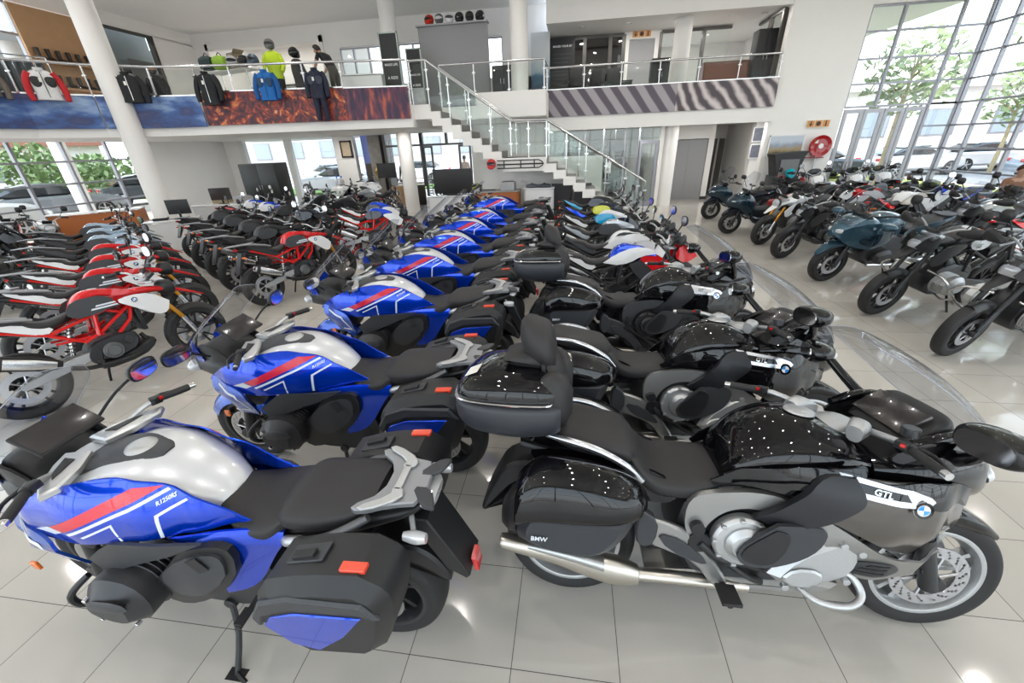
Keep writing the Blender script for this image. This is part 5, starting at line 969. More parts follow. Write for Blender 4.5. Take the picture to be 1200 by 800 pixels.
balustrade([(-3.9, 13.4), (-1.7, 13.4), (-.72, 13.4), (2.0, 13.4)], [3.2, 1.85, 1.75, .05], [4.2, 2.72, 2.70, 1.10], .8, 'steel and glass balustrade on the far side of the white staircase')
balustrade([(-3.9, 13.47), (-.86, 13.47), (-.86, 14.75)], 3.2, 4.25, 1.05, 'glass balustrade around the upper landing beside the round column')
balustrade([(-.84, 14.78), (5.85, 14.78)], 3.2, 4.2, 1.15, 'long glass balustrade above the grey banner on the right')
balustrade(MEZ[:4], 3.2, 4.2, 1.15, 'glass balustrade above the red fireworks banner with jackets on it')
balustrade(MEZ[3:], 3.2, 4.2, 1.15, 'glass balustrade above the blue mountain banner at the left corner')
# ------------------------------------------------------------------ printed banners on the balustrades
def bannermat(name, kind):
    M = bpy.data.materials.new(name); M.use_nodes = True; n = M.node_tree.nodes; L = M.node_tree.links; b = n['Principled BSDF']; b.inputs['Roughness'].default_value = .5
    t = n.new('ShaderNodeTexCoord')
    def ramp(src, stops):
        r = n.new('ShaderNodeValToRGB'); e = r.color_ramp.elements
        while len(e) < len(stops): e.new(.5)
        for k, (p, c) in enumerate(stops): e[k].position = p; e[k].color = (*c, 1)
        L.new(src, r.inputs[0]); return r.outputs[0]
    mp = n.new('ShaderNodeMapping'); L.new(t.outputs['Object'], mp.inputs[0])
    if kind == 'fire':
        v = n.new('ShaderNodeTexNoise'); v.inputs['Scale'].default_value = 4.2; v.inputs['Detail'].default_value = 8; v.inputs['Distortion'].default_value = 1.6; L.new(mp.outputs[0], v.inputs[0])
        L.new(ramp(v.outputs[0], [(.38, (.035, .015, .03)), (.50, (.14, .025, .03)), (.58, (.42, .06, .03)), (.66, (.7, .28, .08)), (.74, (.6, .5, .42))]), b.inputs[0])
    elif kind == 'mist':
        s = n.new('ShaderNodeSeparateXYZ'); L.new(t.outputs['Generated'], s.inputs[0]); v = n.new('ShaderNodeTexNoise'); v.inputs['Scale'].default_value = 3; L.new(t.outputs['Object'], v.inputs[0])
        a = n.new('ShaderNodeMath'); a.operation = 'MULTIPLY_ADD'; a.inputs[1].default_value = .35; L.new(v.outputs[0], a.inputs[0]); L.new(s.outputs['Z'], a.inputs[2])
        L.new(ramp(a.outputs[0], [(.5, (.03, .08, .13)), (.62, (.06, .17, .26)), (.68, (.35, .45, .52)), (.85, (.55, .57, .58))]), b.inputs[0])
    elif kind == 'city':
        v = n.new('ShaderNodeTexNoise'); v.inputs['Scale'].default_value = 2.5; v.inputs['Detail'].default_value = 6; mp.inputs['Scale'].default_value = (3, 3, .8); L.new(mp.outputs[0], v.inputs[0])
        L.new(ramp(v.outputs[0], [(.40, (.03, .015, .05)), (.55, (.12, .03, .06)), (.68, (.45, .10, .05))]), b.inputs[0])
    elif kind == 'sky':
        v = n.new('ShaderNodeTexNoise'); v.inputs['Scale'].default_value = .9; v.inputs['Detail'].default_value = 7; mp.inputs['Scale'].default_value = (1, 1, 2.6); L.new(mp.outputs[0], v.inputs[0])
        L.new(ramp(v.outputs[0], [(.36, (.10, .09, .17)), (.47, (.03, .05, .16)), (.55, (.05, .12, .34)), (.68, (.30, .42, .62))]), b.inputs[0])
    else:
        w = n.new('ShaderNodeTexWave'); w.inputs['Scale'].default_value = 1.0 if kind == 'swirl' else .8; w.inputs['Distortion'].default_value = 6 if kind == 'swirl' else .6; w.inputs['Detail'].default_value = 3
        mp.inputs['Rotation'].default_value = (0, math.radians(38), 0); L.new(mp.outputs[0], w.inputs[0])
        L.new(ramp(w.outputs[0], [(.2, (.07, .055, .065)), (.5, (.24, .20, .21)), (.8, (.48, .42, .42)), (1, (.62, .56, .56))] if kind == 'swirl' else [(.3, (.09, .075, .10)), (.45, (.19, .15, .17)), (.6, (.36, .33, .36))]), b.inputs[0])
    return M
def banner(P, z0, z1, m_, label, out=.06):
    segs = []
    for a, b_ in zip(P, P[1:]): segs.append(wallseg(a, b_, z0, z1, .02))
    o = make('printed_banner', merge(*segs), m_, smooth=False); tag(o, label, 'banner', None); 
    make('banner_rail', merge(*[wallseg(a, b_, z1, z1+.03, .035) for a, b_ in zip(P, P[1:])]), STEEL, o, smooth=False); return o
def offs(P, d):
    o = []
    for i, p in enumerate(P):
        a, b = Vector(P[max(i-1, 0)]), Vector(P[min(i+1, len(P)-1)]); t = (b-a).normalized(); n = Vector((-t.y, t.x)); n = n if n.dot(Vector((-p[0], -p[1]))) > 0 else -n; o.append((p[0]+n.x*d, p[1]+n.y*d))
    return o
MB_ = offs(MEZ, .08)
banner(MB_[1:4], 2.87, 3.62, bannermat('fireworks_print', 'fire'), 'dark red banner printed with orange fireworks, below the blue jacket')
banner([(-4.36, 11.92), (-5.97, 11.57)], 2.87, 3.6, bannermat('night_city_print', 'city'), 'purple night city banner next to the top of the stairs')
banner([(MB_[3][0]-.04, MB_[3][1]-.01), MB_[4], (MB_[5][0]+.02, MB_[5][1]+.03)], 2.85, 3.55, bannermat('blue_sky_print', 'sky'), 'blue sky banner directly right of the tall round column')
banner(MB_[5:], 2.85, 3.55, bannermat('mountain_print', 'sky'), 'blue and violet mountain banner at the far left corner')
banner([(-.86, 14.68), (3.05, 14.68)], 2.87, 3.6, bannermat('grey_city_print', 'stripe'), 'grey striped tower banner under the upper right balustrade')
banner([(3.05, 14.68), (5.86, 14.68)], 2.87, 3.6, bannermat('light_trails_print', 'swirl'), 'banner of swirling grey road trails beside the white pier')
# ------------------------------------------------------------------ ceiling downlights
k = 0
for (x, y) in LAMPS:
    o = tag(empty('downlight', (x, y, CZ)), 'round recessed downlight in the showroom ceiling', 'downlight', 'downlights in the high showroom ceiling')
    make('trim_ring', lathe([(.085, 0), (.12, 0), (.12, -.012), (.09, -.02), (.085, 0)], 24, 'z'), WHITEP, o, smooth=False)
    l = downlight_lamp(x, y, CZ-.015, LAMP_W, 'lamp'); l.parent = o; l.location = (0, 0, -.015)
for x in (.2, 1.6, 3.0, 4.6, 5.5):
    o = tag(empty('downlight', (x, 15.8, 5.36)), 'small downlight in the ceiling above the upper right walkway', 'downlight', 'downlights over the upper right walkway')
    make('trim_ring', lathe([(.06, 0), (.09, 0), (.09, -.012), (.06, 0)], 20, 'z'), WHITEP, o, smooth=False); l = downlight_lamp(0, 0, 0, 22, 'lamp'); l.parent = o; l.location = (0, 0, -.015)
for x in (.1, 1.1, 2.1, 4.0, 5.6):
    o = tag(empty('downlight', (x, 15.25, 2.52)), 'small downlight in the low ceiling in front of the glazed office', 'downlight', 'downlights in front of the glazed office')
    make('trim_ring', lathe([(.05, 0), (.08, 0), (.08, -.012), (.05, 0)], 20, 'z'), WHITEP, o, smooth=False); l = downlight_lamp(0, 0, 0, 14, 'lamp'); l.parent = o; l.location = (0, 0, -.015)
for x, y in ((-5.5, 14.2), (-8, 13.5), (-10.5, 13), (-13, 12), (-13.4, 8), (-9, 15.8)):
    o = tag(empty('downlight', (x, y, 2.66)), 'small downlight in the soffit under the left mezzanine', 'downlight', 'downlights under the left mezzanine')
    make('trim_ring', lathe([(.05, 0), (.08, 0), (.08, -.012), (.05, 0)], 20, 'z'), WHITEP, o, smooth=False); l = downlight_lamp(0, 0, 0, 20, 'lamp'); l.parent = o; l.location = (0, 0, -.015)
for x, y in ((-13, 18.5), (-11, 18.5), (1, 17.8), (0, 17.6), (4, 18.5), (1.5, 17.3)):
    hi = y > 17 and x < 2 and x > -2
    z = CZ if x < -8 else (5.36 if y > 17.5 or x > 3 else 2.52)
    o = tag(empty('downlight', (x, y, z)), 'downlight inside one of the rooms behind the showroom', 'downlight', 'downlights in the back rooms')
    make('trim_ring', lathe([(.05, 0), (.08, 0), (.08, -.012), (.05, 0)], 20, 'z'), WHITEP, o, smooth=False); l = downlight_lamp(0, 0, 0, 35 if x < -8 else 14, 'lamp'); l.parent = o; l.location = (0, 0, -.015)
# ------------------------------------------------------------------ builders for smaller things
def T_(nm, loc, label, cat, group=None, rz=0):
    return tag(empty(nm, loc, math.radians(rz)), label, cat, group)
def person(label, loc, rz, pose, shirt, trousers, skin=(.42, .24, .16), hair=(.02, .015, .01), sleeves=True, name='person', h=1.75):
    """pose: joint positions in metres, standing figure facing +y; one skinned surface"""
    J = dict(pelvis=(0, 0, .95), waist=(0, 0, 1.10), chest=(0, 0, 1.32), neck=(0, 0, 1.47), chin=(0, .01, 1.54), head=(0, .02, 1.63), crown=(0, .01, 1.73),
             shL=(-.17, 0, 1.41), elL=(-.23, -.01, 1.14), wrL=(-.24, .06, .90), hdL=(-.24, .09, .82), shR=(.17, 0, 1.41), elR=(.23, -.01, 1.14), wrR=(.24, .06, .90), hdR=(.24, .09, .82),
             hiL=(-.09, 0, .90), knL=(-.10, .02, .50), anL=(-.10, 0, .09), toL=(-.11, .16, .03), hiR=(.09, 0, .90), knR=(.10, .02, .50), anR=(.10, 0, .09), toR=(.11, .16, .03))
    J.update(pose)
    R_ = dict(pelvis=(.15, .11), waist=(.135, .10), chest=(.155, .11), neck=(.055, .055), chin=(.06, .065), head=(.078, .095), crown=(.05, .06), shL=(.065,)*2, elL=(.045,)*2, wrL=(.03,)*2, hdL=(.035, .02),
              hiL=(.085,)*2, knL=(.06,)*2, anL=(.04,)*2, toL=(.035, .03))
    for k in list(R_):
        if k.endswith('L'): R_[k[:-1]+'R'] = R_[k]
    E_ = [('pelvis', 'waist'), ('waist', 'chest'), ('chest', 'neck'), ('neck', 'chin'), ('chin', 'head'), ('head', 'crown'), ('chest', 'shL'), ('shL', 'elL'), ('elL', 'wrL'), ('wrL', 'hdL'), ('chest', 'shR'), ('shR', 'elR'), ('elR', 'wrR'), ('wrR', 'hdR'),
          ('pelvis', 'hiL'), ('hiL', 'knL'), ('knL', 'anL'), ('anL', 'toL'), ('pelvis', 'hiR'), ('hiR', 'knR'), ('knR', 'anR'), ('anR', 'toR')]
    N = list(J); V = [J[n] for n in N]; E2 = [(N.index(a), N.index(b)) for a, b in E_]; rad = [R_[n] for n in N]
    for s in 'LR':   # five fingers on each hand
        w, hd = Vector(J['wr'+s]), Vector(J['hd'+s]); d = (hd-w).normalized(); sd = d.cross(Vector((0, 0, 1))); sd = sd.normalized() if sd.length > .1 else Vector((1, 0, 0))
        sd = Vector((0, 1, 0)) if abs(d.z) > .6 else sd
        for q, L_ in enumerate((.062, .072, .068, .052)):
            b0 = hd+sd*(-.022+.015*q); V += [tuple(b0+d*.01), tuple(b0+d*(L_*.6)), tuple(b0+d*L_)]; i = len(V); rad += [(.010, .010), (.009, .009), (.007, .007)]
            E2 += [(N.index('hd'+s), i-3), (i-3, i-2), (i-2, i-1)]
        b0 = w.lerp(hd, .4); V += [tuple(b0+sd*-.035+d*.01), tuple(b0+sd*-.045+d*.045)]; i = len(V); rad += [(.012, .012), (.009, .009)]; E2 += [(N.index('wr'+s), i-2), (i-2, i-1)]
    me = bpy.data.meshes.new('b'); me.from_pydata(V, E2, []); o = bpy.data.objects.new('b', me); COL.objects.link(o)
    mo = o.modifiers.new('s', 'SKIN'); mo.use_smooth_shade = True
    for k, sv in enumerate(me.skin_vertices[0].data): sv.radius = rad[k]; sv.use_root = (k == 0)
    o.modifiers.new('u', 'SUBSURF').levels = 1; o.modifiers['u'].render_levels = 1
    bpy.context.view_layer.update(); m2 = bpy.data.meshes.new_from_object(o.evaluated_get(bpy.context.evaluated_depsgraph_get())); m2.name = name
    bpy.data.objects.remove(o); m2.materials.clear()
    for q in (mat('skin_%s' % label[:12], skin, .5), mat('shirt_%s' % label[:12], shirt, .8), mat('trousers_%s' % label[:12], trousers, .8), mat('shoe_leather', (.03, .025, .02), .5)): m2.materials.append(q)
    jv = {n: Vector(J[n]) for n in N}
    groups = {0: ['neck', 'chin', 'head', 'crown', 'wrL', 'hdL', 'wrR', 'hdR'], 1: ['waist', 'chest', 'shL', 'shR', 'elL', 'elR'], 2: ['pelvis', 'hiL', 'hiR', 'knL', 'knR', 'anL', 'anR'], 3: ['toL', 'toR']}
    lut = {n: g for g, ns in groups.items() for n in ns}
    if not sleeves: lut['elL'] = lut['elR'] = 0
    for p in m2.polygons:
        c = p.center; best = None
        for a, b in E_:
            A, B_ = jv[a], jv[b]; t = max(0, min(1, (c-A).dot(B_-A)/max(1e-9, (B_-A).length_squared))); dd = (A+(B_-A)*t-c).length
            if best is None or dd < best[0]: best = (dd, a if t < .5 else b)
        p.material_index = lut[best[1]]; p.use_smooth = True
    b = bpy.data.objects.new(name, m2); COL.objects.link(b); b.location = loc; b.rotation_euler = (0, 0, math.radians(rz)); tag(b, label, 'person')
    H_ = jv['head']; f = (jv['head']-jv['neck']).normalized()
    hr = rot(loft([(-.10, 0, 0, .02, .02, .02, 2), (-.085, 0, .01, .07, .06, .07, 2), (-.02, 0, .02, .088, .10, .05, 2), (.05, 0, .035, .08, .085, .0, 2), (.085, 0, .05, .04, .05, .0, 2)], 18, 3), 'Z', 90)
    make('hair', mv(hr, H_.x, H_.y, H_.z+.02), mat('hair_%s' % label[:12], hair, .7), b)
    make('face', merge(mv(loft([(0, 0, 0, .012, .02, .02, 2), (.022, 0, -.008, .012, .012, .01, 2)], 8, 1), 0, 0, 0)), m2.materials[0], b).matrix_local = Matrix.Translation((H_.x, H_.y+.085, H_.z-.01)) @ Matrix.Rotation(pi/2, 4, 'Z')
    for s in (-1, 1):
        make('ear', mv(lathe([(0, -.008), (.022, 0), (0, .008)], 10, 'x'), H_.x+s*.083, H_.y, H_.z-.01), m2.materials[0], b)
        make('eye', mv(lathe([(0, -.004), (.009, 0), (0, .004)], 8, 'y'), H_.x+s*.03, H_.y+.088, H_.z+.012), mat('eye_dark', (.02, .015, .01), .3), b)
    make('mouth', mv(cbox((0, 0, 0), (.04, .006, .008)), H_.x, H_.y+.083, H_.z-.045), mat('lip', (.3, .11, .09), .5), b)
    return b
def helmet(loc, label, col, rz=0, group=None, vis=(.01, .01, .012), s=1.0):
    o = T_('helmet', loc, label, 'helmet', group, rz)
    sh = loft([(-.135, 0, .12, .05, .05, .05, 2), (-.12, 0, .13, .09, .08, .09, 2.1), (-.05, 0, .15, .125, .125, .14, 2.2), (.04, 0, .14, .125, .125, .13, 2.3), (.10, 0, .11, .10, .09, .10, 2.3), (.135, 0, .07, .06, .04, .05, 2.2), (.15, 0, .06, .03, .02, .03, 2)], 20, 3)
    make('shell', sh, paint('helmet_'+label[:14], col), o)
    make('visor', loft([(.045, 0, .15, .126, .05, .03, 2.2), (.09, 0, .15, .112, .055, .03, 2.2), (.12, 0, .145, .085, .05, .03, 2.2), (.14, 0, .14, .04, .03, .02, 2)], 18, 3), paint('visor_'+label[:14], vis), o)
    return o
def jacket(loc, rz, label, body, sleeve=None, accent=None, long=.68, wide=.26, trous=False):
    o = T_('riding_jacket', loc, label, 'jacket', None, rz)
    B = mat('fabric_'+label[:22], body, .75, noise=.2, bscale=30, bump=.4); Sl = mat('sleeve_'+label[:22], sleeve or body, .75, noise=.2, bscale=30, bump=.4)
    # local: hangs in the x-z plane, front towards -y, shoulder line at z = 0
    bd = rot(loft([(.0, 0, 0, .07, .04, .04, 2.4), (.05, 0, 0, wide*.72, .06, .06, 2.6), (.12, 0, 0, wide*.86, .085, .085, 2.6), (.35, 0, 0, wide*.80, .095, .095, 2.8), (long*.8, 0, 0, wide*.78, .10, .10, 2.8), (long, 0, 0, wide*.84, .11, .11, 2.8)], 24, 4), 'Y', 90)
    make('jacket_body', bd, B, o)
    for s in (1, -1): make('sleeve', tube([(0, s*wide*.66, -.06), (.0, s*(wide*.95), -.18), (-.03, s*(wide*1.12), -.38), (-.06, s*(wide*1.08), -.60)], [.075, .07, .062, .052], 12, 4), Sl, o)
    make('collar', lathe([(.075, -.02), (.085, .04), (.07, .045), (.06, 0)], 18, 'z', (0, 0, .0)), B, o)
    make('hanger', merge(tube([(0, -wide*.6, -.03), (0, 0, .03), (0, wide*.6, -.03)], .009, 6, 2), tube([(0, 0, .03), (0, 0, .11), (.02, .0, .15), (.05, 0, .13)], .004, 6, 3)), STEEL, o)
    make('zip', cbox((-.105, 0, -long*.5), (.006, .012, long*.85)), accent or STEEL, o)
    make('price_tag', cbox((-.115, wide*.15, -.20), (.004, .05, .08)), mat('paper_label', (.75, .74, .68)), o)
    if accent is not None:
        for s in (1, -1): make('jacket_panel', loft([(-.107, s*wide*.45, -.2, .07, .05, .12, 2.4), (-.09, s*wide*.45, -.2, .09, .07, .14, 2.4)], 14, 2), accent, o)
    if trous:
        for s in (1, -1): make('trouser_leg', tube([(0, s*.09, -long+.05), (0, s*.10, -long-.3), (-.02, s*.11, -long-.5)], [.085, .07, .06], 12, 3), B, o)
    for ch in o.children: ch.matrix_local = Matrix.Rotation(math.radians(90), 4, 'Z') @ ch.matrix_local
    return o
def desk(loc, rz, label, sx, sy, sz, top, body, cat='desk', solid=True, name='desk'):
    o = T_(name, loc, label, cat, None, rz)
    make('desktop', cbox((0, 0, sz-.015), (sx, sy, .03)), top, o, bevel=.005)
    make('front_panel', cbox((0, -sy/2+.04, (sz-.05)/2+.02), (sx-.06, .02, sz-.08)), body, o)
    for s in (1, -1): make('side_panel', cbox((s*(sx/2-.03), 0, (sz-.03)/2), (.03, sy-.06, sz-.03)), body, o)
    make('desk_foot', merge(*[cbox((s*(sx/2-.03), q*(sy/2-.06), .012), (.04, .06, .024)) for s in (1, -1) for q in (1, -1)]), STEEL, o)
    return o
def monitor(loc, rz, label, w=.55, h=.32):
    o = T_('monitor', loc, label, 'monitor', None, rz)
    make('bezel', cbox((0, 0, .12+h/2), (w, .04, h)), BLK, o, bevel=.006); make('screen', cbox((0, -.022, .12+h/2), (w-.03, .004, h-.03)), LCD, o)
    make('stand', merge(cbox((0, .03, .10), (.05, .02, .22)), cbox((0, .03, .008), (.24, .18, .015))), BLK, o, bevel=.003); return o
def printer(loc, rz, label):
    o = T_('printer', loc, label, 'printer', None, rz)
    make('casing', prism([(-.21, .0), (-.21, .16), (-.12, .22), (.21, .22), (.21, .0)], -.2, .2, .015, 0), mat('printer_grey', (.35, .35, .36), .5), o)
    make('paper_tray', cbox((-.25, 0, .05), (.14, .28, .02)), BLK, o); make('control_panel', mv(rot(cbox((0, 0, 0), (.10, .3, .01)), 'Y', -35), -.165, 0, .195), BLK, o); return o
def office_chair(loc, rz, label):
    o = T_('office_chair', loc, label, 'chair', None, rz); F = mat('chair_mesh_black', (.015, .015, .017), .7)
    make('seat', loft([(-.24, 0, .46, .20, .03, .04, 3), (0, 0, .47, .24, .04, .04, 3), (.24, 0, .46, .22, .03, .04, 3)], 20, 3), F, o)
    make('backrest', prism([(-.22, .56), (-.27, .60), (-.33, 1.05), (-.30, 1.12), (-.26, 1.08), (-.20, .62)], -.22, .22, .03, 2), F, o)
    for s in (1, -1): make('armrest', tube([(-.18, s*.25, .48), (-.05, s*.28, .50), (.0, s*.28, .68), (-.14, s*.28, .70), (.14, s*.28, .70)], .014, 8, 1), BLK, o)
    make('gas_column', cyl((0, 0, .30), .03, .28, 'z'), STEEL, o)
    make('star_base', merge(*[tube([(0, 0, .14), (.29*cos(q*1.2566), .29*sin(q*1.2566), .08)], .018, 8, 1) for q in range(5)]), BLK, o)
    for q in range(5): make('castor', cyl((.29*cos(q*1.2566), .29*sin(q*1.2566), .035), .034, .04), BLK, o)
    return o
def sofa(loc, rz, label, w=1.7, name='sofa'):
    o = T_(name, loc, label, 'sofa', None, rz); L_ = mat('sofa_leather', (.022, .024, .032), .35, coat=.2)
    make('base', cbox((0, 0, .22), (w, .78, .20)), L_, o, bevel=.03)
    k = 2
    for i in range(k): make('seat_cushion', cbox((-w/2+.12+(w-.24)*(i+.5)/k, -.05, .39), ((w-.26)/k, .62, .15)), L_, o, bevel=.04)
    make('backrest', mv(rot(cbox((0, 0, 0), (w, .18, .48)), 'X', -6), 0, .33, .60), L_, o, bevel=.05)
    for s in (1, -1): make('armrest', cbox((s*(w/2-.07), 0, .42), (.15, .78, .34)), L_, o, bevel=.04)
    for s in (1, -1):
        for q in (1, -1): make('leg', cyl((s*(w/2-.12), q*.32, .06), .02, .12, 'z'), STEEL, o)
    return o
def car(loc, rz, label, col, suv=False, name='car'):
    o = T_(name, loc, label, 'car', None, rz); P = paint('car_'+label[:16], col, .3); h = .18 if suv else 0
    body = prism([(-2.15, .35), (-2.2, .62), (-2.1, .88+h), (-1.6, .95+h), (1.0, .95+h), (1.9, .82+h), (2.2, .65), (2.22, .38), (1.9, .28), (-1.9, .28)], -.88, .88, .10, 1)
    make('body', body, P, o, angle=35)
    roof = [(-1.95, .92+h), (-1.35, 1.36+h), (-.6, 1.45+h), (.15, 1.40+h), (.95, .94+h)] if suv else [(-1.7, .92), (-1.0, 1.33), (-.3, 1.42), (.3, 1.36), (1.05, .93)]
    make('cabin_glass', prism(roof, -.72, .72, .10, 1), DARKGLASS if False else mat('car_window', (.03, .035, .04), .08, coat=1), o, angle=35)
    make('roof', prism([(roof[1][0]-.05, roof[1][1]+.0), (roof[2][0], roof[2][1]+.03), (roof[3][0]+.05, roof[3][1]+.02), (roof[3][0], roof[3][1]-.03), (roof[1][0], roof[1][1]-.03)], -.66, .66, .04, 1), P, o)
    for x in (-1.35, 1.38):
        for s in (1, -1):
            w = make('wheel', cyl((x, s*.80, .33), .33, .22, n=28), RUB, o); make('alloy_rim', merge(cyl((x, s*.90, .33), .06, .04), *[rot(cbox((x, s*.905, .44), (.045, .02, .20)), 'Y', 72*q, (x, s*.905, .33)) for q in range(5)], lathe([(.21, -.01), (.235, -.01), (.235, .01), (.21, .01)], 28, 'y', (x, s*.90, .33), True)), SILV, w)
    for s in (1, -1):
        make('headlight', cbox((2.12, s*.62, .68), (.12, .34, .12)), LENSC, o, bevel=.02); make('tail_light', cbox((-2.14, s*.62, .80), (.08, .30, .14)), LENSR, o, bevel=.02)
        make('door_mirror', cbox((.75, s*.95, 1.0+h*.6), (.12, .16, .12)), P, o, bevel=.03)
    return o
def tree(loc, label, h, cr, trunk_r=.12, n=900, lean=0, leafc=(.10, .22, .04), seed=1, trunkc=(.30, .24, .13), cat='tree', name='tree', low=.45):
    o = T_(name, loc, label, cat); R = random.Random(seed)
    segs = [tube([(0, 0, 0), (lean*.4, 0, h*.3), (lean, .1, h*.6), (lean*1.2, 0, h*.85)], [trunk_r*1.2, trunk_r, trunk_r*.7, trunk_r*.3], 10, 4)]
    for q in range(6):
        a = q*1.05+R.random(); z0 = h*(low+.06*q); segs.append(tube([(lean*z0/h, 0, z0), (lean*z0/h+cr*.4*cos(a), cr*.4*sin(a), z0+h*.1), (lean*z0/h+cr*.8*cos(a), cr*.8*sin(a), z0+h*.16)], [trunk_r*.5, trunk_r*.3, trunk_r*.12], 6, 3))
    make('trunk', merge(*segs), mat('bark_'+label[:12], trunkc, .9, noise=.3, bscale=8), o)
    V, F = [], []
    for i in range(n):
        th, u, q = R.random()*2*pi, R.random(), R.random()**.4; zz = (2*u-1)
        c = Vector((lean+cr*q*math.sqrt(1-zz*zz)*cos(th), cr*q*math.sqrt(1-zz*zz)*sin(th), h*(low+1)/2+zz*q*h*(1-low)/2)); s = .10+.14*R.random()
        a = Vector((R.random()-.5, R.random()-.5, R.random()-.5)).normalized(); b = a.orthogonal().normalized(); k = len(V)
        V += [tuple(c+a*s), tuple(c+b*s*.5), tuple(c-a*s), tuple(c-b*s*.5)]; F.append((k, k+1, k+2, k+3))
    make('crown', (V, F), mat('leaf_'+label[:12], leafc, .7, noise=.4, bscale=1.5), o, smooth=False); return o
PAPER = mat('paper_label', (.75, .74, .68), .6)

# ------------------------------------------------------------------ things on the upper level
part = T_('display_partition', (-3.66, 14.5, 3.2), 'tall grey display partition beside the top of the stairs', 'partition')
make('panel', box(-1.06, 1.06, -.08, .08, 0, 2.18), mat('partition_grey', (.27, .27, .28), .6, noise=.03, bscale=2), part, bevel=.01)
make('base_rail', box(-1.1, 1.1, -.12, .12, 0, .06), DGREY, part); make('top_shelf', box(-1.1, 1.1, -.16, .14, 2.18, 2.22), mat('partition_top', (.36, .36, .37), .5), part)
for i, (c, v, l) in enumerate([((.5, .02, .01), (.03, .01, .01), 'red helmet at the left end of the row on the grey partition'), ((.08, .08, .09), (.6, .6, .6), 'black and white helmet second along on the grey partition'), ((.7, .7, .72), (.05, .05, .05), 'mostly white helmet third along on the grey partition'), ((.01, .01, .01), (.02, .02, .02), 'black helmet fourth along on the grey partition'), ((.015, .015, .015), (.1, .1, .1), 'black helmet fifth along with a grey visor on the partition'), ((.008, .008, .01), (.01, .01, .01), 'black helmet at the right end of the row on the grey partition')]):
    helmet((-4.36+.31*i, 14.5, 5.41), l, c, -90+8*((i*37) % 5-2), 'helmets on top of the grey partition', v)
def poster(nm, loc, w, h, m_, label, cat='poster', rz=0, t=.03, lines=None, mt=None):
    o = T_(nm, loc, label, cat, None, rz); make('board', box(-w/2, w/2, -t/2, t/2, 0, h), m_, o, smooth=False)
    if lines:
        for (s, z, sz) in lines:
            g = text_geo(s, sz); V = [(a, -c-t/2-.002, b+z) for a, b, c in g[0]]; make('poster_lettering', (V, g[1]), mt or mat('print_white', (.7, .7, .7), .6), o, smooth=False)
    return o
BKP = mat('poster_black', (.008, .009, .010), .4)
def bannerstand(loc, label, w, h, lines):
    o = poster('banner_stand', loc, w, h, BKP, label, 'banner', lines=lines)
    make('side_frame', merge(box(-w/2-.03, -w/2, -.03, .03, 0, h+.03), box(w/2, w/2+.03, -.03, .03, 0, h+.03), box(-w/2-.03, w/2+.03, -.03, .03, h, h+.03)), mat('pale_green_alu', (.35, .40, .37), .4, .4), o)
    make('photo_print', box(-w/2, w/2, -.019, -.016, .05, .55), mat('road_print', (.42, .43, .44), .5, noise=.5, bscale=3), o); make('stand_foot', box(-w/2-.04, w/2+.04, -.16, .16, -.0, .04), STEEL, o); return o
bannerstand((-5.25, 13.3, 3.2), 'tall black banner stand beside the left round column', .50, 1.85, [('MAKE LIFE', 1.12, .085), ('A RIDE', .80, .10)])
bannerstand((-4.66, 13.6, 3.2), 'shorter black banner stand between the tall one and the grey partition', .40, 1.5, [('MAKE LIFE', .88, .065), ('A RIDE', .62, .08)])
o = poster('printed_screen', (-1.15, 16.0, 3.2), .62, 2.15, bannermat('misty_mountain_print', 'mist'), 'pale poster of blue mountains beside the round column', 'poster')
o = poster('dark_poster', (-.45, 16.8, 3.25), .84, 2.05, BKP, 'black poster with small white text on the tinted glass', lines=[('MAKER YOUR BY', 1.82, .085)])
for q in range(9): make('poster_text_line', box(-.32, .32-.06*(q % 3), -.018, -.016, 1.60-.12*q, 1.605-.12*q), mat('print_dim', (.12, .12, .12), .6), o)
def pictogram_sign(loc, label, w=.62):
    o = T_('escape_route_sign', loc, label, 'sign'); h = w*.32; make('board', box(-w/2, w/2, -.02, .02, 0, h), mat('sign_cream', (.62, .56, .42), .4, emis=.15), o)
    G = mat('sign_amber', (.62, .28, .10), .5); D = mat('sign_dark', (.06, .03, .02), .5)
    for q in (-1, 0, 1): make('sign_field', box(q*w/3-w*.15, q*w/3+w*.15, -.024, -.02, h*.08, h*.92), G, o)
    ar = [(-.012, .9), (.012, .9), (.012, .45), (.045, .6), (.045, .5), (0, .12), (-.045, .5), (-.045, .6), (-.012, .45)]
    make('arrow_symbol', prism([(a*w/.62-w/3, b*h) for a, b in ar], -.028, -.024, 0, 0), D, o, smooth=False)
    make('round_symbol', cyl((0, -.026, h/2), h*.32, .004, ch=0), D, o)
    make('person_symbol', merge(box(w/3-.018, w/3+.018, -.028, -.024, h*.12, h*.68), cyl((w/3, -.026, h*.80), h*.10, .004, ch=0)), D, o); return o
pictogram_sign((2.16, 16.93, 5.18), 'cream pictogram sign above the grey upstairs door', .60)
pictogram_sign((7.25, 14.77, 2.27), 'cream pictogram sign above the red hose reel', .62)
def simple_cabinet(loc, label, sx, sy, sz, m_, nm='cabinet', cat='cabinet', rz=0):
    o = T_(nm, loc, label, cat, None, rz); make('carcass', box(-sx/2, sx/2, -sy/2, sy/2, .04, sz), m_, o, bevel=.008); make('plinth', box(-sx/2+.03, sx/2-.03, -sy/2+.03, sy/2-.03, 0, .05), BLK, o)
    for s in (1, -1):
        d = make('door', box(-sx/2+.01 if s < 0 else .005, -.005 if s < 0 else sx/2-.01, -sy/2-.02, -sy/2, .07, sz-.03), m_, o, bevel=.003); make('handle', tube([(s*.05, -sy/2-.04, sz*.55), (s*.05, -sy/2-.04, sz*.55+.14)], .007, 6, 1), STEEL, d)
    return o
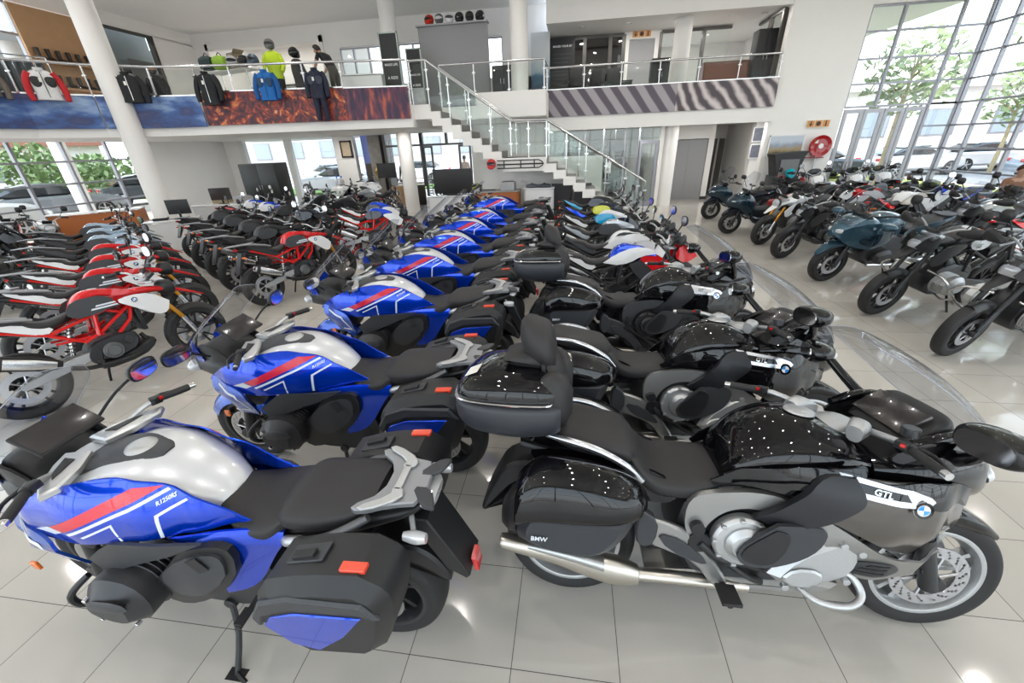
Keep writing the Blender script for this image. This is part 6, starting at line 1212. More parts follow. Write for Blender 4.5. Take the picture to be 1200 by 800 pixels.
simple_cabinet((5.62, 15.7, 3.2), 'tall black cabinet at the right end of the upper walkway', .56, .45, 1.72, BLK)
simple_cabinet((2.55, 15.17, 3.2), 'low black cabinet in front of the upstairs column', .52, .4, 1.1, BLK)
o = desk((4.62, 15.9, 3.2), 0, 'reddish brown reception desk behind the upper right balustrade', 1.35, .6, 1.0, mat('brown_wood_top', (.16, .06, .035), .4), mat('brown_wood', (.19, .07, .045), .45), name='reception_desk')
simple_cabinet((3.8, 15.3, 3.2), 'low dark box on the floor by the upper column', .45, .3, .28, BLK)
for i, x in enumerate((-.35, .55, 1.25, .1)):
    c = office_chair((x, 16.1 if i < 3 else 15.5, 3.2), 200+30*i, ['black office chair nearest the mountain poster upstairs', 'black office chair in the middle of the upper walkway', 'black office chair beside the low table upstairs', 'black office chair close to the upper glass balustrade'][i])
desk((1.35, 15.5, 3.2), 0, 'low dark green table behind the upper right balustrade', .9, .5, .62, mat('dark_green_top', (.02, .03, .025), .2), mat('dark_green_side', (.02, .03, .025), .4), 'table', name='low_table')
simple_cabinet((-2.15, 14.3, 3.2), 'black cabinet between the grey partition and the round column', .62, .45, 1.05, BLK)
o = T_('hanging_coat', (-1.98, 15.6, 3.3), 'long black coat on a stand behind the round column', 'coat'); make('coat', rot(loft([(0, 0, 0, .05, .04, .04, 2.2), (.12, 0, 0, .16, .10, .10, 2.4), (.8, 0, 0, .15, .11, .11, 2.4), (1.3, 0, 0, .18, .12, .12, 2.4)], 16, 3), 'Y', 90, (0, 0, 0)), mat('coat_black', (.02, .02, .02), .8), o).location = (0, 0, 1.75); make('coat_stand', merge(tube([(0, 0, -.08), (0, 0, 1.9)], .02, 8, 1), cyl((0, 0, -.08), .2, .03, 'z')), STEEL, o)
# jackets hanging on the mezzanine rail
def on_rail(i, t, dz=-.02, out=.24):
    a, b = Vector(MEZ[i]), Vector(MEZ[i+1]); p = a.lerp(b, t); d = (b-a).normalized(); n = Vector((d.y, -d.x)) ; n = n if n.y < 0 or n.x > 0 else -n
    n = Vector((-d.y, d.x)); n = n if n.dot(Vector((-p.x, -p.y))) > 0 else -n
    return (p.x+n.x*out, p.y+n.y*out, 4.2+dz-.18), math.degrees(math.atan2(n.y, n.x))+90
L, a_ = on_rail(1, .30); jacket(L, a_, 'dark navy riding suit with white stripes near the purple banner', (.012, .016, .035), accent=mat('navy_trim', (.03, .035, .06), .6), long=.62, wide=.22, trous=True)
L, a_ = on_rail(1, .95); jacket(L, a_, 'bright blue riding jacket hanging over the fireworks banner', (.01, .13, .42), sleeve=(.008, .09, .30), accent=mat('blue_jacket_dark', (.012, .05, .12), .7), long=.62, wide=.25)
L, a_ = on_rail(2, .78); jacket(L, a_, 'black riding jacket hanging at the left end of the fireworks banner', (.012, .013, .015), long=.68, wide=.25)
L, a_ = on_rail(4, .35); jacket(L, a_, 'black riding jacket hanging on the blue banner right of the tall column', (.014, .014, .015), long=.60, wide=.27)
L, a_ = on_rail(5, .62, out=.26); jacket(L, a_, 'red, white and black riding jacket on the mountain banner', (.62, .62, .62), sleeve=(.45, .015, .02), accent=mat('jacket_black_panel', (.02, .022, .022), .7), long=.58, wide=.26)
L, a_ = on_rail(6, .42, out=.26); jacket(L, a_, 'long grey riding coat at the far left of the mezzanine rail', (.09, .085, .08), sleeve=(.12, .10, .085), long=.55, wide=.30)
# mannequins, helmets and shelving behind the rail
def mannequin(loc, rz, label, body, hel, vis=(.02, .02, .02)):
    o = T_('mannequin', loc, label, 'mannequin', None, rz); B = mat('mq_'+label[:16], body, .75, noise=.15, bump=.4, bscale=30)
    make('torso', rot(loft([(-1.45, 0, 0, .06, .06, .06, 2.2), (-1.40, 0, 0, .17, .10, .10, 2.4), (-1.2, 0, 0, .21, .13, .13, 2.5), (-.95, 0, 0, .18, .12, .12, 2.4), (-.8, 0, 0, .19, .13, .13, 2.4)], 20, 4), 'Y', 90), B, o)
    for s in (1, -1): make('arm', tube([(0, s*.17, 1.36), (.04, s*.26, 1.12), (.16, s*.24, .95)], [.07, .06, .05], 12, 4), B, o)
    for s in (1, -1): make('leg', tube([(0, s*.09, .85), (.01, s*.10, .45), (0, s*.10, .02)], [.10, .07, .055], 12, 4), mat('mq_trousers', (.02, .02, .022), .8), o)
    make('stand_plate', cyl((0, 0, .01), .22, .02, 'z'), STEEL, o)
    make('helmet_shell', mv(loft([(-.13, 0, .12, .05, .05, .05, 2), (-.11, 0, .13, .095, .09, .09, 2.1), (-.03, 0, .14, .125, .125, .13, 2.2), (.05, 0, .13, .12, .115, .12, 2.3), (.11, 0, .09, .08, .06, .08, 2.3), (.14, 0, .07, .03, .03, .03, 2.2)], 18, 3), 0, 0, 1.46), paint('mqh_'+label[:16], hel), o)
    make('visor', mv(loft([(.05, 0, .14, .121, .045, .03, 2.2), (.10, 0, .14, .098, .05, .03, 2.2), (.13, 0, .135, .05, .03, .02, 2)], 16, 3), 0, 0, 1.46), paint('mqv_'+label[:16], vis), o); return o
mannequin((-8.2, 12.25, 3.2), -80, 'mannequin in a neon yellow jacket and grey patterned helmet', (.45, .60, .02), (.10, .10, .10))
mannequin((-7.6, 12.35, 3.0), 60, 'dark dressed mannequin with a black helmet between the neon one and the person', (.025, .025, .028), (.01, .01, .01))
person('person in a black T-shirt leaning over the mezzanine table', (-6.55, 12.35, 3.2), 75, dict(chest=(0, .22, 1.24), waist=(0, .08, 1.08), neck=(0, .34, 1.34), chin=(0, .40, 1.38), head=(0, .46, 1.42), crown=(0, .52, 1.49), shL=(-.17, .28, 1.30), shR=(.17, .28, 1.30), elL=(-.22, .38, 1.08), elR=(.22, .38, 1.08), wrL=(-.18, .52, .92), wrR=(.18, .52, .92), hdL=(-.18, .60, .90), hdR=(.18, .60, .90)), (.012, .012, .014), (.05, .045, .04), sleeves=False)
desk((-6.3, 13.3, 3.2), 8, 'counter with papers behind the navy suit on the mezzanine', 1.5, .6, .92, WHITEP, WHITEP, 'counter', name='counter')
for i, (x, y, c, l) in enumerate(((-9.75, 11.7, (.012, .03, .03), 'dark green bag on the shelf at the bend of the mezzanine rail'), (-9.4, 11.75, (.25, .42, .04), 'lime green bag on the shelf at the bend of the mezzanine rail'))):
    o = T_('kit_bag', (x, y, 4.2), l, 'bag'); make('bag_body', loft([(-.17, 0, .16, .12, .14, .14, 2.8), (0, 0, .17, .15, .17, .16, 2.8), (.17, 0, .16, .12, .14, .14, 2.8)], 18, 3), mat('bag_'+l[:9], c, .7, noise=.3, bscale=20), o); make('bag_handle', tube([(-.08, 0, .32), (0, 0, .40), (.08, 0, .32)], .01, 6, 3), BLK, o)
sh = T_('display_shelf', (-9.4, 11.95, 3.2), 'glass and steel display shelf at the bend of the mezzanine', 'shelf', None, -15)
make('upright', merge(*[tube([(x, y, 0), (x, y, 1.02)], .014, 6, 1) for x in (-.6, .95) for y in (-.2, .2)]), STEEL, sh); make('shelf_board', merge(box(-.62, .97, -.22, .22, .98, 1.0), box(-.62, .97, -.22, .22, .5, .52)), mat('shelf_white', (.7, .7, .69), .4), sh)
o = T_('cardboard_box', (-9.05, 11.9, 4.2), 'brown open box beside the lime bag on the mezzanine shelf', 'box', None, -15); make('box_body', box(-.12, .12, -.15, .15, 0, .38), mat('cardboard', (.22, .18, .12), .8), o); make('box_flap', mv(rot(box(0, .12, -.15, .15, 0, .006), 'Y', -40), .12, 0, .375), mat('cardboard', (.22, .18, .12)), o)
helmet((-8.88, 11.5, 4.2), 'open black and white helmet next to the brown box', (.35, .35, .36), -60); helmet((-8.58, 11.55, 4.2), 'black helmet on the mezzanine shelf beside the grey one', (.02, .02, .022), -80); helmet((-8.27, 11.5, 4.2), 'dull blue grey helmet on the mezzanine shelf nearest the neon mannequin', (.07, .10, .13), -100)
# wooden shoe wall and its boots
wb = T_('boot_display_wall', (-14.35, 12.0, 3.2), 'plywood display wall carrying riding boots on the mezzanine', 'display'); PLY = mat('plywood', (.42, .24, .12), .55, noise=.12, bscale=4)
make('plywood_panel', box(-.03, .03, -.95, .9, .5, 2.65), PLY, wb)
for z in (.78, 1.38): make('shelf_board', box(.03, .34, -.95, .9, z, z+.03), PLY, wb)
LEA = mat('boot_leather', (.035, .025, .02), .5)
def boot(x, y, z, i):
    o = T_('riding_boot', (x, y, z), 'dark brown riding boot standing on the plywood display wall', 'boot', 'riding boots on the plywood wall')
    make('boot_shaft', loft([(-.04, 0, .06, .045, .06, .055, 2.4), (.08, 0, .05, .045, .05, .045, 2.4), (.18, 0, .035, .035, .03, .03, 2.2)], 12, 2), LEA, o); make('boot_leg', tube([(-.01, 0, .08), (-.02, 0, .20), (-.02, 0, .30)], [.045, .048, .055], 12, 2), LEA, o); make('sole', box(-.06, .19, -.045, .045, 0, .018), RUB, o); return o
k = 0
for z in (4.01, 4.61):
    for j in range(7): boot(-14.22, 11.2+.25*j, z, k); k += 1
o = poster('glass_poster', (-14.45, 14.4, 3.2), .9, 1.9, mat('poster_grey_print', (.10, .10, .10), .4), 'grey poster of a rider behind the dark frame upstairs', rz=90)
mannequin((-13.75, 14.0, 3.15), -50, 'mannequin in a black shirt and open helmet beside the dark frame', (.015, .015, .017), (.03, .03, .03), (.35, .2, .14))
rk = T_('clothes_rack', (-13.2, 9.4, 3.2), 'low clothes rack of dark jackets behind the far left rail', 'rack', None, 70); make('rack_frame', merge(tube([(-.9, 0, 0), (-.9, 0, 1.25)], .015, 8, 1), tube([(.9, 0, 0), (.9, 0, 1.25)], .015, 8, 1), tube([(-.9, 0, 1.25), (.9, 0, 1.25)], .015, 8, 1), box(-.95, -.85, -.25, .25, 0, .03), box(.85, .95, -.25, .25, 0, .03)), STEEL, rk)
for j in range(9):
    o = T_('hanging_jacket', (-13.2+(-.72+.18*j)*cos(math.radians(70)), 9.4+(-.72+.18*j)*sin(math.radians(70)), 4.35), 'dark grey jacket hanging on the low clothes rack', 'jacket', 'jackets on the low clothes rack', 70)
    make('jacket_body', rot(loft([(.0, 0, 0, .05, .03, .03, 2.4), (.06, 0, 0, .2, .05, .05, 2.6), (.4, 0, 0, .22, .06, .06, 2.6), (.7, 0, 0, .24, .065, .065, 2.6)], 14, 3), 'Y', 90), mat('rack_fabric', (.05, .055, .06), .8), o); make('hook', tube([(0, 0, 0), (0, 0, .06)], .004, 5, 1), STEEL, o)

# ------------------------------------------------------------------ things on the ground floor
reel = T_('fire_hose_reel', (7.39, 14.62, 1.76), 'large red fire hose reel on the white pier', 'hose reel'); RD = paint('fire_red', (.35, .012, .015))
make('drum', merge(cyl((0, 0, 0), .29, .10, n=40), lathe([(.20, -.06), (.29, -.08), (.30, -.05), (.20, -.03)], 40)), RD, reel); make('hub', cyl((0, -.07, 0), .07, .03), WHITEP, reel); make('instruction_label', box(-.20, -.10, -.062, -.058, .08, .18), PAPER, reel)
make('wall_bracket', box(-.28, .2, .02, .17, -.33, -.30), RD, reel); make('supply_pipe', tube([(.02, .10, -.28), (.02, .12, -.7), (-.05, .13, -.95)], .02, 8, 1), STEEL, reel)
for i, x in enumerate((7.12, 7.42)):
    e = T_('fire_extinguisher', (x, 14.55, .45), ['red fire extinguisher on the pier, the one on the left under the hose reel', 'red fire extinguisher on the pier, the one on the right under the hose reel'][i], 'fire extinguisher')
    make('cylinder', lathe([(0, 0), (.075, 0), (.08, .03), (.08, .36), (.05, .43), (.025, .45), (0, .45)], 24, 'z'), RD, e); make('valve', merge(cyl((0, 0, .47), .02, .05, 'z'), box(-.08, .03, -.01, .01, .49, .51)), DGREY, e); make('hose', tube([(.02, 0, .47), (.10, 0, .42), (.10, 0, .15)], .010, 6, 3), RUB, e); make('label', lathe([(.081, .12), (.081, .28)], 24, 'z'), PAPER, e); make('wall_bracket', box(-.05, .05, .07, .26, .2, .24), DGREY, e)
def landscape_mat():
    M = bpy.data.materials.new('landscape_print'); M.use_nodes = True; n = M.node_tree.nodes; L = M.node_tree.links; b = n['Principled BSDF']; t = n.new('ShaderNodeTexCoord'); z = n.new('ShaderNodeTexNoise'); z.inputs['Scale'].default_value = 5; z.inputs['Detail'].default_value = 6
    s = n.new('ShaderNodeSeparateXYZ'); L.new(t.outputs['Generated'], s.inputs[0]); L.new(t.outputs['Object'], z.inputs[0]); a = n.new('ShaderNodeMath'); a.operation = 'MULTIPLY_ADD'; L.new(z.outputs[0], a.inputs[0]); a.inputs[1].default_value = .5; L.new(s.outputs['Z'], a.inputs[2])
    r = n.new('ShaderNodeValToRGB'); e = r.color_ramp.elements; e.new(.5); e.new(.6)
    for k, (p, c) in enumerate([(.35, (.05, .045, .03)), (.6, (.35, .26, .13)), (.8, (.28, .33, .42)), (1, (.5, .55, .62))]): e[k].position = p; e[k].color = (*c, 1)
    L.new(a.outputs[0], r.inputs[0]); L.new(r.outputs[0], b.inputs[0]); return M
o = poster('framed_print', (6.48, 14.75, 1.50), .96, .58, landscape_mat(), 'framed landscape print with a building left of the hose reel', 'picture'); make('frame', merge(box(-.5, .5, -.02, .02, .57, .60), box(-.5, .5, -.02, .02, -.02, .01), box(-.5, -.47, -.02, .02, 0, .6), box(.47, .5, -.02, .02, 0, .6)), WHITEP, o)
for i, z in enumerate((1.95, 1.45)):
    o = poster('framed_photo', (6.05, 15.86, z), .28, .38, mat('photo_print_grey', (.15, .16, .2), .4, noise=.5, bscale=9), ['upper small framed photo on the wall by the hallway', 'lower small framed photo on the wall by the hallway'][i], 'picture'); make('mount', box(-.17, .17, -.012, .012, -.03, .41), WHITEP, o)
db = T_('display_stand', (6.35, 14.2, 0), 'black flared display stand with a turquoise item beside the pier', 'display', None, 0)
make('hood', prism([(-.48, 1.60), (.48, 1.66), (.40, 1.52), (.30, 1.0), (-.30, 1.0), (-.42, 1.5)], -.25, .25, .01, 0), BLK, db); make('recess', box(-.24, .26, -.27, -.25, 1.02, 1.45), mat('recess_grey', (.16, .16, .16), .5), db); make('base', box(-.35, .35, -.25, .3, 0, 1.0), GREYPL, db, bevel=.01); make('red_strip', box(-.24, .26, -.29, -.26, .98, 1.02), RED, db)
hp = helmet((6.4, 13.85, .93), 'turquoise topped helmet in front of the black display stand', (.0, .35, .42), -90); o = T_('low_plinth', (6.4, 13.8, 0), 'black plinth carrying the turquoise helmet', 'plinth'); make('plinth_body', box(-.25, .25, -.1, .12, 0, .93), BLK, o, bevel=.01)
# under the stairs
o = T_('television', (-3.75, 13.25, .80), 'large dark television on the counter under the stairs', 'television'); make('bezel', box(-.62, .62, -.03, .03, 0, .72), BLK, o, bevel=.01); make('screen', box(-.59, .59, -.034, -.03, .03, .69), mat('tv_screen', (.012, .010, .010), .25), o); make('foot', box(-.2, .2, -.1, .1, -.05, .0), BLK, o)
desk((-3.8, 13.15, 0), 0, 'low white counter carrying the television under the stairs', 1.5, .5, .75, WHITEP, WHITEP, 'counter', name='counter')
ORW = mat('orange_wood', (.36, .11, .03), .45, noise=.1, bscale=5)
desk((-2.15, 12.4, 0), 0, 'orange wood desk under the stair landing', 1.3, .55, .95, mat('grey_top', (.25, .25, .25), .4), ORW)
printer((-1.85, 12.45, .95), -90, 'grey printer on the orange wood desk')
o = T_('keyboard', (-2.45, 12.35, .95), 'dark keyboard on the orange wood desk', 'keyboard'); make('keyboard_body', box(-.22, .22, -.07, .07, 0, .02), BLK, o); make('key_block', box(-.20, .20, -.055, .055, .02, .026), GREYPL, o)
desk((-.95, 12.6, 0), 0, 'white shelf desk with folded grey clothes under the stairs', .9, .5, .98, WHITEP, WHITEP)
for i, (x, c) in enumerate(((-1.15, (.10, .11, .13)), (-.78, (.06, .07, .09)))):
    o = T_('folded_jacket', (x, 12.5, .98), ['folded grey jacket, the lighter one on the white shelf desk', 'folded dark blue grey jacket on the white shelf desk'][i], 'clothes'); make('folded_body', loft([(-.17, 0, .05, .12, .03, .04, 3), (0, 0, .06, .16, .05, .06, 3), (.17, 0, .05, .12, .03, .04, 3)], 14, 3), mat('folded_cloth_%d' % i, c, .8, bump=.5), o)
    make('collar', tube([(-.05, -.1, .10), (0, 0, .12), (-.05, .1, .10)], .015, 6, 2), mat('folded_cloth_%d' % i, c), o)
office_chair((-.28, 10.4, 0), 175, 'black mesh office chair at the end of the aisle between the motorcycles')
o = T_('trolley_frame', (-1.55, 12.13, 1.64), 'black tubular ladder frame mounted flat on the white stair side', 'frame')
make('tube_frame', merge(tube([(-.55, 0, .10), (.62, 0, .10), (.72, 0, .05), (.75, 0, 0), (.72, 0, -.05), (.62, 0, -.10), (-.55, 0, -.10)], .014, 8, 1), tube([(-.55, 0, 0), (.74, 0, 0)], .018, 8, 1), *[tube([(x, 0, -.10), (x, 0, .10)], .016, 8, 1) for x in (-.35, .12, .50)]), BLK, o); make('mount_bolt', merge(cyl((-.35, .04, 0), .02, .08), cyl((.5, .04, 0), .02, .08)), STEEL, o)
helmet((-2.25, 12.06, 1.52), 'red and black helmet mounted on the white stair side', (.45, .02, .02), -90)
# glazed office contents
simple_cabinet((1.7, 18.55, 0), 'dark filing cabinet inside the glazed office', 1.0, .45, 1.3, DGREY)
for i, (x, z) in enumerate(((.3, 1.75), (1.6, 1.95))):
    o = T_('wall_monitor', (x, 17.6, z), ['dark wall screen seen through the office glass above the landing', 'black wall screen seen through the office glass beside the handrail'][i], 'monitor'); make('bezel', box(-.3, .3, -.03, .03, -.2, .2), BLK, o); make('screen', box(-.28, .28, -.034, -.03, -.18, .18), LCD, o); make('ceiling_arm', tube([(0, .03, .1), (0, .03, 2.52-z)], .015, 6, 1), STEEL, o)
desk((.6, 17.8, 0), 0, 'pale desk inside the glazed office', 1.6, .7, .75, WHITEP, mat('pale_grey_panel', (.5, .5, .5), .5))
for j in range(5):
    o = T_('file_shelf', (-.2+.55*j, 19.25, 0), 'grey shelf of files along the back of the glazed office', 'shelf', 'file shelves in the glazed office'); make('shelf_frame', merge(box(-.26, -.24, -.15, .15, 0, 2.0), box(.24, .26, -.15, .15, 0, 2.0), *[box(-.25, .25, -.15, .15, .1+.45*q, .12+.45*q) for q in range(5)]), STEEL, o); make('file_row', merge(*[box(-.22+.07*w, -.165+.07*w, -.12, .10, .12+.45*q, .40+.45*q) for q in range(4) for w in range(6)]), mat('files_brown_grey', (.20, .16, .13), .7, noise=.4, bscale=12), o)
o = poster('taped_notice', (1.22, 15.45, 1.12), .20, .34, PAPER, 'white notice taped to the glass beside the handrail', 'notice', t=.006); make('print_block', box(-.06, .06, -.005, -.0035, .08, .20), mat('print_grey', (.35, .35, .36), .6), o)
# left side desks
desk((-10.0, 9.2, 0), 38, 'white sales desk with a flat front beside the round column', 1.15, .65, .75, WHITEP, WHITEP)
monitor((-9.75, 9.25, .75), 200, 'black desk monitor standing on the white sales desk', .5, .34)
o = T_('desk_organiser', (-10.15, 9.05, .75), 'small dark tray with papers on the white sales desk', 'tray', None, 38); make('tray_body', box(-.15, .15, -.11, .11, 0, .06), BLK, o); make('paper_stack', box(-.13, .13, -.09, .09, .06, .075), PAPER, o)
desk((-12.55, 9.55, 0), 35, 'orange wood counter with a white top left of the round column', 1.9, .6, .95, WHITEP, ORW, 'counter', name='counter')
desk((-11.2, 12.3, 0), 10, 'pale desk behind the round column against the white wall', 1.7, .7, .75, WHITEP, mat('pale_grey_panel', (.5, .5, .5)))
monitor((-11.15, 12.2, .75), 15, 'black desk monitor on the pale desk behind the column', .62, .36); printer((-10.55, 12.4, .75), -100, 'grey printer on the pale desk behind the column')
o = T_('paper_pile', (-11.5, 12.6, .75), 'stack of brown folders behind the desk monitor', 'folders'); make('folder_stack', box(-.25, .25, -.16, .16, 0, .42), mat('folder_brown', (.30, .24, .14), .7), o); make('top_sheet', box(-.22, .24, -.15, .15, .42, .43), PAPER, o)
simple_cabinet((-10.75, 14.0, 0), 'tall black cabinet standing in front of the white wall', 1.35, .7, 1.86, mat('black_cabinet', (.012, .014, .014), .35))
simple_cabinet((-6.6, 16.2, 0), 'brown chipboard cabinet beside the entrance', .85, .4, .82, mat('chipboard', (.38, .24, .13), .6))
o = T_('television', (-7.35, 16.55, .8), 'black television on a stand left of the entrance', 'television'); make('bezel', box(-.38, .38, -.03, .03, .3, .85), BLK, o); make('screen', box(-.36, .36, -.034, -.03, .33, .82), mat('tv_screen', (.012, .01, .01)), o); make('stand', merge(box(-.02, .02, 0, .03, -.8, .4), box(-.25, .25, -.15, .15, -.8, -.77)), BLK, o)
o = poster('framed_certificate', (-9.05, 16.85, 1.95), .36, .5, mat('certificate_print', (.45, .36, .25), .5, noise=.3, bscale=15), 'dark framed certificate on the white pier at the back', 'picture'); make('frame', merge(box(-.24, .24, -.03, .02, .5, .56), box(-.24, .24, -.03, .02, -.06, 0), box(-.24, -.18, -.03, .02, -.06, .56), box(.18, .24, -.03, .02, -.06, .56)), mat('dark_frame_wood', (.03, .02, .015), .4), o)
o = T_('stone_pillar', (-7.95, 17.25, 0), 'grey stone pillar with a gold ornament beside the entrance', 'pillar'); make('shaft', box(-.25, .25, -.2, .2, 0, 2.66), mat('grey_stone', (.25, .23, .21), .7, noise=.3, bscale=6), o); make('gold_ornament', merge(*[tube([(0, -.24, 1.0+.1*q), (.08*sin(q*2.3), -.30, 1.12+.1*q), (-.06*cos(q), -.24, 1.3+.08*q)], .022, 6, 3) for q in range(5)]), mat('gold_leaf', (.65, .42, .10), .3, .9), o)
o = T_('office_plant_pot', (-8.35, 17.2, 0), 'dark slim display column left of the gold ornament', 'column'); make('column_body', box(-.12, .12, -.1, .1, 0, 1.6), mat('dark_brown_column', (.06, .045, .035), .5), o); make('cap', box(-.14, .14, -.12, .12, 1.6, 1.64), DARKALU, o); o.name = 'display_column'
sofa((9.25, 11.95, 0), 185, 'shorter black leather sofa by the window, left of the long one', 1.15)
sofa((9.4, 10.9, 0), 180, 'long black leather sofa nearest the right-hand window', 2.0)
person('seated person in a brown striped top on the long sofa by the window', (9.72, 10.9, .02), 165, dict(pelvis=(0, 0, .55), waist=(0, -.04, .70), chest=(0, -.05, .92), neck=(0, -.02, 1.07), chin=(0, .0, 1.13), head=(0, .02, 1.21), crown=(0, .02, 1.31), shL=(-.17, -.05, 1.0), shR=(.17, -.05, 1.0), elL=(-.22, .05, .78), elR=(.22, .05, .78), wrL=(-.12, .24, .72), wrR=(.12, .24, .72), hdL=(-.08, .31, .73), hdR=(.08, .31, .73), hiL=(-.10, .02, .54), hiR=(.10, .02, .54), knL=(-.12, .44, .55), knR=(.12, .44, .55), anL=(-.12, .46, .12), anR=(.12, .46, .12), toL=(-.12, .62, .06), toR=(.12, .62, .06)), (.22, .11, .07), (.05, .05, .07), hair=(.05, .02, .012))

# ------------------------------------------------------------------ outside
PAVE = mat('paving_pale', (.55, .47, .42), .8, noise=.1, bscale=1.5); GRASS = mat('lawn_green', (.16, .30, .05), .9, noise=.3, bscale=3); ASPH = mat('asphalt', (.30, .29, .29), .85, noise=.1, bscale=2)
struct('ground_outside', merge(box(X1+.1, 60, -30, 80, -.3, -.02), box(-60, X0-.1, -30, 80, -.3, -.02), box(X0-.1, X1+.1, 21, 80, -.3, -.02), box(X0-.1, X1+.1, -30, Y0-.1, -.3, -.02)), PAVE)
struct('lawn', merge(box(-30, -12, 22, 26, -.02, .04), box(-10, -3, 24, 26.5, -.02, .04), box(-27, -24.5, -5, 20, -.02, .04)), GRASS)
struct('lawn_right', merge(box(12.5, 15.5, 4, 30, -.02, .03), box(6, 12.5, 26, 29, -.02, .03)), mat('lawn_yellow_green', (.42, .45, .12), .9, noise=.3, bscale=3)); struct('road', box(16.5, 24, -20, 60, -.02, 0), ASPH)
def building(loc, sx, sy, sz, label, wall, roof=None, nwin=5, rz=0):
    o = T_('building', loc, label, 'building', None, rz); make('walls', box(-sx/2, sx/2, -sy/2, sy/2, 0, sz), wall, o, smooth=False)
    make('roof_slab', box(-sx/2-.3, sx/2+.3, -sy/2-.5, sy/2+.5, sz, sz+.35), roof or WHITE, o, smooth=False)
    for i in range(nwin):
        x = -sx/2+sx*(i+.5)/nwin; w = make('window', box(x-sx/nwin*.25, x+sx/nwin*.25, -sy/2-.04, -sy/2, sz*.4, sz*.75), ALU, o, smooth=False); make('pane', box(x-sx/nwin*.22, x+sx/nwin*.22, -sy/2-.06, -sy/2-.03, sz*.42, sz*.73), mat('far_window_pane', (.28, .33, .38), .15), w, smooth=False)
    return o
building((22, 34, 0), 26, 6, 4.2, 'low white building across the car park on the right', mat('white_render', (.75, .72, .70), .8), nwin=7)
building((34, 14, 0), 24, 6, 4.5, 'pink and white building beyond the trees on the right', mat('pinkish_render', (.62, .48, .44), .8), nwin=6, rz=-90)
building((-17, 40, 0), 26, 5, 4.0, 'grey parking building with white cars seen through the back window', mat('grey_render', (.45, .46, .48), .8), nwin=8)
building((6, 44, 0), 14, 5, 3.2, 'blue roofed low building beyond the entrance', mat('white_render', (.75, .72, .70)), mat('blue_roof', (.05, .12, .3), .6), nwin=3)
building((-36, 20, 0), 14, 6, 3.0, 'small house with a dull red roof beyond the hedge', mat('white_render', (.75, .72, .70)), mat('red_roof', (.35, .14, .10), .7), nwin=4, rz=60)
for a in [((-15.6, 27.5, 0), 0, 'white saloon car parked outside the back left window', (.75, .75, .76)), ((-10.4, 28.2, 0), 180, 'second white car parked further right outside the back window', (.72, .73, .75)), ((-12.6, 22.0, 0), 180, 'pale silver car right outside the back window', (.6, .62, .65)), ((-21.0, 14.5, 0), 60, 'grey car under the carport outside the left window', (.22, .24, .26)), ((-22.5, 20.0, 0), 65, 'dark grey car at the back of the left carport', (.09, .10, .11)), ((-18.0, 9.5, 0), 75, 'white van like car close to the left window', (.75, .75, .75)),
          ((17.0, 25.0, 0), 10, 'white car parked straight beyond the glass doors', (.75, .76, .78)), ((20.5, 20.5, 0), -20, 'silver blue car beyond the right-hand window', (.35, .42, .5)), ((12.3, 24.0, 0), 5, 'dark car parked behind the white one outside the doors', (.05, .055, .06)), ((24.0, 15.0, 0), -60, 'pale blue car between the tree trunks on the right', (.3, .38, .48)), ((21.5, 26.5, 0), 0, 'white pick-up coloured car at the end of the right parking row', (.7, .7, .72))]:
    car(a[0], a[1], a[2], a[3], suv='van' in a[2])
for i, a in enumerate([((14.0, 13.6, 0), 'leaning pale barked tree closest to the right-hand window', 6.5, 2.0, .20, 700, 1.1), ((17.6, 19.5, 0), 'tall thin tree behind the leaning one', 7.5, 2.2, .13, 800, .3), ((12.3, 19.5, 0), 'slim tree seen through the glass doors', 5.5, 1.6, .09, 600, .1), ((22.5, 13.5, 0), 'broad tree at the far right of the window', 7.0, 2.6, .2, 900, -.4), ((20.0, 24.0, 0), 'young tree between the parked cars on the right', 4.5, 1.5, .08, 500, .1), ((21.5, 6.5, 0), 'large tree beyond the lawn on the right', 8, 3, .22, 900, .2)]):
    tree(a[0], a[1], a[2], a[3], a[4], a[5], a[6], seed=i+3, trunkc=(.42, .34, .20), leafc=(.24, .30, .14))
for i in range(9):
    tree((-28+.3*(i % 3), 2+3.4*i, 0), 'bushy green tree in the line beyond the left window', 2.5+.3*(i % 3), 1.5, .10, 700, 0, seed=20+i, leafc=(.20, .28, .12), low=.15)
for o in [q for q in COL.objects if q.get('label', '') == 'bushy green tree in the line beyond the left window']: o['group'] = 'trees beyond the left window'
for i, (x, y) in enumerate(((-18.3, 17.0), (-19.5, 21.0), (-17.2, 12.8))): tag(make('carport_column', lathe([(.22, 0), (.22, 5.5)], 24, 'z', (x, y, 0)), WHITE), ['white carport column right outside the back left corner', 'white carport column furthest back outside', 'white carport column nearest the left window'][i], 'column')
tag(make('carport_roof', box(-24, -15.5, 12, 22, 5.5, 5.7), mat('carport_grey', (.35, .38, .42), .6), smooth=False), 'grey carport roof outside the left window', 'roof')
person('man in a beige shirt and shorts standing outside the entrance with his back turned', (-5.15, 20.6, -.02), 15, dict(wrL=(-.16, .2, 1.05), hdL=(-.10, .26, 1.08), wrR=(.16, .2, 1.05), hdR=(.10, .26, 1.08), knL=(-.11, 0, .5)), (.45, .36, .30), (.35, .22, .18), skin=(.5, .3, .22), sleeves=False)
person('person in dark clothes further away outside the entrance', (-4.55, 26.0, 0), 200, dict(), (.03, .04, .08), (.03, .03, .05))
person('person in a blue top at the edge of the entrance glazing', (-7.6, 19.0, -.02), 170, dict(), (.10, .16, .24), (.05, .05, .06))
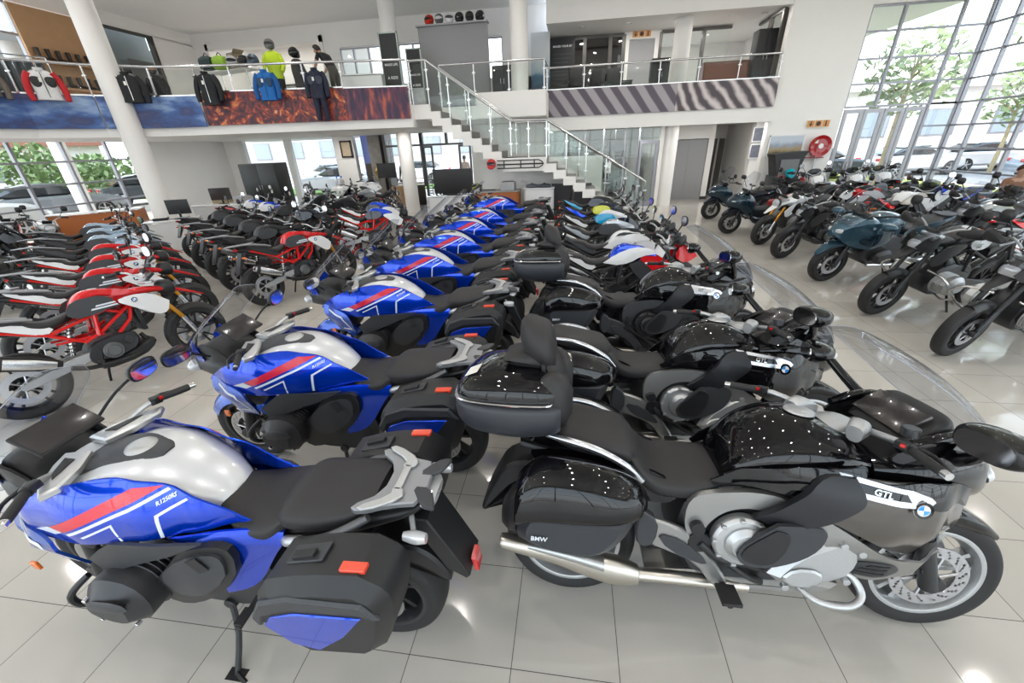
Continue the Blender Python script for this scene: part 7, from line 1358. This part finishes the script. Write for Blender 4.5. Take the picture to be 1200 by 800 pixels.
o = T_('parasol', (-3.4, 24.5, 0), 'blue parasol outside the entrance', 'parasol'); make('canopy', lathe([(0, 2.6), (.9, 2.35), (1.5, 2.05), (1.48, 2.0), (0, 2.5)], 8, 'z'), mat('parasol_blue', (.03, .10, .35), .7), o, smooth=False); make('pole', tube([(0, 0, 0), (0, 0, 2.55)], .025, 8, 1), STEEL, o); make('base', cyl((0, 0, .04), .3, .08, 'z'), DGREY, o)
o = T_('striped_gate', (-6.1, 17.9, -.02), 'white slatted stand just outside the entrance', 'stand'); make('slats', merge(*[box(-.12, .12, -.02, .02, .25+.1*q, .30+.1*q) for q in range(9)]), WHITEP, o); make('post', merge(box(-.14, -.12, -.02, .02, 0, 1.2), box(.12, .14, -.02, .02, 0, 1.2)), BLK, o); o.name = 'slatted_stand'
# ------------------------------------------------------------------ the motorcycles, row by row
def put(o, loc, head, lean, label, group=None, cat='motorcycle'):
    set_pose(o, loc, head, lean); o['label'] = label; o['category'] = cat
    if group: o['group'] = group
    elif 'group' in o: del o['group']
    return o
GB = 'blue sport tourers in the row facing left'
rs = make_rs(); put(rs, (-1.57, 1.125), 179.6, 1.8, 'blue sport tourer with grey cases closest to the viewer at the bottom left', GB)
RSL = [(2.20, 'second blue sport tourer from the front with its whole left side in view'), (3.50, 'third blue sport tourer from the front, its case beside the black touring row'), (4.62, 'fourth blue sport tourer from the front of the row facing left'), (5.72, 'fifth blue sport tourer from the front of the row facing left'), (6.85, 'sixth blue sport tourer from the front of the row facing left'), (7.95, 'seventh blue sport tourer, second from the far end of the row'), (9.85, 'blue sport tourer at the far end of the row near the orange desk')]
for i, (y, l) in enumerate(RSL):
    put(copy_tree(rs), (-1.58+.02*(i % 2), y), 179.2-(i % 3)*.6, 2.5, l, GB)
GK = 'black luxury tourers in the row facing right'
put(make_k16(), (.85, 1.42), -.3, 10, 'black luxury tourer with silver engine and top case at the bottom right', GK)
put(make_k16(topcase=False, fairing='black', word='GTL'), (.82, 2.42), 1.0, 10.5, 'black luxury tourer with silver engine and no top case, second in its row', GK)
put(make_k16(engine='black', fairing='black', word='GT'), (.82, 3.72), 2, 9, 'black luxury tourer with all black engine and a top case, third in its row', GK)
ST = dict(name='sports_motorcycle', rack=False, beak=None, decal=None, frame=BLK, trellis=True, forkm=BLK, rim=BLK)
A = dict(ST, wb=1.5, height=.03, hand=True, screen='small', swoosh=True)
rows = [(dict(A, tank=BLUE, knee=WHITEP, side=RED, tail=WHITEP, tankside=BLUE), (0.67, 4.85), 'crossover motorcycle in blue, red and white with a grey seat, behind the black tourers'),
        (dict(A, tank=WHITEP, knee=WHITEP, side=WHITEP, tail=GREYPL, tankside=BLK), (0.72, 5.62), 'white crossover motorcycle with a small blue and red flash'),
        (dict(ST, tank=SILVP, knee=GREYPL, side=BLK, tail=SILVP, light='round'), (0.67, 6.7), 'silver grey roadster in the middle of the right-facing row'),
        (dict(ST, tank=WHITEP, knee=CYAN, side=DNAVY, tail=WHITEP, light='round', mirror='round'), (0.67, 7.7), 'white and sky blue roadster with round mirrors'),
        (dict(ST, tank=DNAVY, knee=YEL, side=BLK, tail=BLUE), (0.67, 8.75), 'dark roadster with a yellow green seat stripe'),
        (dict(ST, tank=BLK, knee=DNAVY, side=BLK, tail=CYAN), (0.62, 9.85), 'black roadster with a bright blue tail at the far end of the right-facing row')]
for c, p, l in rows: put(make_std(**c), p, 2, 7, l)
# red and white adventure bikes in the left block
g1 = make_std(decal=True)
put(g1, (-4.62, 3.12), 66, 8, 'red and white adventure motorcycle at the front of the left block with gold fork')
GL = 'small adventure motorcycles in the left block'; g1['group'] = GL
for p, l in (((-5.42, 3.85), 'red and white adventure motorcycle second in the left block'), ((-6.15, 4.5), 'red and white adventure motorcycle third in the left block'), ((-6.98, 5.18), 'red adventure motorcycle fourth in the left block, before the silver ones')): put(copy_tree(g1), p, 60, 8, l, GL)
g2 = make_std(decal=None, tank=LBLUE, side=LBLUE, tail=GREYPL, beak=LBLUE, frame=BLK, knee=GREYPL)
put(g2, (-7.9, 5.85), 58, 8, 'pale blue silver adventure motorcycle right behind the red ones', GL)
for p, l in (((-8.75, 6.5), 'second pale blue silver adventure motorcycle in the left block'), ((-9.6, 7.1), 'third pale blue silver adventure motorcycle at the far end of the left block')): put(copy_tree(g2), p, 58, 8, l, GL)
# big adventure bikes far left, facing the aisle
gb = make_std(boxer=True, wb=1.5, tank=DGREY, side=DGREY, knee=BLK, frame=BLK, beak=DGREY, tail=BLK, forkm=BLK, screen='small', guards=True, hand=True, height=.06, decal=None)
put(gb, (-9.35, 4.55), 40, 7, 'dark grey boxer adventure motorcycle at the far left window', 'dark adventure motorcycles at the left window')
for p, h, l in (((-10.7, 3.6), 35, 'dark boxer adventure motorcycle at the left edge'), ((-10.5, 5.6), 35, 'dark boxer adventure motorcycle behind the pale blue ones'), ((-12.0, 6.2), 35, 'dark adventure motorcycle nearest the left glass wall')): put(copy_tree(gb), p, h, 7, l, 'dark adventure motorcycles at the left window')
rb = make_std(**dict(ST, tank=BLK, side=RED, knee=BLK, tail=RED, light='oval'))
put(rb, (-13.3, 8.0), -35, 6, 'black and red roadster standing before the orange wood counter')
put(make_std(**dict(ST, tank=WHITEP, side=BLK, knee=WHITEP, tail=BLK, light='round')), (-11.6, 7.55), -30, 6, 'black and white roadster facing the viewer by the left window')
# middle block seen from behind
GM = 'small adventure motorcycles in the middle block seen from behind'
put(make_std(decal=True, tail=BLK), (-4.38, 6.02), 66, 8, 'red adventure motorcycle nearest the aisle in the middle block, exhaust towards the viewer', GM)
g3 = make_std(decal=None, tank=BLK, side=BLK, tail=BLK, beak=BLK, frame=BLK, knee=GREYPL)
put(g3, (-5.35, 6.65), 68, 8, 'black adventure motorcycle with grey rack beside the red one', GM)
for p, l in (((-6.15, 7.25), 'black adventure motorcycle with grey rack third in the middle block'), ((-7.1, 7.95), 'black adventure motorcycle with grey rack fourth in the middle block'), ((-8.1, 8.75), 'black adventure motorcycle with grey rack at the far end of the middle block')): put(copy_tree(g3), p, 68, 8, l, GM)
nb = make_std(**dict(ST, tank=BLUE, side=WHITEP, knee=DNAVY, tail=WHITEP, frame=REDFR, rim=REDRIM)); put(nb, (-4.2, 8.55), 25, 7, 'blue and white roadster with red frame and red wheels, nearest the aisle')
put(copy_tree(nb), (-4.7, 9.6), 25, 7, 'blue and white roadster with red frame behind its twin, left of it')
put(make_std(**dict(ST, tank=DNAVY, side=BLK, knee=DNAVY, tail=BLK)), (-5.9, 8.6), 55, 7, 'dark navy roadster between the red adventure bike and the blue roadsters')
nw = make_std(**dict(ST, tank=WHITEP, side=BLUE, knee=WHITEP, tail=RED, tankside=BLUE)); put(nw, (-8.9, 10.75), 60, 7, 'white roadster with blue tank edge by the desk with the printer'); put(copy_tree(nw), (-7.95, 10.1), 60, 7, 'white roadster with blue tank edge, second from the desk')
nk = make_std(**dict(ST, tank=BLK, side=BLK, knee=BLK, tail=BLK)); put(nk, (-6.9, 9.35), 60, 7, 'all black roadster between the white and navy ones'); put(copy_tree(nk), (-6.2, 11.1), 200, 7, 'all black roadster facing left in front of the entrance'); put(copy_tree(nk), (-7.4, 12.1), 190, 7, 'all black roadster facing left before the black cabinet')
put(make_std(**dict(ST, tank=SILVP, side=DNAVY, knee=SILVP, tail=BLK, screen='small')), (-6.6, 13.2), 200, 7, 'silver tanked roadster by the windows at the back')
put(make_rt(WHITEP, GREYPL, police=True), (-8.25, 15.75), -8, 6, 'white police style touring motorcycle with green livery by the entrance')
put(make_std(**dict(A, tank=YEL, side=BLK, knee=BLK, tail=YEL)), (-4.0, 14.6), 200, 6, 'yellow and black motorcycle behind the windscreens near the television')
# right-hand group
sc = make_scooter(); put(sc, (4.72, 12.75), 188, 7, 'dark maxi scooter furthest back by the hallway', 'maxi scooters near the hallway'); 
sc2 = make_scooter()
for q in sc2.children:
    if q.name.startswith('rider_seat'): q.data.materials[0] = REDSEAT
put(sc2, (4.55, 10.75), 192, 7, 'dark maxi scooter with a red seat', 'maxi scooters near the hallway')
put(make_std(name='scrambler_motorcycle', wb=1.5, tank=WHITEP, side=WHITEP, knee=BLK, frame=BLK, beak=WHITEP, forkm=GOLD, light='round', rack=False, boxer=True, decal=None, tail=WHITEP, mirror='round', screen=None), (4.72, 9.75), 208, 9, 'white boxer scrambler with gold fork and round headlight')
put(make_std(wb=1.5, tank=BLK, side=BLK, knee=BLK, frame=BLK, beak=None, forkm=BLK, rack=False, decal=None, tail=BLK, screen='tall', hand=True, rim=BLK), (4.68, 8.58), 205, 9, 'black half faired motorcycle between the scrambler and the blue tourer')
put(make_rt(paint('petrol_metallic', (.03, .075, .11), .4), BLUED), (4.72, 7.05), 196, 8, 'petrol blue full dress tourer with a tall clear windscreen')
gs = make_std(boxer=True, wb=1.5, tank=BLK, side=BLK, knee=SILVP, frame=BLK, beak=BLK, forkm=BLK, screen='tall', guards=True, hand=True, height=.08, decal=None, enginesilver=True, tail=BLK)
put(gs, (4.62, 5.70), 200, 9, 'black and silver boxer adventure motorcycle with crash bars')
t = sidetext('GS', .07, .02, 0, .93, 1, 0, .2); make('side_lettering', ([(a, .205+b, c) for a, b, c in t[0]], t[1]), BLK, gs, smooth=False)
put(copy_tree(gs), (4.62, 4.62), 204, 9, 'black boxer adventure motorcycle with a wide front tyre at the right edge')
second = [(dict(A, tank=RED, knee=WHITEP, side=WHITEP, tail=WHITEP), (6.5, 10.5), 195, 'white and orange red motorcycle behind the scrambler'), (dict(A, tank=WHITEP, knee=mat('sand_paint', (.45, .40, .33), .3, coat=1), side=WHITEP, tail=RED), (6.55, 9.2), 20, 'cream and white crossover motorcycle facing away behind the blue tourer'),
          (dict(A, tank=BLUE, knee=WHITEP, side=WHITEP, tail=BLUE, forkm=GOLD, screen='small'), (7.85, 10.3), 200, 'blue and white adventure motorcycle with amber fork near the sofas'), (dict(A, tank=SILVP, knee=SILVP, side=BLK, tail=SILVP, screen='tall'), (7.0, 8.15), 200, 'silver adventure motorcycle behind the black boxer on the right'),
          (dict(A, tank=BLK, knee=SILVP, side=BLK, tail=RED), (6.95, 6.95), 12, 'black motorcycle with a red tail lamp showing at the right edge'), (dict(A, tank=DGREY, knee=BLK, side=DGREY, tail=BLK), (8.2, 9.0), 200, 'dark grey motorcycle in the second row before the long sofa'), (dict(A, tank=BLK, knee=BLK, side=GREYPL, tail=BLK), (5.75, 11.7), 195, 'black motorcycle behind the red seated scooter')]
for c, p, h, l in second: put(make_std(**c), p, h, 7, l)
GR = 'grey cased adventure motorcycles by the glass doors'
gc = make_std(boxer=True, wb=1.5, tank=WHITEP, side=SILVP, knee=WHITEP, frame=BLK, beak=WHITEP, forkm=BLK, screen='small', hand=True, height=.06, decal=None, tail=GREYPL)
for s in (1, -1): make('side_case', prism([(-.42, .48), (-.42, .80), (-.92, .90), (-.94, .58), (-.80, .46)], s*.20, s*.44, .03, 1), mat('case_grey', (.10, .11, .13), .45, .3), gc)
put(gc, (6.85, 12.95), 74, 7, 'white tanked adventure motorcycle with grey cases, the one next to the white pier', GR)
for p, h, l in (((7.85, 13.0), 74, 'white tanked adventure motorcycle with grey cases, middle one by the glass doors'), ((8.85, 13.5), 78, 'white tanked adventure motorcycle with grey cases, the one nearest the sofas')): put(copy_tree(gc), p, h, 7, l, GR)
